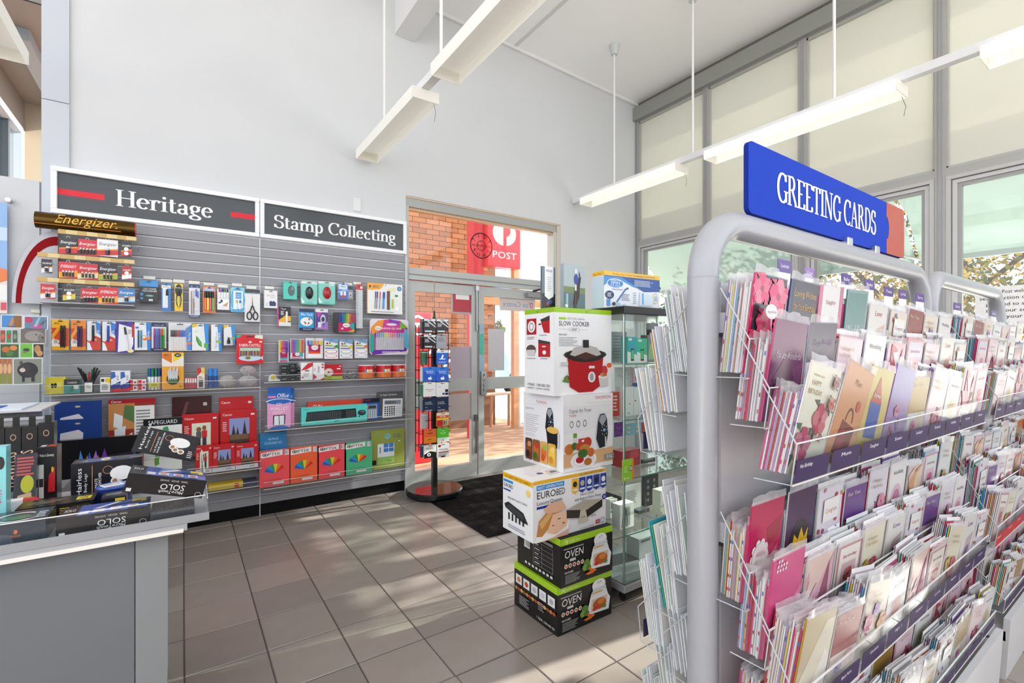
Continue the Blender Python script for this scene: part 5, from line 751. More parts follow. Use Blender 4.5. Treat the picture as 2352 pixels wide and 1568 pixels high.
item('magnetic_sheet_pack', 'red Canon pack with photo cards and a white leaflet', 'photo paper', (249, 912, 357, 1010), Z5+.15, .012, Y5+.08, CAN, lambda f: f.r(0, 0, 1, 1, '#9c3a2c').r(0, .93, 1, 1, '#b81c28').r(0, .5, .55, .93, '#c98a52').p([(.1, .55), (.28, .5), (.3, .72), (.12, .78)], '#e9eef0').p([(.14, .3), (.34, .36), (.36, .56), (.12, .5)], '#dfe8ee').p([(.36, .2), (.52, .3), (.5, .44), (.36, .38)], '#e9e4e0').p([(.14, .02), (.4, .02), (.36, .28), (.14, .22)], '#f0ecec').p([(.3, .7), (.54, .6), (.54, .88), (.34, .9)], '#5a7a48').r(.54, .03, .98, .88, '#eceae8').t('Canon', .05, .945, .035, '#fff', .22).lines(.58, .2, .9, .82, 12, '#888').r(.6, .08, .72, .13, '#333'), 'gloss', 'photo paper packs')
item('safeguard_pack', 'white SAFEGUARD pack with a colour wheel and black header', 'paper pack', (329, 956, 418, 1050), Z5+.05, .012, Y5+.03, '#e8ebe6', lambda f: f.r(0, .86, 1, 1, '#1c1d1f').t('SAFEGUARD', .5, .89, .07, '#e9ecee', .76, 'c').ring(.62, .2, .34, .28, .35, '#e09a3a', 0, 70).ring(.62, .2, .34, .28, .35, '#3a6fb8', 70, 150).ring(.62, .2, .34, .28, .35, '#6aa84a', 150, 200).p([(.02, .7), (.2, .74), (.18, .8), (.02, .78)], '#5fae4a').p([(.5, .74), (.66, .76), (.62, .84), (.5, .82)], '#3a9a5a').lines(.05, .45, .5, .68, 4, '#b9bfb9'), 'gloss')
for k in range(2): item('document_wallet', 'dark blue document wallet with a white card print, '+['upper one', 'lower one in front'][k], 'document wallet', (125, 918+k*40, 234, 1000+k*25), .602+(.06 if k == 0 else 0), .008, 4.25-.03*k, '#1c3a80', lambda f: f.r(0, 0, 1, 1, '#1f3f88').p([(.1, .42), (.12, .7), (.5, .76), (.6, .68), (.58, .46)], '#e3dfe8').e(.48, .9, .06, .02, '#c9b890').r(0, .0, 1, .03, '#16306c'), 'gloss', 'blue document wallets')
sl = item('laptop_sleeve_box', 'wide black box with blue electric swirls behind the hair remover boxes', 'box', (125, 997, 324, 1054), .43, .05, 4.12, '#16161a', lambda f: (f.r(0, 0, 1, 1, '#17171b'), [f.p([(.22+.02*i, .35+.05*math.sin(i)), (.26+.025*i, .6+.2*math.sin(i*1.7)), (.30+.025*i, .5+.12*math.cos(i))], ['#3a5fd8', '#5a9af0', '#7a3ab8', '#b07ae0', '#d0905a'][i % 5]) for i in range(14)], f.p([(.52, .3), (.95, .3), (.9, .7), (.6, .66)], '#2b2b3a').t('D', .9, .6, .14, '#7ab8f0', .03)), 'gloss')
obj('support_foot', G().box(-.2, .02, -.44, .2, .06, 0, '#8e8f92'), 'laminate', sl)
ev = thing('envelope_pack', 'pack of yellow envelopes lying on the lowest ledge', 'envelope pack', (0, 0, 0)); a, b = atY(478, 1112, 4.25), atY(592, 1100, 4.25); obj('envelopes', G().bbox(a.x, 4.245, .288, b.x-.1, 4.36, .33, '#d8b83a', .004), 'paper', ev); obj('print_band', G().box(b.x-.1, 4.245, .288, b.x-.004, 4.36, .328, '#3a4256'), 'paper', ev); obj('tab', G().box(b.x-.16, 4.243, .29, b.x-.13, 4.246, .325, '#c8482e'), 'paper', ev)
# ------------------------------------------------------------------ left edge: poster, postcard rack, tray
po = thing('wall_poster', 'tall blue and orange poster on stand-off clips, cut by the wall end', 'poster', (0, 0, 0)); a, b = atY(-60, 440, YW-.03), atY(17, 720, YW-.03)
obj('sheet', G().box(a.x, YW-.034, b.z, b.x, YW-.03, a.z-.05, '#8fb2e0'), 'gloss', po); f = Face((a.x, YW-.0345, b.z), (1, 0, 0), (0, 0, 1), b.x-a.x, a.z-.05-b.z); f.r(0, 0, 1, .36, '#e8d9d2').p([(.6, .42), (1, .4), (1, .3), (.6, .26)], '#e87a3a').r(0, .66, 1, .78, '#c4d8ee').r(.8, .03, .98, .1, '#d84a5a').r(0, .12, 1, .26, '#f0efe9'); obj('print', f.g, 'gloss', po)
p = atY(20, 460, YW-.03); obj('clip', G().cyl((p.x, YW, p.z), (p.x, YW-.05, p.z), .014, '#c9c9cb', 12), 'metal', po)
YR = 4.05
rk = thing('postcard_rack', 'clear acrylic rack of wildlife postcards beside the slatwall', 'rack', (0, 0, 0)); a, b = atY(-70, 715, YR), atY(108, 905, YR)
obj('back_plate', G().box(a.x, YR+.06, b.z-.25, b.x, YR+.065, a.z, '#fff'), 'acrylic', rk); obj('side_plate', G().box(b.x-.004, YR-.06, b.z-.25, b.x, YR+.06, a.z-.02, '#fff').box(b.x-.0045, YR-.062, b.z-.25, b.x+.0005, YR-.058, a.z-.02, '#d8dcde'), 'acrylic', rk); obj('foot', G().box(a.x, YR-.05, 0, b.x, YR+.06, b.z-.25, '#b6b7ba'), 'laminate', rk)
for k in range(4): obj('ledge', G().box(a.x, YR-.055, b.z+(a.z-b.z)*(.02+k*.24), b.x, YR+.055, b.z+(a.z-b.z)*(.02+k*.24)+.004, '#fff'), 'acrylic', rk)
def pcard(box, label, draw, yo=0, n=1):
    xc, w_, zb, h_ = geo(box, YR-.02+yo); r = thing('postcard', label, 'postcard', (xc, YR-.02+yo, zb), 0, 'postcards in the acrylic rack'); bd_ = obj('card', G().box(-w_/2, 0, 0, w_/2, .004, h_, '#f4f4f2'), 'paper', r); f = Face((-w_/2, -.0003, 0), (1, 0, 0), (0, 0, 1), w_, h_); draw(f); obj('picture', f.g, 'gloss', bd_)
pcard((2, 722, 52, 754), 'postcard with an orange kangaroo on blue', lambda f: f.r(.04, .05, .96, .95, '#3a86c8').r(.6, .05, .96, .95, '#8a5a2c').p([(.35, .1), (.45, .6), (.55, .85), (.6, .5), (.5, .1)], '#c8823a').p([(.3, .08), (.7, .08), (.7, .16), (.3, .16)], '#7a4a20'))
pcard((54, 725, 110, 757), 'postcard of pink flowers and blue grey leaves', lambda f: f.r(.04, .05, .96, .95, '#5f7f9a').e(.22, .7, .16, .22, '#c8285a').e(.55, .25, .22, .2, '#c84a8a').p([(.4, .2), (.6, .9), (.7, .9), (.55, .2)], '#8fb4c4').p([(.6, .2), (.9, .8), (.95, .6)], '#3a5a6a'))
for k in range(3): pcard((0+k*14, 757, 13+k*14, 788), ['narrow postcard edge in red tones', 'narrow postcard edge with a parrot', 'narrow dark green postcard edge'][k], (lambda f, k=k: f.r(.05, .03, .95, .97, ['#9a4a3a', '#3a8a5a', '#4a5a4a'][k]).e(.5, .5, .3, .2, ['#c87a3a', '#c8303a', '#7a9a6a'][k])))
pcard((46, 754, 105, 789), 'postcard of a grey wombat close up', lambda f: f.r(.02, .03, .98, .97, '#6f6660').e(.55, .5, .38, .34, '#9a938c').e(.8, .4, .12, .2, '#7a726c').e(.62, .6, .03, .05, '#222').e(.88, .4, .04, .06, '#2a2422'))
pcard((0, 789, 44, 822), 'postcard of orange flowers among green leaves', lambda f: f.r(.02, .03, .98, .97, '#2f5a34').e(.3, .6, .2, .2, '#c8642a').e(.7, .7, .2, .18, '#d8843a').e(.5, .3, .2, .2, '#4a7a3a'), 0)
pcard((45, 788, 76, 822), 'postcard of two animals on bright green grass', lambda f: f.r(.05, .04, .95, .96, '#6ab83a').e(.5, .55, .25, .12, '#3a3630').e(.4, .4, .16, .08, '#7a7468'))
pcard((76, 789, 101, 821), 'postcard of tan fur and dark eyes', lambda f: f.r(.03, .03, .97, .97, '#2a2420').e(.4, .6, .3, .3, '#b8864a').e(.6, .3, .3, .2, '#c89a62'))
for k in range(3): pcard((k*10-4, 822, 8+k*10, 883), 'kangaroo postcard standing in the overlapping row', (lambda f: f.r(.03, .02, .97, .98, '#a8643a').e(.5, .6, .35, .2, '#d8a878').r(.2, .02, .8, .4, '#7a8a3a')), -.012*k)
pcard((30, 822, 97, 883), 'postcard of a black tasmanian devil', lambda f: f.r(.02, .02, .98, .98, '#7f8578').e(.5, .55, .36, .3, '#24242a').e(.4, .62, .2, .18, '#2e2e34').e(.32, .55, .1, .08, '#c9b8b0').r(.3, .1, .4, .4, '#24242a').r(.62, .1, .74, .4, '#24242a').e(.34, .66, .03, .02, '#c22').p([(.2, .8), (.28, .92), (.34, .8)], '#3a2a2a'), -.03)
bt = thing('brochure_tray', 'thin tray with blue and white leaflets below the postcards', 'tray', (0, 0, 0)); a, b = atZ(-40, 912, 1.04), atZ(124, 897, 1.04)
obj('tray', G().box(a.x, 3.5, 1.03, -.62, 3.98, 1.038, '#d8d9da'), 'laminate', bt); obj('leaflet', G().box(a.x, 3.52, 1.039, -.7, 3.9, 1.046, '#dfe6f2').box(a.x, 3.52, 1.0465, -.8, 3.75, 1.05, '#3a6ac0'), 'paper', bt); obj('support', G().box(a.x, 3.6, 0, -.7, 3.97, 1.03, '#8d8f94'), 'laminate', bt)
# ------------------------------------------------------------------ counter with the bargain tray
ZT = .80; CX1, CY0, CY1 = .07, 1.87, 2.52
ct = thing('sales_counter', 'grey laminate counter with rounded end under the bargain tray', 'counter', (0, 0, 0)); JX = -.125
obj('front_panel', G().box(-2.2, CY0+.05, 0, JX-.003, CY0+.07, ZT-.03, '#75787d'), 'laminate', ct)
prof = [(JX, 0), (-.112, 0)]+[(-.112+.07*math.sin(math.radians(t)), .36-.36*math.cos(math.radians(t))) for t in range(5, 91, 8)]+[(-.042, ZT-.03), (JX, ZT-.03)]
obj('curved_end_panel', G().prism(prof, CY0+.045, CY0+.075, '#8c9091', '#828586'), 'laminate', ct); obj('joint', G().box(JX-.003, CY0+.055, 0, JX, CY0+.074, ZT-.03, '#55585c'), 'laminate', ct)
obj('carcass', G().box(-2.2, CY0+.09, 0, -.16, CY1-.05, ZT-.03, '#7d8086'), 'laminate', ct); obj('top_deck', G().box(-2.2, CY0, ZT-.026, CX1-.06, CY1, ZT-.004, '#a7a8ab'), 'laminate', ct); obj('edge_strip', G().box(-2.2, CY0-.004, ZT-.03, CX1-.07, CY0-.0005, ZT-.018, '#f2ede6'), 'lacquer', ct)
bt = thing('bargain_tray', 'clear sided grey tray of clearance boxes on the counter', 'tray', (0, 0, 0))
obj('tray_base', G().box(-2.2, CY0+.002, ZT-.003, CX1, CY1, ZT+.004, '#a4a6aa'), 'laminate', bt); obj('front_rail', G().box(-2.2, CY0-.002, ZT-.003, CX1, CY0+.0015, ZT+.022, '#9b9da1'), 'laminate', bt)
obj('front_lip', G().box(-2.2, CY0+.03, ZT+.0045, CX1-.01, CY0+.033, ZT+.07, '#fff'), 'acrylic', bt); obj('side_lip', G().add([(CX1-.006, CY0+.03, ZT+.005), (CX1-.006, CY1, ZT+.005), (CX1-.006, CY1, ZT+.11), (CX1-.006, CY0+.05, ZT+.075), (CX1-.002, CY0+.03, ZT+.005), (CX1-.002, CY1, ZT+.005), (CX1-.002, CY1, ZT+.11), (CX1-.002, CY0+.05, ZT+.075)], [[0, 3, 2, 1], [4, 5, 6, 7], [3, 7, 6, 2], [0, 4, 7, 3], [1, 2, 6, 5]], '#fff'), 'acrylic', bt)
obj('lip_edge', G().box(-2.2, CY0+.0298, ZT+.07, CX1-.01, CY0+.0332, ZT+.0725, '#e9ebec').tube([(CX1-.004, CY0+.03, ZT+.06), (CX1-.004, CY1, ZT+.112)], .0022, '#dfe2e4', 6), 'plastic', bt)
q = G(); rd = random.Random(5)
for k in range(110): x, y, s_ = rd.uniform(-.75, .0), CY0+rd.uniform(.004, .026), rd.uniform(.0008, .0032); q.ball((x, y, ZT+.005), s_, rd.choice(['#6e5a48', '#8a7a68', '#54483c']), 1.6, 1, .3, 5, 3)
o = obj('crumbs', q, 'matte', bt); o['kind'] = 'stuff'
tag(obj('price_sticker', G().box(-.016, -.007, 0, .016, .007, .0015, '#ecebe6', top='#f0efe9').box(.004, -.007, .0016, .016, .007, .002, '#e8b82a'), 'paper', None, (atY(282, 1205, CY0+.012).x, CY0+.012, ZT+.0052), (0, 0, -.2)), 'loose yellow and white price sticker on the tray rim', 'sticker')
tag(obj('grey_back_board', G().box(-2.2, 3.2, 0, -.56, 3.23, 1.02, '#8f9196').box(-2.2, 3.195, 1.02, -.56, 3.235, 1.03, '#b4b6b8'), 'laminate'), 'plain grey board standing behind the counter', 'board')
GC = 'clearance boxes in the bargain tray'
def cbox(name, label, cat, px, Y, zb, size, rot, body, front=None, top=None, left=None, group=GC):
    """px: image columns of the front face's left and right end at depth Y (or one column and a given length)"""
    l, d, h = size; xl = atY(px[0], 1000, Y).x; l = (atY(px[1], 1000, Y).x-xl)/math.cos(rot[1]) if l is None else l
    r = thing(name, label, cat, (xl, Y, zb), 0, group); r.rotation_euler = rot; bd_ = obj('carton', G().box(0, 0, 0, l, d, h, body), 'gloss', r)
    for nm, fn, (o, u, v, w_, h_) in (('front_print', front, ((0, -.0003, 0), (1, 0, 0), (0, 0, 1), l, h)), ('top_print', top, ((0, 0, h+.0003), (1, 0, 0), (0, 1, 0), l, d)), ('end_print', left, ((-.0003, d, 0), (0, -1, 0), (0, 0, 1), d, h))):
        if fn: f = Face(o, u, v, w_, h_); fn(f); obj(nm, f.g, 'gloss', bd_)
    return r
def solo_f(f): f.r(0, 0, 1, 1, '#141416').t('SOLO', .58, .62, .30, '#e8e8ea', .32, 'c', rot=math.pi).t('MicroTouch', .58, .28, .16, '#e8e8ea', .32, 'c', rot=math.pi, sk=.2).t('TRIMS . EDGES . SHAVES', .58, .86, .09, '#c8c8ca', .36, 'c', rot=math.pi).r(.03, .06, .09, .24, '#ddd').ring(.93, .2, .04, .14, .12, '#ddd')
def solo_t(f):
    f.r(0, 0, 1, 1, '#1a1c22').r(.2, .04, .98, .42, '#5577c8').r(.2, .42, .98, .98, '#2c4f9e').r(.22, .1, .32, .38, '#d8d8da').t('SOLO', .04, .5, .2, '#eee', .12, 'l').p([(.35, .5), (.6, .9), (.66, .85), (.42, .45)], '#cfd2d8').r(.78, .6, .95, .92, '#e8cf3a').p([(.5, .6), (.9, .75), (.88, .66), (.55, .52)], '#1a1a1e')
    for k in range(3): f.r(.36+.19*k, .1, .49+.19*k, .36, '#e9ddd4').e(.425+.19*k, .22, .05, .07, ['#c8683a', '#b85040', '#a83030'][k])
cbox('shaver_box', 'black SOLO shaver box lying along the clear front lip', 'box', (128, 342), CY0+.036, ZT+.006, (None, .12, .055), (0, 0, 0), '#151517', solo_f, solo_t, lambda f: f.r(.1, .2, .8, .8, '#222'))
cbox('grey_shaver_box', 'dark grey flat box under the tipped shaver box', 'box', (346, 447), CY0+.036, ZT+.006, (None, .12, .035), (0, 0, 0), '#3a3c40', lambda f: f.r(0, 0, 1, 1, '#3d3f44').r(.02, .7, .98, .9, '#55585e'))
cbox('shaver_box', 'black SOLO shaver box tipped across two other boxes at the tray end', 'box', (281, 463), CY0+.045, ZT+.115, (None, .13, .058), (0, .27, 0), '#151517', solo_f, solo_t)
cbox('trimmer_box', 'dark blue grey box with green swirl beside the front shaver box', 'box', (-140, 105), CY0+.036, ZT+.006, (None, .14, .062), (0, 0, 0), '#2c3640', lambda f: f.r(0, 0, 1, 1, '#2f3a45').p([(.5, 0), (.7, 0), (.64, .5), (.5, .6)], '#4b5662').e(.7, .6, .02, .1, '#d8703a').t('Bluetooth', .7, .36, .12, '#c8703a', .1, 'c').p([(.8, .0), (.95, .2), (1, .0)], '#232c36'), lambda f: f.r(0, 0, 1, 1, '#35424c').ring(.66, .45, .24, .34, .16, '#dfe4e2').e(.66, .4, .16, .16, '#3f7a58').p([(.8, .2), (.98, .5), (.9, .9), (.82, .7)], '#49565f').lines(.86, .2, .98, .7, 4, '#cfd4d8'))
def hair_f(f): f.r(0, 0, 1, 1, '#1b1c20').t('Hairless', .14, .12, .1, '#f0f0f0', .5, 'l', rot=1.57).t('Body Legs', .21, .2, .06, '#e0e0e2', .34, 'l', rot=1.57).r(.28, .1, .29, .92, '#c98a5a').t('ULTIMATE', .36, .1, .06, '#eee', .3, 'l', rot=1.57).t('HAIR REMOVER', .41, .1, .06, '#eee', .4, 'l', rot=1.57).ring(.5, .76, .07, .11, .12, '#c98a6a').e(.7, .64, .17, .2, '#ecebea').e(.66, .34, .06, .1, '#e4e2e0').e(.76, .3, .06, .1, '#e4e2e0').e(.6, .44, .06, .1, '#e4e2e0').e(.66, .34, .035, .06, '#a5764a').e(.76, .3, .035, .06, '#a5764a').e(.6, .44, .035, .06, '#a5764a').lines(.88, .1, .97, .4, 4, '#ccc')
def hair_t(f): f.r(0, 0, 1, 1, '#23252b').p([(.1, .1), (.95, .1), (.95, .6), (.2, .8)], '#46659a').t('HAIR', .05, .3, .3, '#9fc0c8', .16).e(.45, .5, .07, .32, '#dcd6ca').e(.45, .5, .03, .14, '#c8a878').r(.55, .2, .8, .6, '#1c1e24').p([(.82, .1), (1, .1), (1, .5)], '#c8906a')
def hair_e(f): f.r(0, 0, 1, 1, '#e8e9ec').lines(.2, .1, .8, .9, 6, '#556')
cbox('hair_remover_box', 'black hair remover box with white gadget picture, standing flat', 'box', (163, 327), 2.33, ZT+.006, (None, .09, .135), (0, 0, 0), '#1b1c20', hair_f, hair_t, hair_e)
cbox('hair_remover_box', 'black hair remover box leaning at an angle on the flat one', 'box', (301, 440), 2.30, ZT+.175, (None, .09, .095), (-.12, .33, 0), '#1b1c20', hair_f, hair_t, hair_e)
cbox('light_kit_box', 'flat black box with yellow 10X flashes lying across the tray', 'box', (34, 215), 2.08, ZT+.008, (None, .10, .055), (0, 0, 0), '#1e1d1c', lambda f: f.r(0, 0, 1, 1, '#1e1d1c').r(.7, .1, .95, .85, '#3a382e').t('10X', .76, .3, .45, '#e8d23a', .2).p([(.1, .1), (.4, .1), (.5, .7), (.2, .8)], '#cfcfd2').e(.34, .3, .08, .2, '#d8c23a').lines(.55, .2, .68, .8, 5, '#c9b43a'), lambda f: f.r(0, 0, 1, 1, '#24231f').r(.74, .3, .94, .7, '#d8c42a').t('10X', .76, .36, .28, '#222', .14).lines(.1, .3, .6, .7, 3, '#8a8578'))
cbox('magnifier_box', 'black box with yellow lettering wedged beside the blue reel', 'box', (232, 290), 2.045, ZT+.008, (None, .07, .065), (0, 0, 0), '#1d1d1f', lambda f: f.r(.55, .1, .95, .9, '#e8d23a').t('18X', .6, .25, .4, '#222', .3).lines(.1, .2, .5, .7, 3, '#ccc'), lambda f: f.r(.1, .2, .9, .8, '#33353a').lines(.15, .3, .8, .7, 4, '#9aa'))
tp = thing('tape_reel', 'dark blue round reel with a barcode ticket in the tray', 'reel', (atY(262, 1120, 2.215).x, 2.215, ZT+.006), .2, GC); obj('reel', G().lathe([(0, 0), (.052, 0), (.052, .065), (.045, .07), (.0, .07)], '#1f2f6a', 24, cols=['#1f2f6a', '#1f2f6a', '#2f4f9a', '#3a5fb0']), 'gloss', tp); f = Face((-.03, -.035, .0705), (1, .2, 0), (-.2, 1, 0), .06, .05); f.r(0, 0, 1, 1, '#dfe4ec').bars(.1, .3, .9, .9, 12); obj('ticket', f.g, 'paper', tp)
cbox('torch_pack', 'upright glossy pack with a yellow oval and printed grid', 'box', (28, 80), 2.30, ZT+.008, (None, .03, .19), (-.2, .0, 0), '#3c3a40', lambda f: f.r(0, 0, 1, 1, '#3c3a40').e(.6, .45, .3, .16, '#b9b83a').lines(.1, .6, .9, .95, 6, '#c05a5a', .6).p([(.1, .02), (.9, .02), (.8, .3), (.2, .26)], '#c8a890').e(.3, .16, .1, .06, '#e8c83a').e(.6, .12, .1, .06, '#c8303a'))
cbox('car_kit_box', 'black and red open front box lettered Made in Germany', 'box', (84, 131), 2.36, ZT+.006, (None, .08, .20), (0, 0, 0), '#17171a', lambda f: f.r(0, 0, 1, 1, '#17171a').t('Made in Germany', .5, .84, .05, '#eee', .7, 'c').r(.1, .1, .35, .7, '#cfd4cc').r(.12, .3, .33, .45, '#333').p([(.55, .2), (.9, .2), (.9, .65), (.6, .5)], '#c8242a').e(.78, .6, .06, .05, '#e8b82a').r(0, 0, 1, .06, '#b81f26'), lambda f: f.r(0, 0, 1, 1, '#202024').p([(.4, .2), (.9, .2), (.8, .8), (.5, .8)], '#c8242a').r(.1, .3, .35, .7, '#e4e4e6'))
rr = thing('red_tape_pack', 'clear pack with a red and white cased tape measure', 'tape measure', (atY(62, 1110, 2.2).x, 2.19, ZT+.006), .15, GC); obj('case', G().bbox(-.035, 0, 0, .035, .05, .06, '#b81f36', .012), 'gloss', rr); obj('label', G().box(-.036, -.001, .005, -.008, .04, .061, '#e8e4e6'), 'paper', rr)
cbox('toy_box', 'turquoise box with pink print at the end of the tray', 'box', (-50, 14), 2.12, ZT+.006, (None, .05, .25), (0, 0, 0), '#7fcfd4', lambda f: f.r(0, 0, 1, 1, '#8fd8dc').p([(.3, .2), (.8, .3), (.7, .6), (.4, .5)], '#d84a8a').t('TWIN', .85, .3, .1, '#c8286a', .7, 'l', rot=1.57).e(.8, .8, .15, .08, '#333').r(.0, 0, 1, .08, '#e8e4e0'))
for k in range(4): 
    fb = cbox('flawless_box', ['black hang box lettered FLAWLESS beside the blue wallets', 'black hang box lettered FLAWLESS, second from the blue wallets', 'black hang box lettered FLAWLESS, third from the blue wallets', 'black hang box at the end of the FLAWLESS row'][k], 'box', (88-38*k, 124-38*k), 2.66, .80, (None, .06, .262-.01*(k > 0)), (0, 0, 0), '#1a1a1c', lambda f: f.r(0, 0, 1, 1, '#1c1c1f').ring(.5, .84, .2, .05, .3, '#a9887a').t('FLAWLESS', .72, .06, .14, '#e8b8a0', 3.2, 'l', rot=1.57), lambda f: f.r(0, 0, 1, 1, '#26262a'), None, 'FLAWLESS boxes behind the counter')
    obj('hang_tab', G().box(.015, .025, .26-.01*(k > 0), .035, .028, .29, '#19191b'), 'gloss', fb)
tag(obj('low_display_plinth', G().box(-1.1, 2.62, 0, -.40, 2.78, .798, '#77797e'), 'laminate'), 'grey plinth carrying the black FLAWLESS boxes', 'plinth')
tag(obj('wall_socket', G().bbox(-.022, -.02, 0, .022, 0, .024, '#e8e2c8', .003), 'plastic', None, (atY(83, 719, YW).x, YW, atY(83, 719, YW).z)), 'small cream cable box on the partition above the postcards', 'cable box')
# ------------------------------------------------------------------ gift card spinner
m = surf('mirror_black', .06, .9, col='#6e6560', vary=.02)
sp = thing('card_spinner', 'black gift card spinner stand on a round glossy base', 'card stand', (1.93, 4.09, .0145)); obj('base', G().lathe([(0, 0), (.25, 0), (.262, .01), (.262, .045), (.25, .055)], '#17171a', 40), 'gloss', sp); obj('base_top', G().lathe([(.25, .0551), (0, .0551)], '#fff', 40), 'mirror_black', sp)
obj('post', G().box(-.022, -.022, .055, .022, .022, 1.58, '#161618'), 'lacquer', sp); obj('antenna', G().cyl((0, 0, 1.58), (0, 0, 1.70), .016, '#1c1c1e', 8, .008).cyl((0, 0, 1.70), (0, 0, 1.98), .004, '#b08a7a', 6), 'plastic', sp)
YG = 4.0
for px in (955, 963, 972, 985, 1015, 1030): x = atY(px, 850, YG+.03).x-1.93; obj('wire_upright', G().cyl((x, YG-4.09+.035, .42), (x, YG-4.09+.035, 1.56), .004, '#17171a', 6), 'metal', sp)
for k in range(10): z = .46+k*.115; obj('wire_ring', G().tube([(-.17, YG-4.09+.035, z), (.14, YG-4.09+.035, z), (.14, .05, z), (-.17, .05, z), (-.17, YG-4.09+.035, z)], .003, '#17171a', 5), 'metal', sp)
def gift(box, label, c0, draw):
    xc, w_, zb, h_ = geo(box, YG); r = thing('gift_card', label, 'gift card', (xc, YG, zb), 0, 'gift cards on the spinner'); bd_ = obj('card', G().prism(rrect(w_, h_, .006), 0, .014, c0), 'gloss', r); f = Face((-w_/2, -.0003, 0), (1, 0, 0), (0, 0, 1), w_, h_); draw(f); f.r(.36, .9, .64, .94, '#222'); obj('front_print', f.g, 'gloss', bd_)
def bw(f): f.r(.02, .02, .98, .98, '#202023').r(.02, .84, .98, .98, '#e9e9ea').p([(.55, .98), (.98, .6), (.98, .7), (.65, .98)], '#f0f0f0').p([(.3, .8), (.98, .4), (.98, .48), (.4, .84)], '#dcdcde').lines(.1, .45, .5, .7, 5, '#d8d8da').r(.1, .1, .7, .2, '#dcdcde').e(.85, .12, .08, .06, '#d8702a')
def app(f): f.r(0, 0, 1, 1, '#3a7fe0').p([(0, 0), (1, 0), (1, .4), (0, .7)], '#2f62d0').t('App Store', .5, .66, .09, '#fff', .6, 'c').t('& iTunes', .5, .54, .09, '#fff', .5, 'c').e(.45, .2, .1, .09, '#fff').e(.57, .2, .1, .09, '#fff').e(.56, .34, .03, .04, '#fff').e(.68, .23, .035, .04, '#3172d8')
def navy(f): f.r(0, 0, 1, 1, '#20304e').t('A world', .12, .62, .09, '#e8ecf2', .5).t('of choice', .12, .5, .09, '#e8ecf2', .6).t('visa', .12, .26, .07, '#c8d0dc', .2).r(.12, .05, .7, .09, '#d8dce4')
gift((973, 731, 1001, 766), 'black gift card with white diagonal stripes, top row on the post side', '#2a2a2d', bw); gift((1002, 732, 1030, 766), 'black gift card with white diagonal stripes, top row by the doors', '#2a2a2d', bw); gift((973, 768, 1001, 801), 'black gift card with white diagonal stripes in the second row', '#2a2a2d', bw)
gift((1002, 768, 1026, 801), 'plain grey backed gift card in the second row', '#8d9099', lambda f: f.r(.05, .05, .95, .92, '#a5a8b0').lines(.15, .5, .85, .8, 3, '#777')); gift((1003, 804, 1029, 837), 'blue gift card with a white symbol in a white header', '#2a5fc8', lambda f: f.r(0, 0, 1, 1, '#2f6ad2').r(0, .82, 1, 1, '#e8eef6').p([(.36, .42), (.5, .72), (.62, .62), (.52, .42)], '#fff').r(.24, .36, .76, .42, '#fff').lines(.15, .1, .85, .22, 2, '#bcd4f4'))
gift((973, 842, 1001, 876), 'blue gift card with a white apple on the post side', '#3a7fe0', app); gift((1002, 842, 1030, 876), 'blue gift card with a white apple by the doors', '#3a7fe0', app)
gift((973, 877, 1001, 911), 'white gift card lettered amazon', '#eef0f0', lambda f: f.r(0, 0, 1, 1, '#eef0f0').t('amazon', .5, .46, .1, '#222', .66, 'c').p([(.3, .4), (.7, .4), (.5, .35)], '#e8922a')); gift((1002, 877, 1030, 911), 'white gift card with small navy squares', '#eeefef', lambda f: f.r(0, 0, 1, 1, '#eeefef').t('Give', .1, .66, .08, '#999', .3).r(.72, .3, .98, .5, '#1f2a4a').r(.5, .12, .68, .26, '#2a4a8a').r(.72, .1, .98, .26, '#1f2a4a'))
gift((973, 912, 1001, 945), 'navy gift card with pale lettering on the post side', '#20304e', navy); gift((1002, 911, 1030, 944), 'navy gift card with pale lettering by the doors', '#20304e', navy)
gift((1003, 946, 1031, 980), 'orange gift card with yellow band and colourful pictures', '#e8722a', lambda f: f.r(0, 0, 1, 1, '#e0642a').r(0, .8, 1, 1, '#f0e4d4').r(0, .48, 1, .6, '#f0d43a').r(.04, .06, .5, .46, '#c82a2a').r(.5, .06, .96, .46, '#d8b890').r(.55, .1, .65, .4, '#2a3a6a').r(.72, .1, .82, .38, '#5a8a3a').t('HOTEL', .5, .66, .1, '#fff', .5, 'c'))
gift((974, 984, 1002, 1019), 'plain orange gift card with two dark bars', '#e8692a', lambda f: f.r(0, 0, 1, 1, '#ea6a38').r(0, 0, 1, .45, '#f08a2a').r(.28, .68, .7, .73, '#3a2010').r(.3, .24, .62, .28, '#3a2010')); gift((1004, 981, 1031, 1016), 'bright green gift card with a white lower half', '#58c22e', lambda f: f.r(0, 0, 1, 1, '#5cc832').r(0, 0, 1, .32, '#e8f0e4').ring(.5, .64, .2, .08, .25, '#eafbe4').t('WOW', .5, .8, .08, '#eafbe4', .3, 'c').t('$', .5, .08, .14, '#222', None, 'c'))
gift((974, 1020, 1002, 1053), 'black and white gift card with a record picture', '#e8e8e4', lambda f: f.r(0, 0, 1, 1, '#ecebe6').p([(0, 0), (1, 0), (1, .4), (.5, .52), (0, .3)], '#1d1d1f').e(.4, .26, .16, .14, '#e4e4e2').e(.4, .26, .06, .05, '#222').lines(.15, .66, .85, .84, 2, '#8a9a5a')); gift((1004, 1016, 1032, 1052), 'white gift card with script Home lettering', '#f0efee', lambda f: f.r(0, 0, 1, 1, '#f0efee').t('Home', .5, .52, .14, '#222', .7, 'c', sk=.25).e(.2, .84, .12, .09, '#7a1f2a').r(.1, .34, .95, .42, '#a8303a').lines(.1, .08, .9, .3, 3, '#555').e(.5, .08, .2, .05, '#222'))
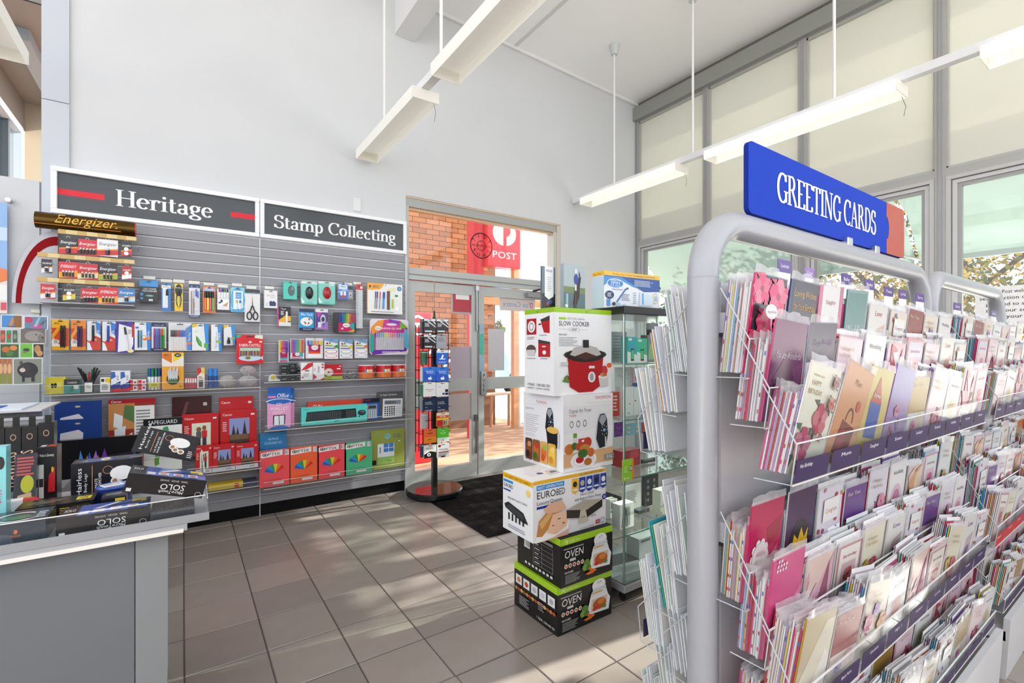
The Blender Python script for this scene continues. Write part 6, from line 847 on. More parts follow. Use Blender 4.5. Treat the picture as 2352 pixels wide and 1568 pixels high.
for i, (y0, y1, c_) in enumerate(((733, 766, '#5a5c60'), (769, 801, '#2c2d30'), (805, 838, '#2f6a4a'), (842, 876, '#d8dadc'), (877, 910, '#3a7a5a'), (912, 945, '#8a8f96'), (948, 985, '#b9bcc0'), (1018, 1050, '#27466a'))):
    xc, w_, zb, h_ = geo((957, y0, 970, y1), YG+.05); r = thing('gift_card', ['dark grey', 'black', 'deep green', 'pale silver', 'green backed', 'mid grey', 'light grey', 'navy'][i]+' gift card bundle seen edge on at the side of the spinner', 'gift card', (xc, YG+.02, zb), 0, 'gift cards on the spinner'); r.rotation_euler = (0, 0, -1.1)
    obj('card', G().bbox(-.012, 0, 0, .012, .085, h_, c_, .003), 'gloss', r); obj('header', G().box(-.0125, .0, h_*.84, .0125, .0855, h_*.9, '#d8d8d6'), 'paper', r)
# ------------------------------------------------------------------ stack of appliance boxes
def carton(name, label, pos, size, body, front, left, top=None, rot=0, topcol=None):
    dx, dy, dz = size; r = thing(name, label, 'box', pos, rot, 'appliance boxes stacked on the floor'); bd_ = obj('carton', G().box(0, 0, 0, dx, dy, dz, body, top=topcol), 'paper', r)
    f = Face((0, -.0004, 0), (1, 0, 0), (0, 0, 1), dx, dz); front(f); obj('front_print', f.g, 'gloss', bd_); f = Face((-.0004, dy, 0), (0, -1, 0), (0, 0, 1), dy, dz); left(f); obj('side_print', f.g, 'gloss', bd_)
    if top: f = Face((0, 0, dz+.0004), (1, 0, 0), (0, 1, 0), dx, dy); top(f); obj('top_print', f.g, 'gloss', bd_)
    return r
LIME = '#a2cf22'
def oven_f(f):
    f.r(0, 0, 1, 1, '#191a1b').r(0, .86, 1, 1, LIME).t('HJ', .07, .89, .075, '#f6faf0', .06).t('healthy choice', .15, .905, .04, '#e9f4cc', .2).r(.05, .76, .42, .785, '#9a9c9e').t('OVEN', .06, .58, .15, '#e6e7e8', .36, 'l', sk=.1).r(.16, .5, .27, .555, '#c8c9ca')
    for k in range(5): f.e(.09+.075*k, .42, .03, .045, '#f0ece4').e(.09+.075*k, .42, .02, .03, ['#c8602a', '#b8483a', '#a83028', '#b8602a', '#c86a3a'][k])
    f.t('FEATURES', .06, .27, .04, '#f0f0f0', .16); f.lines(.07, .06, .36, .25, 9, '#9a9c9e', .4)
    f.e(.74, .78, .13, .13, '#eceef0').r(.62, .66, .88, .72, '#c9d4da').p([(.56, .5), (.92, .5), (.88, .66), (.6, .66)], '#dfe6ea').p([(.53, .2), (.93, .16), (.96, .42), (.9, .54), (.58, .54), (.54, .4)], '#e9eef0').p([(.58, .24), (.88, .22), (.9, .5), (.6, .5)], '#d8c4b4').e(.75, .36, .13, .12, '#b85a2a').e(.78, .4, .07, .06, '#d8843a').e(.66, .28, .05, .04, '#c83a2a').e(.84, .27, .04, .04, '#5a8a3a').e(.7, .63, .12, .02, '#d8a860')
    f.e(.47, .36, .06, .09, '#5f8a34').e(.43, .28, .05, .07, '#76a044').e(.5, .26, .05, .06, '#4f7a2c').p([(.44, .14), (.62, .2), (.66, .15), (.5, .1)], '#e8782a').p([(.5, .24), (.56, .1), (.6, .12), (.54, .26)], '#e06a20').e(.72, .83, .008, .012, '#333').e(.76, .85, .008, .012, '#333')
def oven_l(table):
    def d(f):
        f.r(0, 0, 1, 1, '#161718').r(0, .86, 1, 1, LIME)
        if table: f.r(.14, .74, .33, .80, LIME).bars(.17, .45, .31, .66, 10); [f.r(.4, .2+.1*k, .84, .204+.1*k, '#b9bbbc') for k in range(6)]; f.r(.4, .2, .403, .72, '#b9bbbc').r(.6, .2, .603, .72, '#b9bbbc').r(.84, .2, .843, .7, '#b9bbbc'); [f.r(.2+.085*k, .1, .25+.085*k, .15, '#d8d9da') for k in range(8)]; [f.lines(.44, .24+.1*k, .56, .28+.1*k, 1, '#ccc') for k in range(5)]; f.lines(.5, .76, .9, .82, 2, '#ccc')
        else:
            for k in range(5): f.r(.04+.19*k, .55, .19+.19*k, .76, '#e6e7e8').e(.115+.19*k, .65, .045, .06, ['#c87a4a', '#c04a2a', '#b9bcc0', '#c9d0dc', '#a9acb0'][k])
            for k in range(14): f.e(.06+.068*k, .44, .032, .04, ['#c8843a', '#b84a2a', '#d8b06a', '#9a5a2a'][k % 4])
            f.lines(.15, .12, .4, .34, 6, '#9a9c9e').lines(.6, .3, .75, .5, 4, '#8a8c8e').t('1 YEAR | 1300 850 350', .56, .1, .05, '#e4e4e4', .4).r(.47, .02, .474, .5, '#44464a')
    return d
carton('oven_box', 'lower black and lime OVEN box standing on the floor', (1.455, 1.737, 0.001), (.358, .357, .226), '#1a1b1c', oven_f, oven_l(False), None, 0, LIME); carton('oven_box', 'upper black and lime OVEN box with a specification table on its side', (1.467, 1.729, .228), (.345, .352, .231), '#1a1b1c', oven_f, oven_l(True))
def euro_f(f):
    f.r(0, 0, 1, 1, '#f0f0f2').r(0, .94, 1, 1, '#f2b92a').t('ALL NEW TUFF-TEX FABRIC!', .62, .95, .035, '#23306a', .36, 'l').r(.04, .84, .4, .92, '#2f8fd8').t('NEXT GENERATION', .05, .857, .045, '#fff', .33).t('EURO', .04, .70, .11, '#17181c', .25).t('BED', .29, .70, .11, '#33353a', .12).t('Luxury', .04, .60, .06, '#3a3c48', .16).t('Queen', .21, .60, .06, '#2a2c6a', .16).r(.04, .535, .35, .575, '#27339a').t('Inflates Quickly', .62, .60, .04, '#6a6e88', .2).t('with Built In Motor Pump', .54, .525, .045, '#3a3e6a', .38)
    for k, c_ in enumerate(('#f2b92a', '#27419e', '#27419e', '#27419e', '#27419e')): x = .5+.102*k; f.p([(x, .69), (x+.045, .65), (x+.09, .69), (x+.09, .92), (x, .92)], c_).e(x+.045, .82, .03, .05, ['#33302a', '#b9b4ac', '#e4e8f4', '#22242c', '#eef0f4'][k]).r(x+.01, .71, x+.08, .74, '#e8eaf6')
    f.p([(.02, .0), (.44, .0), (.46, .26), (.3, .36), (.05, .2)], '#f8f7f6').p([(.03, .1), (.06, .34), (.16, .46), (.3, .44), (.2, .2), (.1, .08)], '#c8894a').p([(.06, .3), (.18, .44), (.24, .42), (.1, .2)], '#e0b06a').p([(.16, .12), (.24, .4), (.38, .42), (.46, .34), (.42, .16), (.28, .06)], '#efc5a6').p([(.12, .52), (.2, .6), (.36, .6), (.42, .46), (.3, .42), (.16, .44)], '#e4b494').p([(.08, .0), (.44, .0), (.44, .1), (.26, .03)], '#e8b8a8').r(.3, .3, .34, .315, '#6a4030').e(.38, .22, .02, .012, '#b8584a').e(.24, .22, .012, .01, '#5a3a2a')
    f.p([(.42, .42), (.66, .52), (.93, .46), (.70, .34)], '#b8aea2').p([(.42, .42), (.70, .34), (.70, .2), (.42, .28)], '#3a342e').p([(.70, .34), (.93, .46), (.93, .33), (.70, .2)], '#2c2823').p([(.58, .14), (.61, .36), (.68, .36), (.72, .14)], '#c9bca8').t('EUROBED', .65, .22, .025, '#333', .06, 'c').ring(.8, .2, .03, .03, .3, '#333', 0, 200)
    for i in range(5):
        for j in range(4): f.g.poly([f.P(.5+.065*i+.03*j, .425+.012*i-.018*j+.03), f.P(.51+.065*i+.03*j, .43+.012*i-.018*j+.03), f.P(.505+.065*i+.03*j, .44+.012*i-.018*j+.03)], '#8a8074')
    f.k += 1; f.e(.96, .5, .035, .05, '#27339a').t('30', .96, .48, .04, '#fff', None, 'c').r(.83, .05, .89, .12, '#b8303a').t('TV', .86, .065, .035, '#fff', None, 'c').ring(.93, .09, .03, .05, .2, '#4a56a8').t('Easy, Comfortable & Reliable', .6, .03, .03, '#777b8e', .2)
def euro_l(f): f.r(0, 0, 1, 1, '#ecedef').r(0, .9, 1, .985, '#f2b92a').t('ALL NEW TUFF-TEX FABRIC!', .5, .915, .045, '#4a3a10', .86, 'c').r(.02, .83, .36, .875, '#2f8fd8').t('EURO', .03, .745, .06, '#17181c', .2).t('BED', .23, .745, .06, '#33353a', .13).r(.02, .685, .28, .71, '#27339a').t('Adjustable Luxury Comfort', .5, .56, .04, '#6a6e88', .66, 'c').p([(.06, .44), (.2, .5), (.7, .42), (.86, .26), (.66, .26), (.1, .38)], '#23262a').p([(.12, .4), (.24, .47), (.66, .4), (.78, .29), (.62, .3), (.16, .37)], '#3a3e40'); [f.r(.2+.12*k, .2, .25+.12*k, .32, '#1f2225') for k in range(5)]; f.lines(.2, .06, .8, .13, 2, '#9a9cac').e(.86, .78, .06, .06, '#f4d27a')
carton('airbed_box', 'white EUROBED airbed box overhanging the oven boxes', (1.332, 1.766, .460), (.469, .252, .285), '#eceded', euro_f, euro_l, lambda f: f.r(.1, .3, .5, .6, '#f6f6f8').e(.25, .4, .04, .06, '#3a4a9a').p([(.3, .2), (.7, .3), (.65, .6), (.35, .5)], '#d8d4ce').p([(.36, .3), (.6, .34), (.58, .46), (.38, .42)], '#4a443e'))
def fry(f, cx, cy, s): f.p([(cx-.12*s, cy+.2*s), (cx-.06*s, cy+.32*s), (cx+.06*s, cy+.33*s), (cx+.13*s, cy+.22*s), (cx+.16*s, cy-.05*s), (cx+.1*s, cy-.28*s), (cx-.08*s, cy-.3*s), (cx-.17*s, cy-.12*s)], '#23262c').p([(cx-.1*s, cy+.2*s), (cx-.05*s, cy+.3*s), (cx+.06*s, cy+.31*s), (cx+.11*s, cy+.22*s), (cx, cy+.1*s)], '#9aa0a8').r(cx+.02*s, cy-.0*s, cx+.08*s, cy+.05*s, '#7ab4e4'); [f.e(cx+.05*s+.08*s*math.cos(a), cy+.02*s+.09*s*math.sin(a), .01*s, .01*s, '#e8ecf0', 6) for a in [i*.785 for i in range(8)]]; f.r(cx+.06*s, cy-.28*s, cx+.1*s, cy-.1*s, '#c9cdd2')
def fryer_f(f):
    f.r(0, 0, 1, 1, '#ededee').p([(0, .86), (1, .86), (1, .55), (0, .5)], '#e6e6e8').t('THOMSON', .62, .93, .04, '#b02a38', .34).r(.45, .885, .98, .888, '#bbb').t('Digital Air Fryer', .1, .77, .05, '#7a7c80', .45).t('TH400', .1, .72, .03, '#c05a68', .14); [f.ring(.15+.13*k, .62, .035, .045, .2, '#44464a') for k in range(3)]
    f.r(0, .06, 1, .24, '#d9a878').p([(0, .06), (1, .06), (1, .26), (.5, .2), (0, .22)], '#dcae80').r(.18, .44, .25, .5, '#6a9a3a').r(.185, .38, .245, .44, '#d8d8d8').r(.28, .34, .44, .42, '#c9303a').r(.34, .36, .4, .4, '#f0f0f0')
    for i, (x, y, w_, h_, c_) in enumerate(((.1, .3, .09, .07, '#c8702a'), (.2, .33, .06, .05, '#3f6a2a'), (.32, .32, .1, .06, '#b84a2a'), (.46, .36, .08, .07, '#c03a2a'), (.4, .29, .1, .05, '#c8823a'))): f.e(x, y, w_, h_, c_)
    f.e(.38, .13, .26, .12, '#f2f2f4').e(.38, .13, .22, .1, '#e4e4e8').e(.3, .13, .11, .06, '#f6f4f2').e(.3, .14, .08, .045, '#b8202a').e(.36, .22, .1, .06, '#3f6a2a').e(.52, .22, .07, .06, '#c8682a').e(.46, .1, .08, .05, '#b8702a'); fry(f, .76, .48, .75); f.r(.8, .09, 1, .16, '#8a8c90').t('3.5L', .84, .105, .04, '#fff', .13)
def fryer_l(f):
    f.r(0, 0, 1, 1, '#e6e6e9').t('THOMSON', .34, .86, .04, '#b02a38', .26).r(0, .835, .6, .838, '#bbb').t('Digital Air Fryer', .06, .76, .035, '#999', .22).lines(.06, .44, .42, .7, 9, '#b4b4ba', .3).lines(.06, .38, .36, .43, 2, '#b4b4ba', .3); fry(f, .68, .62, .62); f.p([(.6, .56), (.9, .5), (.86, .3), (.64, .34)], '#1d2024').e(.76, .53, .14, .045, '#e0b45a').r(.88, .3, .92, .5, '#c9cdd2')
    for k in range(4): x = .07+.2*k; f.p([(x, .07), (x+.02, .05), (x+.17, .05), (x+.18, .07), (x+.18, .33), (x+.16, .35), (x+.02, .35), (x, .33)], ['#5a3a2a', '#8a5a2a', '#d8a05a', '#d8a848'][k]); f.e(x+.09, .2, .07, .09, ['#8a4a2a', '#c8682a', '#d86a3a', '#e8c050'][k]).e(x+.07, .13, .05, .05, ['#3a241a', '#3f6a2a', '#c8502a', '#c88a30'][k]).e(x+.11, .27, .05, .04, ['#c8905a', '#c83a2a', '#8fb84a', '#e8d070'][k])
carton('air_fryer_box', 'white THOMSON digital air fryer box below the slow cooker box', (1.546, 1.801, .7465), (.344, .336, .379), '#e9e9eb', fryer_f, fryer_l)
def pot(f, cx, cy, s, a=1.0): 
    f.e(cx, cy+.16*s, .37*s, .07*s*a, '#3a3634').p([(cx-.31*s, cy+.14*s), (cx+.31*s, cy+.14*s), (cx+.27*s, cy-.2*s), (cx+.12*s, cy-.27*s), (cx-.12*s, cy-.27*s), (cx-.27*s, cy-.2*s)], '#b3151d').e(cx, cy+.15*s, .33*s, .085*s*a, '#2c2422').p([(cx-.27*s, cy+.16*s), (cx-.2*s, cy+.24*s), (cx, cy+.28*s), (cx+.2*s, cy+.24*s), (cx+.27*s, cy+.16*s), (cx, cy+.1*s)], '#b9b4b0').p([(cx-.2*s, cy+.14*s), (cx, cy+.19*s), (cx+.2*s, cy+.14*s), (cx, cy+.1*s)], '#4a2f28').r(cx-.05*s, cy+.24*s, cx+.05*s, cy+.33*s, '#2a2a2c').e(cx+.1*s, cy-.1*s, .065*s, .07*s*a, '#e8e8ea').e(cx+.1*s, cy-.1*s, .035*s, .045*s, '#9a9ca0').r(cx+.05*s, cy+.0*s, cx+.15*s, cy+.03*s, '#e0d4d2').r(cx-.42*s, cy+.04*s, cx-.3*s, cy+.08*s, '#c9cbcd')
def slow_f(f):
    f.r(0, 0, 1, 1, '#f0f0f1').r(0, .945, 1, 1, LIME).t('6QT', .52, .955, .025, '#5a7a10', .05).r(.07, .865, .19, .89, LIME).t('6QT (5.5L) Capacity', .21, .868, .024, '#8a8c8e', .3).t('SLOW COOKER', .07, .795, .052, '#26262a', .52).r(.07, .755, .24, .757, '#aaa').r(.42, .755, .56, .757, '#aaa').ring(.33, .755, .09, .03, .05, '#777').lines(.28, .74, .38, .77, 2, '#888').t('FEATURES', .07, .685, .018, '#333', .13).lines(.07, .56, .4, .67, 6, '#a4a6a8', .35)
    f.e(.92, .28, .12, .09, '#e9e6e4').e(.95, .33, .05, .03, '#e0602a').e(.86, .27, .06, .06, '#c83a3a').e(.2, .19, .05, .035, '#8a2a4a').p([(.12, .16), (.2, .24), (.24, .14)], '#5f8a34').e(.62, .52, .05, .03, '#7ab03a'); pot(f, .52, .3, 1.02, .9); f.p([(.74, .2), (.93, .2), (.91, .08), (.77, .08)], '#d0ccc8').e(.835, .2, .095, .025, '#e4e0dc').e(.82, .22, .05, .025, '#c88a5a').e(.86, .22, .04, .02, '#a86a3a')
def slow_l(f):
    f.r(0, 0, 1, 1, '#e8e8ea').r(0, .945, 1, 1, '#93bd20').t('6QT', .42, .955, .025, '#5a7a10', .1)
    f.r(.08, .7, .42, .89, '#a8161e').e(.25, .795, .13, .07, '#eceaea').ring(.25, .795, .08, .05, .3, '#8a8c8e').p([(.55, .87), (.86, .91), (.86, .86), (.6, .84)], '#3a3634').p([(.58, .84), (.86, .86), (.86, .71), (.68, .72)], '#b3151d').r(.5, .81, .58, .825, '#222').lines(.1, .64, .4, .68, 2, '#999').lines(.54, .68, .84, .7, 1, '#999')
    f.e(.24, .52, .17, .06, '#3a3432').e(.24, .53, .13, .045, '#55423c').p([(.08, .52), (.4, .52), (.36, .45), (.12, .45)], '#c9c7c6').r(.5, .44, .88, .6, '#b3151d').p([(.5, .64), (.88, .61), (.88, .58), (.5, .6)], '#3a3634').e(.7, .49, .06, .025, '#eceaea').r(.63, .55, .75, .565, '#e4d8d6').lines(.1, .41, .4, .43, 1, '#999').lines(.58, .41, .8, .43, 1, '#999')
    f.t('1YEAR', .12, .095, .03, '#2c2c30', .24).t('1300 850 350', .43, .095, .03, '#2c2c30', .45).r(.395, .06, .4, .13, '#888').t('WARRANTY', .12, .06, .018, '#333', .24).t('SUPPORT CENTRE', .43, .06, .018, '#333', .45)
carton('slow_cooker_box', 'white and lime SLOW COOKER box on top of the stack', (1.506, 1.824, 1.1265), (.398, .248, .440), '#ebebec', slow_f, slow_l, None, 0, LIME)
# leaflets and book on top
wb = thing('horse_brochure', 'slim standing brochure lettered WINX', 'brochure', (1.512, 1.93, 1.5672), .05); obj('cover', G().box(0, 0, 0, .092, .012, .218, '#5f6a72'), 'gloss', wb); f = Face((0, -.0004, 0), (1, 0, 0), (0, 0, 1), .092, .218); f.r(0, 0, 1, 1, '#6f7f8a').r(0, 0, 1, .36, '#2c2e28').p([(.2, .3), (.5, .22), (.85, .3), (.85, 1), (.2, 1)], '#f0f0f2').t('WINX', .52, .87, .06, '#27306a', .5, 'c').lines(.36, .42, .7, .76, 8, '#a8a8b0', .25).e(.55, .17, .2, .05, '#3a4a9a').e(.4, .12, .1, .04, '#a83a3a').p([(.3, .06), (.8, .14), (.9, .1), (.5, .02)], '#1c1a18'); obj('front_print', f.g, 'gloss', wb)
hb = thing('horse_book', 'large glossy book with a jockey on a dark horse', 'book', (1.615, 1.88, 1.5672), .1); obj('cover', G().box(0, 0, 0, .165, .022, .235, '#8fa0a8'), 'gloss', hb); f = Face((0, -.0004, 0), (1, 0, 0), (0, 0, 1), .165, .235); f.r(0, 0, 1, 1, '#b4c0c4').r(0, 0, 1, .42, '#5f7684').r(0, .36, 1, .5, '#7a8a5a').r(.1, 0, .2, .34, '#9fc0d4').r(.45, 0, .6, .3, '#3a4a55').p([(.42, .1), (.5, .5), (.62, .62), (.72, .78), (.8, .72), (.74, .52), (.72, .3), (.6, .12)], '#3a2a22').p([(.68, .76), (.72, .88), (.76, .76)], '#3a2a22').e(.56, .68, .1, .12, '#2c4fa8').e(.55, .86, .06, .06, '#e8ecf0').r(.5, .42, .58, .56, '#e9ecee').r(.05, .04, .18, .1, '#f0f0ee').p([(.45, .0), (.5, .34), (.56, .34), (.52, 0)], '#6a4028'); obj('front_print', f.g, 'gloss', hb)
# ------------------------------------------------------------------ glass display cabinet
gx0, gx1, gy0, gy1, gz = 1.925, 2.68, 1.75, 2.15, 1.545
gc = thing('display_cabinet', 'glass display cabinet with black top beside the box stack', 'cabinet', (0, 0, 0))
obj('black_top', G().bbox(gx0-.02, gy0-.02, gz, gx1+.02, gy1+.02, gz+.042, '#1d1e1f', .004), 'lacquer', gc); obj('base', G().bbox(gx0, gy0, .06, gx1, gy1, .10, '#9a9c9f', .004), 'laminate', gc); obj('base_deck', G().box(gx0+.01, gy0+.01, .1, gx1-.01, gy1-.01, .105, '#5d6266'), 'laminate', gc)
for (x, y) in ((gx0+.04, gy0+.04), (gx1-.04, gy0+.04), (gx0+.04, gy1-.04), (gx1-.04, gy1-.04)): obj('castor', G().cyl((x-.012, y, .026), (x+.012, y, .026), .025, '#222', 14).box(x-.015, y-.015, .045, x+.015, y+.015, .06, '#888'), 'plastic', gc)
for nm, q in (('front_glass', (gx0, gy0, gx1, gy0+.005)), ('side_glass', (gx0, gy0+.0055, gx0+.005, gy1)), ('side_glass', (gx1-.005, gy0+.0055, gx1, gy1)), ('back_glass', (gx0+.0055, gy1-.005, gx1-.0055, gy1))): obj(nm, G().box(q[0], q[1], .105, q[2], q[3], gz, '#fff'), 'cabinet_glass', gc)
obj('glass_edge', G().box(gx0-.001, gy0-.0012, .105, gx0+.0045, gy0-.0002, gz, '#2f6a58').box(gx1-.004, gy0-.0012, .105, gx1, gy0-.0002, gz, '#2f6a58'), 'gloss', gc)
for (x, y) in ((gx0+.018, gy0+.02), (gx0+.018, gy1-.02), (gx1-.018, gy1-.02)): obj('chrome_upright', G().cyl((x, y, .105), (x, y, gz), .006, '#d5d8da', 8), 'metal', gc)
SHZ = [1.28, .978, .66, .358]
for z in SHZ: obj('glass_shelf', G().box(gx0+.008, gy0+.02, z-.006, gx1-.008, gy1-.008, z, '#fff'), 'cabinet_glass', gc); obj('shelf_edge', G().box(gx0+.008, gy0+.0185, z-.006, gx1-.008, gy0+.0198, z, '#3f8a72'), 'gloss', gc)
obj('lock', G().cyl((gx0+.5, gy0-.01, 1.36), (gx0+.5, gy0, 1.36), .012, '#c9cbcd', 12), 'metal', gc)
def cab(name, label, cat, box, Y, z, dp, body, draw=None, mat='gloss'):
    xc, w_, zb, h_ = geo(box, Y); h_ = max(.02, zb+h_-z); r = thing(name, label, cat, (xc, Y, z+.001), 0, 'goods in the glass cabinet'); bd_ = obj('box_body' if dp > .02 else 'cover', G().box(-w_/2, 0, 0, w_/2, dp, h_, body), mat, r)
    if draw: f = Face((-w_/2, -.0003, 0), (1, 0, 0), (0, 0, 1), w_, h_); draw(f); obj('front_print', f.g, mat, bd_)
def ph(c1, c2): return lambda f: f.r(0, 0, 1, 1, c1).p([(0, 0), (1, 0), (1, .3), (0, .45)], '#eef2f0').r(.35, .08, .68, .55, '#17191b').r(.38, .14, .65, .5, c2).r(.1, .86, .45, .95, '#eaf4f2')
cab('phone_box', 'blue green phone box with one handset picture', 'box', (1441, 774, 1463, 833), 1.84, SHZ[0], .05, '#3fb4b0', ph('#35b0c0', '#58c878')); cab('phone_box', 'bright green phone box beside the grey phone box', 'box', (1463, 777, 1486, 833), 1.84, SHZ[0], .05, '#3fc49a', ph('#35c09a', '#58c878')); cab('phone_box', 'dark grey phone box picturing a black handset', 'box', (1487, 770, 1532, 833), 1.86, SHZ[0], .05, '#6a6e72', lambda f: f.r(0, 0, 1, 1, '#8a8e92').p([(.4, .15), (.55, .85), (.95, .8), (.95, .2), (.7, .05)], '#1a1c1f').p([(.05, .1), (.3, .1), (.35, .6), (.1, .7)], '#9fc48a').ring(.75, .3, .16, .14, .3, '#4a5a9a', 180, 330)); cab('router_pack', 'white pack with grey print behind the phone boxes', 'box', (1405, 762, 1440, 830), 2.0, SHZ[0], .04, '#dcdee2', lambda f: f.lines(.1, .1, .9, .9, 8, '#b4b8c0')); cab('handset', 'black cordless handset standing behind the grey phone box', 'phone', (1493, 742, 1512, 800), 2.02, SHZ[0], .03, '#1d1e20', lambda f: f.r(.25, .6, .75, .85, '#55585c'))
cab('gift_wrap_sheet', 'white gift wrap with tiny dark dots', 'gift wrap', (1415, 842, 1452, 945), 2.02, SHZ[1], .012, '#f2f2f2', lambda f: [f.e(random.random(), random.random(), .02, .01, '#333', 5) for _ in range(40)]); cab('gift_wrap_sheet', 'pale pink gift wrap with flamingo shapes', 'gift wrap', (1455, 842, 1496, 945), 2.0, SHZ[1], .012, '#f0c8d4', lambda f: (f.r(0, .8, 1, 1, '#f4eeee'), [f.e(.15+.3*i, .35+.2*j, .05, .05, '#d8487a', 8) for i in range(3) for j in range(3)]))
cab('white_phone_box', 'tall white box beside the blue cabinet box', 'box', (1437, 888, 1455, 952), 1.86, SHZ[1], .07, '#e9eaec', lambda f: f.e(.4, .1, .15, .02, '#999').r(.4, .4, .6, .44, '#c88')); cab('white_phone_box', 'second tall white box in the middle shelf row', 'box', (1456, 888, 1473, 952), 1.86, SHZ[1], .07, '#e6e8ea', lambda f: f.r(.1, .5, .3, .54, '#c44')); cab('blue_handset_box', 'blue boxed handset standing by the white boxes', 'box', (1474, 880, 1494, 948), 1.86, SHZ[1], .07, '#2f6ab4', lambda f: f.r(0, .6, 1, 1, '#223').t('SMART', .7, .1, .14, '#9cd0f4', 1.2, 'l', rot=1.57)); cab('red_card_pack', 'red card pack at the side glass of the cabinet', 'box', (1405, 900, 1422, 962), 1.9, SHZ[1], .06, '#d83a30', lambda f: f.lines(.2, .2, .8, .9, 5, '#f0d8d0'))
for bx_, c_, lab, dr in (((1412, 968, 1434, 1004), '#7a2fa0', 'purple foil gift sheet', lambda f: [f.e(random.random(), random.random(), .05, .05, '#b478d0', 6) for _ in range(16)]), ((1435, 969, 1473, 1004), '#8fc8e0', 'sky blue gift sheet with small penguins', lambda f: [f.e(.25+.5*i, .3+.4*j, .09, .14, '#e9e4d8', 8).e(.25+.5*i, .36+.4*j, .06, .06, '#d8a03a', 6) for i in range(2) for j in range(2)]), ((1474, 967, 1500, 1005), '#c83a2a', 'red and yellow tomato patterned gift sheet', lambda f: [f.e(random.random(), random.random(), .14, .1, random.choice(['#e8a03a', '#b82020', '#5a8a3a', '#e86a3a']), 8) for _ in range(18)])): cab('gift_sheet', lab+' hung under the second shelf', 'gift wrap', bx_, 2.05, .82, .006, c_, dr)
cab('red_purse_box', 'glossy red box on the third shelf', 'box', (1428, 1030, 1470, 1080), 1.95, SHZ[2], .08, '#b8252e', lambda f: f.p([(.4, .5), (.9, .5), (.9, 1), (.5, .9)], '#d8404a')); cab('dark_leaflet', 'black leaflet with white print on the third shelf', 'leaflet', (1475, 1050, 1505, 1100), 1.95, SHZ[2], .01, '#2a2b2d', lambda f: f.lines(.1, .6, .9, .9, 3, '#ccc'))
r = thing('green_gift_disc', 'lime green square card with a round opening clipped to the cabinet front', 'card', (atY(1431, 1080, 1.735).x, 1.735, atY(1440, 1104, 1.735).z), 0); obj('card', G().box(0, 0, 0, .082, .006, .112, '#8fce2c'), 'gloss', r); f = Face((0, -.0003, 0), (1, 0, 0), (0, 0, 1), .082, .112); f.r(.84, 0, 1, 1, '#e8842a').e(.72, .56, .15, .13, '#33383a').e(.72, .56, .12, .1, '#c9ccce').e(.72, .56, .04, .035, '#777').r(.08, .08, .16, .2, '#eef6dc').lines(.1, .4, .45, .7, 4, '#cfe89a').lines(.25, .08, .7, .16, 2, '#dff0b4'); obj('front_print', f.g, 'gloss', r); obj('clip', G().box(.03, .006, .09, .05, .0145, .11, '#c9cbcd'), 'metal', r)
cab('white_leaflet', 'white leaflet with fine print on the fourth shelf', 'leaflet', (1430, 1108, 1472, 1180), 2.0, SHZ[3], .008, '#d8d8d6', lambda f: f.lines(.2, .3, .8, .8, 9, '#999')); cab('picture_frame', 'dark picture frame on the fourth shelf', 'picture frame', (1478, 1085, 1512, 1185), 2.02, SHZ[3], .015, '#2c2d2f', lambda f: [f.e(.3+.4*i, .2+.2*j, .08, .06, '#777', 8) for i in range(2) for j in range(4)]); cab('floral_box', 'upright box with a grey speckled pattern', 'box', (1517, 1120, 1546, 1170), 1.86, SHZ[3], .06, '#c4c6b8', lambda f: [f.e(random.random(), random.random(), .06, .04, '#8a8c80', 6) for _ in range(16)]); cab('branch_bag', 'white paper bag with black branch print', 'gift bag', (1424, 1152, 1456, 1226), 1.84, SHZ[3], .06, '#eeeeec', lambda f: [f.p([(.1+.07*i, .05+.05*(i % 3)), (.13+.07*i, .05), (.3+.05*i, .9-.05*(i % 4)), (.28+.05*i, .9)], '#222') for i in range(9)])
cab('pen_carton', 'dark carton lettered on its side at the bottom deck', 'box', (1468, 1180, 1492, 1240), 1.95, SHZ[3], .06, '#4a4d50', lambda f: f.t('pen', .65, .2, .2, '#c9cbcd', .9, 'l', rot=1.57)); cab('grey_ware_box', 'pale grey box on the cabinet deck', 'box', (1468, 1225, 1510, 1275), 1.92, .106, .1, '#a5a8aa', lambda f: f.r(.1, .8, .6, .92, '#666')); cab('white_barcode_box', 'white box with green and black print behind the airbed box', 'box', (1402, 1145, 1418, 1215), 2.0, SHZ[3], .05, '#e8e8e6', lambda f: f.lines(.1, .5, .9, .9, 4, '#333', .6).r(.1, .3, .9, .42, '#58a83a'))
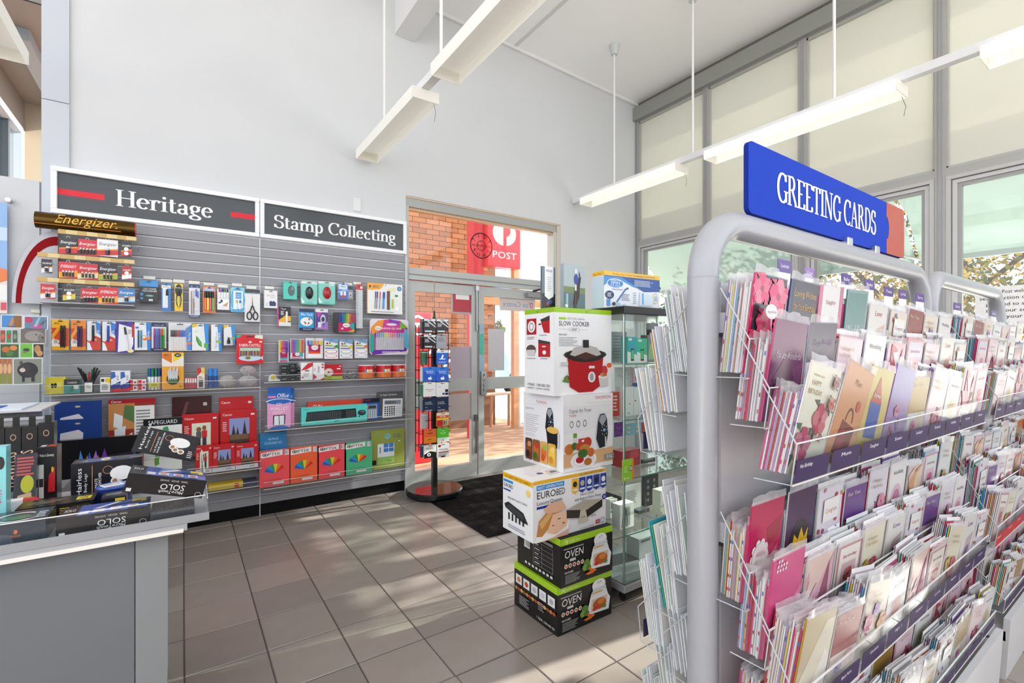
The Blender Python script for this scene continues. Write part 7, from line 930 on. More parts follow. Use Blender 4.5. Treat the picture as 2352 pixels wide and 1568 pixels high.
# spin scrubber box on top of the cabinet
r = thing('scrubber_box', 'blue and yellow SPIN scrubber box on top of the glass cabinet', 'box', (1.91, 1.885, gz+.0425), -.08); dx, dy, dz = .43, .10, .205; obj('carton', G().box(0, 0, 0, dx, dy, dz, '#e8eef4', top='#f2c12a'), 'paper', r); f = Face((0, -.0004, 0), (1, 0, 0), (0, 0, 1), dx, dz)
f.r(0, 0, 1, 1, '#e9eff5').p([(0, .6), (0, .88), (1, .88), (1, .54), (.7, .5), (.45, .68), (.25, .86), (.12, .8)], '#1f4f9e').p([(0, .64), (0, .86), (.3, .86), (.5, .68), (.66, .56), (.5, .62), (.25, .8)], '#3f8fd8').r(0, .88, 1, 1, '#f2c12a').t('The Easy Way To Scrub!', .14, .91, .055, '#b02a1a', .36).t('No Bending, No Hard Work!', .51, .91, .055, '#23306a', .4).e(.19, .68, .145, .13, '#f2f8fc').e(.19, .68, .135, .115, '#2f86d2').t('HURRICANE', .19, .74, .045, '#fff', .18, 'c', sk=.2).t('SPIN', .19, .65, .075, '#fff', .16, 'c').t('SCRUBBER', .19, .59, .045, '#d8ecfa', .18, 'c').lines(.52, .64, .9, .82, 6, '#dcecf8', .35).e(.09, .36, .075, .11, '#17294f').lines(.05, .3, .13, .42, 4, '#cfe0f0').p([(.2, .18), (.36, .56), (.38, .54), (.22, .16)], '#2f62b8').p([(.34, .5), (.4, .6), (.42, .56)], '#2a2a2c').t('Cleans Nearly', .13, .5, .04, '#2a4a9a', .18).r(.04, .06, .1, .24, '#3f8fd8').e(.16, .12, .03, .05, '#23262a').e(.24, .1, .04, .06, '#a8c8e0').e(.34, .08, .03, .06, '#bcd4e8').lines(.29, .22, .45, .42, 5, '#8a94a4', .35).lines(.5, .14, .56, .48, 6, '#9aa4b4', .3).p([(.6, .1), (.84, .12), (.88, .26), (.8, .44), (.62, .5)], '#d5e8f4').r(.655, .14, .685, .46, '#5aa8e0').ring(.91, .34, .05, .15, .12, '#d8c45a').t('300', .91, .34, .06, '#3a6ab8', .06, 'c').t('RPM', .91, .27, .05, '#3a6ab8', .06, 'c'); obj('front_print', f.g, 'gloss', r); f = Face((-.0004, dy, 0), (0, -1, 0), (0, 0, 1), dy, dz); f.r(0, .88, 1, 1, '#eeb928').t('Easy Way', .1, .91, .05, '#b02a1a', .7).r(0, 0, 1, .88, '#c8d8e8'); obj('side_print', f.g, 'gloss', r)
# ------------------------------------------------------------------ greeting card gondola
GX, GYC, GX2, GX3 = 1.07, .715, 2.69, 4.02; TR = .037; TZ = 1.686; POLE = '#a3a4aa'
gd = thing('card_gondola', 'double sided grey tubular gondola carrying the greeting cards', 'gondola', (0, 0, 0))
def hoop(x0, x1, name):
    b = .148; pts = [(x0, GYC, .0), (x0, GYC, .6), (x0, GYC, TZ-b)]+[(x0+b-b*math.cos(math.radians(t)), GYC, TZ-b+b*math.sin(math.radians(t))) for t in range(9, 91, 9)]+[(x0+b+.3, GYC, TZ), (x1-b-.3, GYC, TZ)]+[(x1-b+b*math.sin(math.radians(t)), GYC, TZ-b+b*math.cos(math.radians(t))) for t in range(0, 91, 9)]+[(x1, GYC, .6), (x1, GYC, 0)]
    obj(name, G().tube(pts, TR, POLE, 24), 'lacquer', gd)
hoop(GX, GX2-.01, 'tube_hoop'); hoop(GX2+.075, GX3, 'tube_hoop')
for z in (1.536, .5): obj('tube_seam', G().cyl((GX, GYC, z), (GX, GYC, z+.0015), TR+.0004, '#9a9ba0', 24, cap=False), 'lacquer', gd)
for x0, x1 in ((GX+.06, GX2-.06), (GX2+.12, GX3-.06)):
    obj('spine_panel', G().box(x0, GYC-.012, .16, x1, GYC+.012, 1.53, '#cfd0d4'), 'laminate', gd)
    for z in (1.40, .88, .40): obj('bracket', G().box(x0-.03, GYC-.05, z, x0-.002, GYC+.05, z+.05, '#c9cacd').box(x0-.03, GYC-.052, z-.01, x0-.002, GYC+.052, z-.0005, '#17181a'), 'lacquer', gd)
    obj('deck', G().box(x0-.03, .47, .16, x1+.03, .96, .20, '#d2d3d6'), 'laminate', gd); obj('fascia', G().add([(x0-.03, .455, .255), (x1+.03, .455, .255), (x1+.03, .47, .0), (x0-.03, .47, .0), (x0-.03, .475, .255), (x1+.03, .475, .255), (x1+.03, .49, 0), (x0-.03, .49, 0)], [[0, 3, 2, 1], [4, 5, 6, 7], [0, 1, 5, 4], [0, 4, 7, 3], [1, 2, 6, 5]], '#c9cacd'), 'laminate', gd); obj('fascia', G().box(x0-.03, .96, 0, x1+.03, .975, .25, '#c9cacd'), 'laminate', gd)
    obj('foot_rail', G().box(x0-.03, .5, 0, x1+.03, .93, .155, '#5d5f63'), 'laminate', gd)
# sign on clips
sg = thing('hanging_sign', 'blue sign with red end lettered GREETING CARDS on the gondola tube', 'sign', (1.266, GYC-.008, 1.731)); sw_, sh_ = 1.174, .198
obj('board', G().prism([(x+sw_/2, z) for x, z in rrect(sw_, sh_, .018)], 0, .014, '#1c40b4', '#12298a'), 'matte', sg); f = Face((0, -.0004, 0), (1, 0, 0), (0, 0, 1), sw_, sh_)
f.p([(.838, 0), (.985, 0), (1, .08), (1, .92), (.985, 1), (.838, 1), (.838, .72)]+[(.838+.022*math.cos(math.radians(t)), .5+.22*math.sin(math.radians(t))) for t in range(85, -86, -17)]+[(.838, .28)], '#b8402f'); obj('red_end', f.g, 'gloss', sg)
f = Face((0, -.0004, 0), (1, 0, 0), (0, 0, 1), sw_, sh_); f.k = 3; f.t('GREETING CARDS', .127, .29, .44, '#f4f5f8', .62, 'l', ser=True, thick=.17); obj('lettering', f.g, 'paper', sg)
for x in (.62, .86): obj('clip', G().bbox(x-.02, -.014, -.03, x+.02, .028, .012, '#c9cbce', .003), 'metal', sg)
# ---------------- card designs
CW, CH = .150, .240; PAL = ['#f3d9e2', '#f6f1ea', '#e9e4ee', '#dfe9ee', '#f2e6d8', '#e8d3dc', '#eceef0', '#d9cfe4', '#f0e9d2', '#e4efe6']; EDG = ['#f4f4f4', '#f7f3ee', '#e8447a', '#58b4d8', '#e8d84a', '#d83a3a', '#a078c8', '#f0a05a', '#f6f6f8', '#f2dce6', '#c8e0d0', '#f8f8f8', '#e86aa0', '#f4f4f2', '#9ad0c8', '#f6e8ee']
FLW = ['#c8385a', '#d85a7a', '#a83a6a', '#b84a4a', '#e08aa8', '#8a5ab0', '#d8904a', '#c84a8a', '#5a7ac8', '#c8a03a']
def flower(f, x, y, r, c, asp=.62):
    for k in range(5): a = k*1.257+x*7; f.g.poly([f.P(x+r*.55*math.cos(a)+r*.5*math.cos(t)*1, y+(r*.55*math.sin(a)+r*.5*math.sin(t))*asp) for t in [i*1.047 for i in range(6)]], mix(c, '#ffffff', .10*(k % 3))); f.k += .15
    f.k += .3; f.e(x, y, r*.22, r*.22*asp, mix(c, '#402010', .5), 6)
def leafs(f, x, y, r, c='#4a6a4a'):
    for a in (.5, 2.2, 3.9, 5.3): f.p([(x+r*.8*math.cos(a), y+r*.5*math.sin(a)), (x+r*1.4*math.cos(a+.2), y+r*.9*math.sin(a+.2)), (x+r*1.1*math.cos(a-.25), y+r*.7*math.sin(a-.25))], c)
def design(i, f):
    rd = random.Random(i*13+5); k = i % 8; bg = PAL[i % len(PAL)]; fc = FLW[(i*3) % len(FLW)]
    if k in (0, 4):
        f.r(0, 0, 1, 1, bg)
        for q in range(4): x, y = rd.uniform(.15, .85), rd.uniform(.1, .65); leafs(f, x, y, .16); flower(f, x, y, rd.uniform(.12, .22), FLW[(i+q) % len(FLW)])
        f.t(['Happy', 'With', 'Best', 'To You'][i % 4], .12, .82, .05, '#a8874a', .45).t(['Birthday', 'Love', 'Wishes', 'Today'][i % 4], .12, .73, .05, '#a8874a', .5)
    elif k == 1: f.r(0, 0, 1, 1, mix(fc, '#ffffff', .25)).r(.07, .05, .93, .95, bg).r(.2, .3, .8, .7, mix(fc, '#ffffff', .5)).t('Birthday', .5, .78, .05, fc, .6, 'c'); flower(f, .5, .5, .2, fc)
    elif k == 2:
        f.r(0, 0, 1, 1, mix(bg, fc, .35))
        for q in range(9): f.p([(rd.random(), rd.random()) for _ in range(4)], mix(fc, rd.choice(PAL), rd.random()*.8))
        f.r(.1, .12, .9, .3, mix(bg, '#ffffff', .5)).t('Thank You', .5, .18, .06, fc, .6, 'c')
    elif k == 3: f.r(0, 0, 1, 1, '#f4f2f2').e(.5, .42, .32, .22, mix(fc, '#ffffff', .55)).e(.5, .42, .2, .13, mix(fc, '#ffffff', .2)).t('Wedding', .5, .8, .06, '#7a7c84', .6, 'c').lines(.25, .1, .75, .18, 2, '#b8b4b8')
    elif k == 5: f.r(0, 0, 1, 1, mix(fc, '#201830', .35)).r(0, 0, 1, .45, mix(bg, fc, .2)).t('For You', .1, .84, .06, '#f0e6d8', .6).e(.7, .3, .2, .14, mix(fc, '#ffffff', .4)); flower(f, .35, .25, .15, FLW[(i+4) % 10])
    elif k == 6:
        f.r(0, 0, 1, 1, bg)
        for q in range(14): f.e(rd.random(), rd.random(), .05, .035, rd.choice(FLW), 7)
        f.r(.18, .55, .82, .85, '#fbfaf8').t('Congrats', .5, .66, .06, fc, .5, 'c')
    else: f.r(0, 0, 1, 1, '#efece8').p([(.1, .05), (.4, .6), (.9, .7), (.8, .1)], mix(fc, '#e8d8c0', .6)).p([(.2, .1), (.45, .45), (.7, .5), (.66, .12)], mix(fc, '#604020', .3)).t('Love', .5, .82, .08, fc, .4, 'c')
CM = {}
def card_mesh(key, edge, draw, w_=CW, h_=CH):
    if key in CM: return CM[key]
    g = G().box(-w_/2, 0, 0, w_/2, .0032, h_, edge, top='#fbfbfb'); f = Face((-w_/2, -.0002, 0), (1, 0, 0), (0, 0, 1), w_, h_, g); draw(f); g.c = [tuple(v*.74 for v in q) for q in g.c]; me = build('greeting_card', g); me.materials.append(MATS['gloss']); CM[key] = me; return me
SLV = {}
def sleeve_mesh(w_, h_):
    k = (round(w_, 3), round(h_, 3))
    if k not in SLV:
        rd = random.Random(int(k[1]*1e4)); n = 8; e = .005; g = G(); top = [(-w_/2-e+(w_+2*e)*i/n, rd.uniform(-.003, .004), h_+.016+rd.uniform(-.002, .005)) for i in range(n+1)]; mid = [(-w_/2-e+(w_+2*e)*i/n, -.0012, h_-.003) for i in range(n+1)]
        g.add(mid+top, [[i, i+1, n+2+i, n+1+i] for i in range(n)], '#fff', True); m_ = build('sleeve', g); m_.materials.append(MATS['sleeve']); SLV[k] = m_
    return SLV[k]
ANM = ['white edged', 'cream edged', 'pink edged', 'sky blue edged', 'yellow edged', 'red edged', 'lilac edged', 'peach edged']
rows1 = {'a': (.622, 1.297, .10), 'b': (.577, 1.187, .11), 'c': (.520, 1.072, .13)}; rows3 = {'a': (.60, .425, .10), 'b': (.55, .345, .12), 'c': (.494, .275, .14)}
bays = [(1.085, .1735, 9), (2.80, .1735, 7)]; ncard = 0; STUFF = G(); DES = {}
TN = ['top tier', 'middle tier', 'bottom tier']; RN = {'a': 'rear row', 'b': 'middle row', 'c': 'front row'}
CAPS = ['Her Birthday', 'Mum', 'Daughter', 'Sister', 'Granddaughter', 'Friend', 'Wife', 'Auntie', 'Niece', 'Wedding', 'Anniversary', 'Baby', 'Sympathy', 'Get Well', 'Thank You', 'New Home']
def col_name(b, c): return CAPS[b*9+c]
special = {}
def sp_(t, r, c, label, draw, edge='#f6f6f6', w_=CW, h_=CH): special[(t, r, c)] = (label, draw, edge, w_, h_)
def pinkfl(f):
    f.r(0, 0, 1, 1, '#35353a').r(0, 0, .05, 1, '#e8186a')
    for x, y, r in ((.25, .85, .26), (.75, .8, .3), (.4, .5, .26), (.85, .45, .24), (.15, .3, .24), (.65, .25, .28)): flower(f, x, y, r, '#e8286e'); leafs(f, x, y, r*.9, '#d83a70')
def hbday(f):
    f.r(0, 0, 1, 1, '#dcdccb').t('WISHING YOU A', .14, .88, .02, '#a88a4a', .36).t('HAPPY', .14, .80, .045, '#a8874a', .3).t('BIRTHDAY', .08, .72, .045, '#a8874a', .44)
    for x, y, r, c in ((.62, .52, .24, '#b8334e'), (.22, .27, .26, '#a8245c'), (.85, .88, .1, '#8a3a3a'), (.82, .68, .11, '#b85a4a'), (.2, .06, .1, '#b03a4a'), (.62, .36, .06, '#a83a3a')): leafs(f, x, y, r*1.1, '#3f5a48'); flower(f, x, y, r, c)
sp_(0, 'a', 0, 'greeting card with magenta flowers on black in the top tier rear row', pinkfl, '#e8186a'); sp_(0, 'a', 1, 'navy card with gold Loving Wishes lettering', lambda f: f.r(0, 0, 1, 1, '#2a2f5a').r(.1, .0, 1, 1, '#3a3440').t('Loving Wishes', .55, .82, .07, '#e0a83a', .8, 'c').t('for Your Birthday', .55, .68, .07, '#e0a83a', .8, 'c'), '#23357e'); sp_(0, 'a', 2, 'white card with pink side bands and a ring drawing', lambda f: f.r(0, 0, 1, 1, '#f2eeee').r(0, 0, .14, 1, '#d87a9a').r(.86, 0, 1, 1, '#d87a9a').t('Daughter', .5, .78, .05, '#c88a8a', .4, 'c').ring(.5, .35, .2, .14, .1, '#b9a8a8'), '#d8829e'); sp_(0, 'a', 3, 'teal card with white Wedding lettering', lambda f: f.r(0, 0, 1, 1, '#8fb0ac').r(.06, .04, .94, .96, '#6f9a98').t('Wedding', .5, .42, .14, '#f2f4f2', .84, 'c'), '#4a8a84')
sp_(0, 'b', 0, 'deep plum card with silver script and a pale dahlia', lambda f: (f.r(0, 0, 1, 1, '#6b2a5e').p([(.3, .0), (1, .2), (1, .6), (.6, .5)], '#7d3a70').p([(.1, .4), (.5, .7), (.8, .4), (.5, .2)], '#5a2050').t('You are Wonderful', .5, .62, .07, '#d8c4d4', .8, 'c', sk=.3).r(.45, .06, 1, .22, '#8f5a86'), [f.p([(.22+.03*math.cos(a+.2), .16+.02*math.sin(a+.2)), (.22+.2*math.cos(a), .16+.13*math.sin(a)), (.22+.03*math.cos(a-.2), .16+.02*math.sin(a-.2))], '#f0cdb8') for a in [i*.37 for i in range(17)]]), '#d84a8a'); sp_(0, 'b', 1, 'dark violet topped card over a cream panel', lambda f: f.r(0, 0, 1, 1, '#e6d8e6').r(0, .58, 1, 1, '#3f3354').r(.1, 0, .66, .55, '#ece6e2').t('Happy Birthday', .5, .76, .06, '#8a7aa0', .7, 'c', sk=.3).e(.78, .3, .08, .06, '#6a4a3a'), '#cfd8f0')
sp_(0, 'c', 0, 'tall cream HAPPY BIRTHDAY card with red roses in the Her Birthday pocket', hbday, '#f4f2ea', CW, .255); sp_(0, 'c', 1, 'tan card with a handbag picture leaning in the Mum pocket', lambda f: f.r(0, 0, 1, 1, '#c98f62').p([(.2, .1), (.75, .12), (.8, .4), (.3, .44)], '#7a3a2a').ring(.52, .44, .14, .14, .2, '#5a2a1e', 0, 180).e(.4, .26, .16, .1, '#9a3a3a').e(.72, .62, .08, .06, '#b8503a').t('Mum', .5, .8, .06, '#8a4a2a', .26, 'c', sk=.3), '#f6e8da', CW, .255); sp_(0, 'c', 2, 'yellow and blue card in the Daughter pocket', lambda f: f.r(0, 0, 1, 1, '#c8b86a').r(.2, .2, .7, .6, '#3a5aa8').p([(.2, .6), (.45, .9), (.7, .6)], '#b83a3a').r(.2, .04, .7, .16, '#e0b02a').t('love', .45, .66, .05, '#fff', .3, 'c'), '#e8e0b0'); sp_(0, 'c', 3, 'violet floral card in the Sister pocket', lambda f: (f.r(0, 0, 1, 1, '#9a82b4').r(0, .6, 1, 1, '#8f86c0'), [flower(f, x, y, .12, c) for x, y, c in ((.3, .2, '#8a2a4a'), (.6, .3, '#6a3a7a'), (.4, .45, '#b85a7a'), (.8, .15, '#7a2a3a'))]), '#b48ad0')
sp_(1, 'a', 0, 'crimson HAVE A flamingo card with a scalloped white badge', lambda f: (f.r(0, 0, 1, 1, '#c4225a').p([(.5, .7), (.95, .8), (.95, .6), (.6, .5)], '#a81e3a').p([(.5, .3), (.9, .5), (.8, .2)], '#d85a8a'), [f.e(.34+.22*math.cos(a), .42+.15*math.sin(a), .07, .05, '#f2efec', 8) for a in [i*.628 for i in range(10)]], f.e(.34, .42, .24, .16, '#f2efec').t('HAVE A', .34, .44, .05, '#c8506a', .26, 'c').t('BIG DAY', .34, .35, .05, '#d8904a', .28, 'c')), '#d8336e'); sp_(1, 'a', 1, 'dark violet card with a yellow tulip', lambda f: f.r(0, 0, 1, 1, '#4a2a54').e(.5, .3, .4, .36, '#2a2028').p([(.2, .1), (.3, .5), (.45, .42), (.55, .55), (.68, .42), (.8, .52), (.78, .1)], '#e8b92a').p([(.4, .1), (.5, .45), (.62, .1)], '#f0d05a'), '#f0f0f0')
sp_(1, 'b', 0, 'rose pink card with white blossom corner', lambda f: (f.r(0, 0, 1, 1, '#d8508a').p([(0, .2), (1, .6), (1, .2), (.4, 0)], '#e07aa4'), [f.e(.15+.08*(i % 4), .86+.05*(i//4), .03, .02, '#f6dce8', 6) for i in range(10)], f.e(.5, .3, .2, .12, '#d8a06a')), '#e8508a'); sp_(1, 'c', 0, 'gold and white shiny card at the front of the middle tier', lambda f: f.r(0, 0, 1, 1, '#cdbf9c').p([(0, .3), (.7, .9), (1, .9), (1, 0), (.2, 0)], '#e4dcc8').p([(.3, .0), (.8, .6), (1, .5), (1, 0)], '#f2eee4'), '#c8922a')
sleeves = []
def put_card(x, y, z, rx, ry, rz, me, sm, label, group, ind):
    global ncard
    if ind:
        r = thing('greeting_card', label, 'greeting card', (x, y, z), 0, group); r.rotation_euler = (rx, ry, rz); obj('card', me, 'gloss', r)
        if sm: obj('sleeve', sm, 'sleeve', r)
        ncard += 1
    else:
        M_ = Matrix.Translation((x, y, z)) @ Matrix.Rotation(ry, 4, 'Y') @ Matrix.Rotation(rx, 4, 'X'); hh = CH
        return M_
rdm = random.Random(11); pend = []
for b, (X0, P, N) in enumerate(bays):
    for t in range(3):
        for r in 'abc':
            yb, zb, ln = (rows1 if t < 2 else rows3)[r]; zb = zb-(.54 if t == 1 else 0); hs = .92 if t < 2 else .70
            for c in range(N):
                xc = X0+P*(c+.5)-.008; n = (13 if c == 0 else 10) if t < 2 else 10; side = (.30 if (t, r, c, b) == (0, 'c', 1, 0) else (.16 if r == 'c' else .05)*rdm.choice((.2, .6, 1.0, 1.2, -.2))); base_h = CH*hs*rdm.uniform(.80, 1.02)
                for k in range(n-1, -1, -1):
                    front = k == 0; key = (t, r, c) if b == 0 else None; w_, h_ = CW, (base_h if front else base_h*rdm.uniform(.9, 1.04))
                    dx = rdm.uniform(-.004, .004); y = yb+k*.0047+(.0 if k else -.0005)
                    pend.append(dict(b=b, t=t, r=r, c=c, k=k, x=xc+dx-.5*base_h*math.sin(side)*.6, y=y, z=zb+.002, ln=ln*(1-.02*k), sd=side+rdm.uniform(-.012, .012), h=h_, front=front, sp=special.get(key) if front else None))
def score(p):   # how large a card shows in the photograph: every nearest stack card, then front cards, then those just behind
    d = dep(Vector((p['x'], p['y'], 0)))
    vis = {0: 3.0, 1: 1.2}.get(p['k'], .5)*(1 if p['r'] == 'c' else .8)
    if p['b'] == 0 and p['c'] == 0: vis = max(vis, 2.6)
    if p['b'] == 0 and p['c'] in (1, 2): vis = max(vis, .9)
    if p['front'] : vis += 1.5
    return vis/d**1.2
pend.sort(key=score, reverse=True)
for i, p in enumerate(pend):
    ind = i < 298; did = (p['c']*7+ord(p['r'])*3+p['t']*5+p['b']*11) % 24; hq = round(p['h']/.012)*.012; edge = EDG[rdm.randrange(len(EDG))] if not p['front'] else '#f6f4f2'
    nm = col_name(p['b'], p['c'])
    if ind:
        if p['sp']: lab, dr, ed_, w_, h_ = p['sp']; me = card_mesh(('s', p['t'], p['r'], p['c']), ed_, dr, w_, h_); sm = sleeve_mesh(w_, h_); grp_ = 'front greeting cards'
        elif p['front']:
            me = card_mesh(('d', did, hq), edge, lambda f, did=did: design(did, f), CW, hq); sm = sleeve_mesh(CW, hq); grp_ = 'front greeting cards'
            lab = 'front greeting card of the %s column, %s, %s' % (nm, RN[p['r']], TN[p['t']])
        else:
            ei = rdm.choice((0, 0, 0, 0, 1, 1, 2, 2, 3, 4, 5, 6, 6, 7)); e2 = ['#f2eff2', '#f2e2da', '#d83a72', '#7ab8d4', '#e0d06a', '#c8343a', '#b49ad0', '#e8b08a'][ei]; bd = rdm.random() < .35
            me = card_mesh(('e', ei, hq, bd), e2, (lambda f: (f.r(0, 0, 1, 1, '#f2f0ee'), [f.g.add([(-CW/2-.0003, .0001, q*f.h), (-CW/2-.0003, .0031, q*f.h), (-CW/2-.0003, .0031, (q+.05)*f.h), (-CW/2-.0003, .0001, (q+.05)*f.h)], [[0, 3, 2, 1]], FLW[int(q*10) % 10]) for q in (.1, .3, .55, .8)])) if bd else (lambda f: f.r(0, 0, 1, 1, '#f2f0ee')), CW, hq); sm = sleeve_mesh(CW, hq)
            lab = '%s card behind the front one, %s column, %s, %s' % (ANM[ei], nm, RN[p['r']], TN[p['t']]); grp_ = 'cards filed in the %s column' % nm
        put_card(p['x'], p['y'], p['z'], p['ln'], p['sd'], 0, me, sm, lab, grp_, True)
    else:
        M_ = Matrix.Translation((p['x'], p['y'], p['z'])) @ Matrix.Rotation(p['sd'], 4, 'Y') @ Matrix.Rotation(p['ln'], 4, 'X'); STUFF.T = M_; w_, h_ = CW, p['h']
        STUFF.add([(-w_/2, 0, 0), (w_/2, 0, 0), (w_/2, .003, 0), (-w_/2, .003, 0), (-w_/2, 0, h_), (w_/2, 0, h_), (w_/2, .003, h_), (-w_/2, .003, h_)], [[0, 1, 5, 4], [2, 3, 7, 6], [3, 0, 4, 7], [1, 2, 6, 5]], edge); STUFF.add([(-w_/2-.003, .0008, h_), (w_/2+.003, .0008, h_), (w_/2+.003, .002, h_+.013), (-w_/2-.003, .002, h_+.013), (-w_/2, .0028, h_), (w_/2, .0028, h_)], [[0, 1, 2, 3], [0, 1, 5, 4]], (1.1, 1.1, 1.12))
        if p['front']: f = Face((-w_/2, -.0003, 0), (1, 0, 0), (0, 0, 1), w_, h_, STUFF); rq = random.Random(i); f.r(0, 0, 1, 1, PAL[i % 10]).p([(.1, .1), (.5, .6), (.9, .2)], FLW[i % 10]).e(.5, .6, .25, .15, FLW[(i+3) % 10]).r(.2, .8, .8, .86, FLW[(i+5) % 10])
STUFF.T = None; STUFF.c = [tuple(v*.74 for v in q) for q in STUFF.c]
o = obj('greeting_card_stacks', STUFF, 'gloss'); tag(o, 'remaining sleeved greeting cards filed behind and beyond the nearest ones', 'greeting cards'); o['kind'] = 'stuff'
# ---------------- acrylic pockets
LABC = '#35214f'
for b, (X0, P, N) in enumerate(bays):
    for t in range(3):
        tr = thing('acrylic_card_tray', 'clear stepped card tray of the '+TN[t]+[', tube end bay', ', bay towards the windows'][b], 'card tray', (0, 0, 0)); x0, x1 = X0-.012, X0+P*N
        for r in 'abc':
            yb, zb, ln = (rows1 if t < 2 else rows3)[r]; zb -= .54 if t == 1 else 0; yf = yb-.012; lh = .085 if t < 2 else .05; tl = math.tan(.13)
            obj('pocket_floor', G().box(x0, yf, zb-.004, x1, yb+.062, zb, '#fff'), 'acrylic', tr)
            obj('pocket_front', G().add([(x0, yf, zb-.004), (x1, yf, zb-.004), (x1, yf-lh*tl, zb+lh), (x0, yf-lh*tl, zb+lh), (x0, yf-.003, zb-.004), (x1, yf-.003, zb-.004), (x1, yf-lh*tl-.003, zb+lh), (x0, yf-lh*tl-.003, zb+lh)], [[0, 1, 2, 3], [4, 7, 6, 5], [3, 2, 6, 7]], '#fff'), 'acrylic', tr)
            obj('front_edge', G().box(x0, yf-lh*tl-.0032, zb+lh, x1, yf-lh*tl+.0002, zb+lh+.0025, '#dcdedf').box(x0, yf-.0045, zb-.0075, x1, yf-.001, zb-.004, '#d5d2cc'), 'plastic', tr)
            # slanted end panel
            hp = .21 if t < 2 else .12
            g = G().add([(x0-.003, yf-.003, zb-.004), (x0-.003, yb+.065, zb-.004), (x0-.003, yb+.065, zb+hp), (x0-.003, yb+.045, zb+hp), (x0-.003, yf-lh*tl-.004, zb+lh)], [[0, 4, 3, 2, 1]], '#fff'); obj('end_panel', g, 'acrylic', tr)
            obj('end_edge', G().tube([(x0-.003, yb+.045, zb+hp), (x0-.003, yf-lh*tl-.004, zb+lh), (x0-.003, yf-.004, zb-.004), (x0-.003, yb+.065, zb-.006)], .0018, '#b9bcbe', 5), 'plastic', tr)
            for c in range(1, N): obj('divider', G().box(X0+P*c-.0105, yf, zb, X0+P*c-.0095, yb+.05, zb+lh, '#fff'), 'acrylic', tr)
            if r == 'c':
                for c in range(N):
                    f = Face((X0+P*c-.004, yf-.0034, zb-.003), (1, 0, 0), (0, -tl, 1), P-.014, .052 if t < 2 else .035); col_ = LABC if (b, t) != (1, 1) else '#b8262e'; f.p([(0, 0), (1, 0), (1, .92), (.95, 1), (.05, 1), (0, .92)], col_)
                    if t < 2: f.t(col_name(b, c) if t == 0 else ['Blank', 'Blank Note', 'Grandson', 'Age 1', 'Husband', 'Love', 'Nephew', 'Twins', 'Good Luck'][c % 9], .5 if c else .3, .62, .17, '#f2eef6', .36, 'c')
                    o = obj('pocket_label', f.g, 'paper', tr)
# standing tabs
def tab(px, Y, txt, label, w_=.075, h_=.034, col=None):
    p = atY(px[0], px[1], Y); t = thing('divider_tab', label, 'divider tab', (p.x, Y, p.z-h_-.13)); obj('stem_card', G().box(.004, .0, 0, w_-.004, .0006, .13, '#f0eef2'), 'paper', t); obj('tab', G().prism([(x+w_/2, .13+z) for x, z in rrect(w_, h_, .004)], -.0008, .0006, col or '#4f2f86'), 'gloss', t); f = Face((0, -.0012, .13), (1, 0, 0), (0, 0, 1), w_, h_); f.t(txt, .5, .36, .3, '#f4f0fa', .62, 'c'); obj('lettering', f.g, 'paper', t)
tab((1786, 594), .66, 'Grandmother', 'purple Grandmother divider tab above the magenta flower card'); tab((1835, 684), .612, 'Mother', 'purple Mother divider tab before the Loving Wishes card', .08); tab((1848, 613), .67, 'Gran', 'lilac divider tab next to the Grandmother tab', .06, .03, '#8a6ab0'); tab((1932, 627), .665, 'Baby', 'purple Baby divider tab above the rear row', .075); tab((1985, 640), .66, 'Baby', 'purple Baby divider tab under the tube end', .085); tab((2030, 657), .66, 'Twins', 'purple Twins divider tab near the tube bend', .09); tab((2064, 664), .66, 'Get Well', 'purple Get Well divider tab at the end of the first bay', .085); tab((2103, 672), .66, 'Sorry', 'purple Sorry divider tab at the start of the second bay', .1); tab((2190, 694), .66, 'Sister', 'purple Sister divider tab in the second bay', .12); tab((2276, 712), .66, 'Blank', 'purple Blank divider tab under the second tube', .12); tab((1900, 1130), .612, 'Grand-Daughter', 'purple Grand-Daughter divider tab in the middle tier', .085, .04); tab((2012, 1090), .64, 'New Home', 'purple New Home divider tab in the middle tier', .085)
ov = thing('script_badge', 'white oval Happy Birthday badge clipped before the magenta flower card', 'badge', (atY(1745, 710, .60).x, .585, 1.43)); obj('badge', G().prism([(.026+.026*math.cos(a), .018+.018*math.sin(a)) for a in [i*.314 for i in range(20)]], 0, .001, '#eceae8'), 'paper', ov); f = Face((0, -.0003, 0), (1, 0, 0), (0, 0, 1), .052, .036); f.t('Happy Birthday', .5, .4, .2, '#9a98a0', .8, 'c', sk=.3); obj('lettering', f.g, 'paper', ov); obj('spike', G().box(.024, .0012, -.12, .028, .002, .01, '#ccc'), 'plastic', ov)
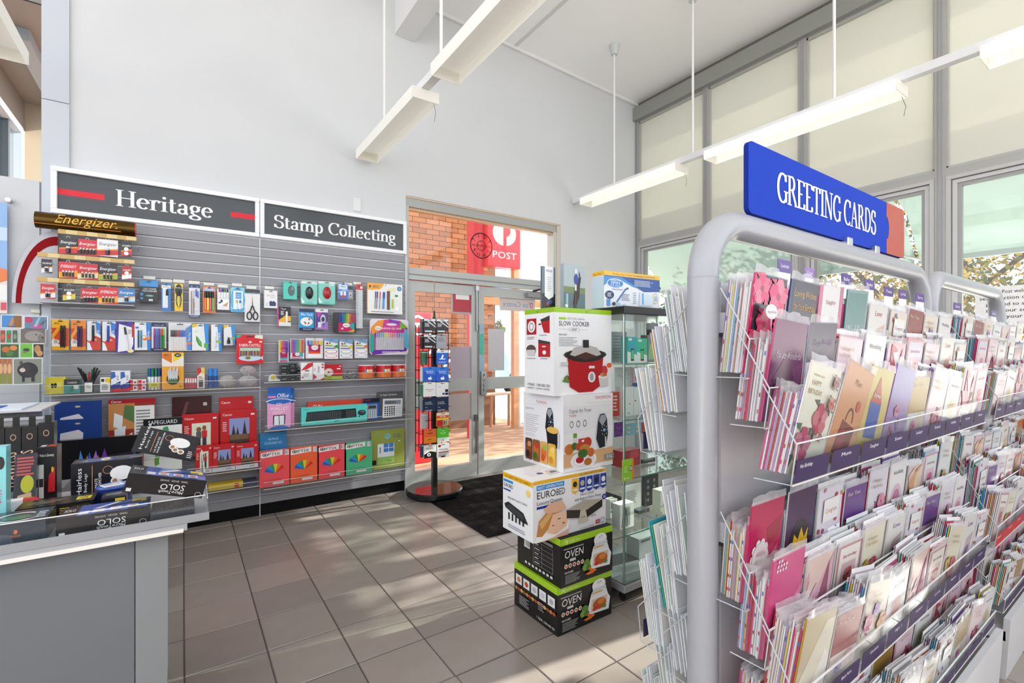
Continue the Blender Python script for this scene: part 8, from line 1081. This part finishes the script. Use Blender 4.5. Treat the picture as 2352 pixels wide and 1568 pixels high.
# ---------------- back side of the gondola: envelopes
erd = random.Random(3); EC = ['#dcdce0', '#d8dae0', '#d6dadc', '#dedcd6', '#cddad2', '#dcdce0', '#d6d9e2']
for t in range(3):
    tr = thing('envelope_tray', 'clear tray of white envelopes on the rear side, '+TN[t], 'envelope tray', (0, 0, 0))
    for i, (yb, zb) in enumerate(((.775, 1.297), (.815, 1.187), (.862, 1.072))):
        zb -= .54*t if t < 2 else .80; hh = .235 if t < 2 else .17
        if t == 2: zb = max(zb, .21)
        obj('pocket_floor', G().box(GX+.005, yb-.02, zb-.004, GX+.5, yb+.05, zb, '#fff'), 'acrylic', tr); obj('pocket_front', G().add([(GX+.005, yb+.05, zb-.004), (GX+.5, yb+.05, zb-.004), (GX+.5, yb+.062, zb+.09), (GX+.005, yb+.062, zb+.09)], [[0, 1, 2, 3]], '#fff'), 'acrylic', tr); obj('end_edge', G().tube([(GX+.004, yb-.015, zb+.18), (GX+.004, yb+.063, zb+.09), (GX+.004, yb+.052, zb-.004), (GX+.004, yb-.02, zb-.006)], .0018, '#b9bcbe', 5), 'plastic', tr)
        if i == 2: obj('pocket_label', G().box(GX+.02, yb+.056, zb, GX+.16, yb+.058, zb+.05, LABC), 'paper', tr)
        for k in range(8):
            c_ = EC[(k*3+i+t) % 7]; c_ = '#58a080' if (t, i, k) == (1, 1, 6) else ('#3aa0b0' if (t, i, k) == (1, 1, 7) else ('#d8b48a' if (t, i, k) == (0, 1, 7) else c_)); h_ = hh*erd.uniform(.88, 1.04); w_ = .15
            e = thing('envelope', ('green' if c_ == '#58a080' else 'teal' if c_ == '#3aa0b0' else 'tan' if c_ == '#d8b48a' else 'white')+' paper envelope filed in the rear side '+TN[t]+' tray, '+['inner', 'middle', 'outer'][i]+' pocket', 'envelope', (GX+.018+w_/2+erd.uniform(0, .012), yb-.012+k*.007, zb+.002), 0, 'envelopes on the rear side of the gondola'); e.rotation_euler = (-.12-.01*k, erd.uniform(-.05, .03), 0)
            obj('envelope_body', G().box(-w_/2, 0, 0, w_/2, .003, h_, c_), 'paper', e); obj('flap', G().prism([(-w_/2, h_), (w_/2, h_), (0, h_*.55)][::-1], .0031, .0035, mix(c_, '#c8ccd8', .25)), 'paper', e)
# ------------------------------------------------------------------ beyond the gondola by the windows
nt = thing('window_notice', 'white Australia Post self-selection notice hung on the window', 'notice', (0, 0, 0)); p0, p1 = atX(2240, 660, XW-.1), atX(2470, 745, XW-.1); zt, zb = 1.36+(801-662)/1098*dep(p0), 1.36+(801-748)/1098*dep(p0); L_ = p0.y-p1.y
obj('board', G().box(XW-.106, p1.y, zb, XW-.1, p0.y, zt, '#f0efec'), 'paper', nt); f = Face((XW-.1065, p0.y, zb), (0, -1, 0), (0, 0, 1), L_, zt-zb); f.t('Australia Post welcomes you to its', .05, .82, .09, '#1d1d20', .88).t('self-selection outlet. Please', .05, .66, .09, '#1d1d20', .88).t('proceed to self-selection,', .12, .50, .085, '#1d1d20', .8).t('take your selection and', .12, .34, .085, '#1d1d20', .8).t('make your payment', .12, .18, .085, '#1d1d20', .72).r(0, .045, 1, .06, '#b85a68').e(.05, .22, .008, .03, '#222'); obj('lettering', f.g, 'paper', nt)
obj('hanger', G().box(XW-.1, p0.y-.05, zt-.02, XW-.05, p0.y-.04, zt, '#bbb'), 'metal', nt)
rs = thing('floor_rack', 'light grey rack with red bands standing beyond the card gondola', 'rack', (0, 0, 0)); obj('body', G().box(4.35, .28, 0, 4.95, 1.02, .95, '#b9bbbf'), 'laminate', rs)
for z in (.62, .86): obj('red_band', G().box(4.345, .275, z, 4.955, 1.025, z+.06, '#d0262e'), 'gloss', rs)
obj('top', G().box(4.33, .26, .951, 4.97, 1.04, .97, '#c8c9cc'), 'laminate', rs)
sh = thing('shredder_box', 'white Shredder carton with a teal base at the gondola end', 'box', (4.10, .44, 0.001)); obj('carton', G().box(0, 0, 0, .24, .3, .55, '#eceef0'), 'paper', sh); f = Face((-.0004, .3, 0), (0, -1, 0), (0, 0, 1), .3, .55); f.r(0, .0, 1, .22, '#2f9aa8').t('Cross Cut', .1, .72, .04, '#333', .4).t('Shredder', .1, .63, .06, '#222', .5).r(0, .82, 1, 1, '#2a2b2e').t('Multi', .2, .88, .06, '#7ac8e8', .3); obj('side_print', f.g, 'gloss', sh); f = Face((0, -.0004, 0), (1, 0, 0), (0, 0, 1), .24, .55); f.r(0, .0, 1, .22, '#2f9aa8').t('Shredder', .1, .63, .06, '#222', .7).r(0, .82, 1, 1, '#2a2b2e'); obj('front_print', f.g, 'gloss', sh)
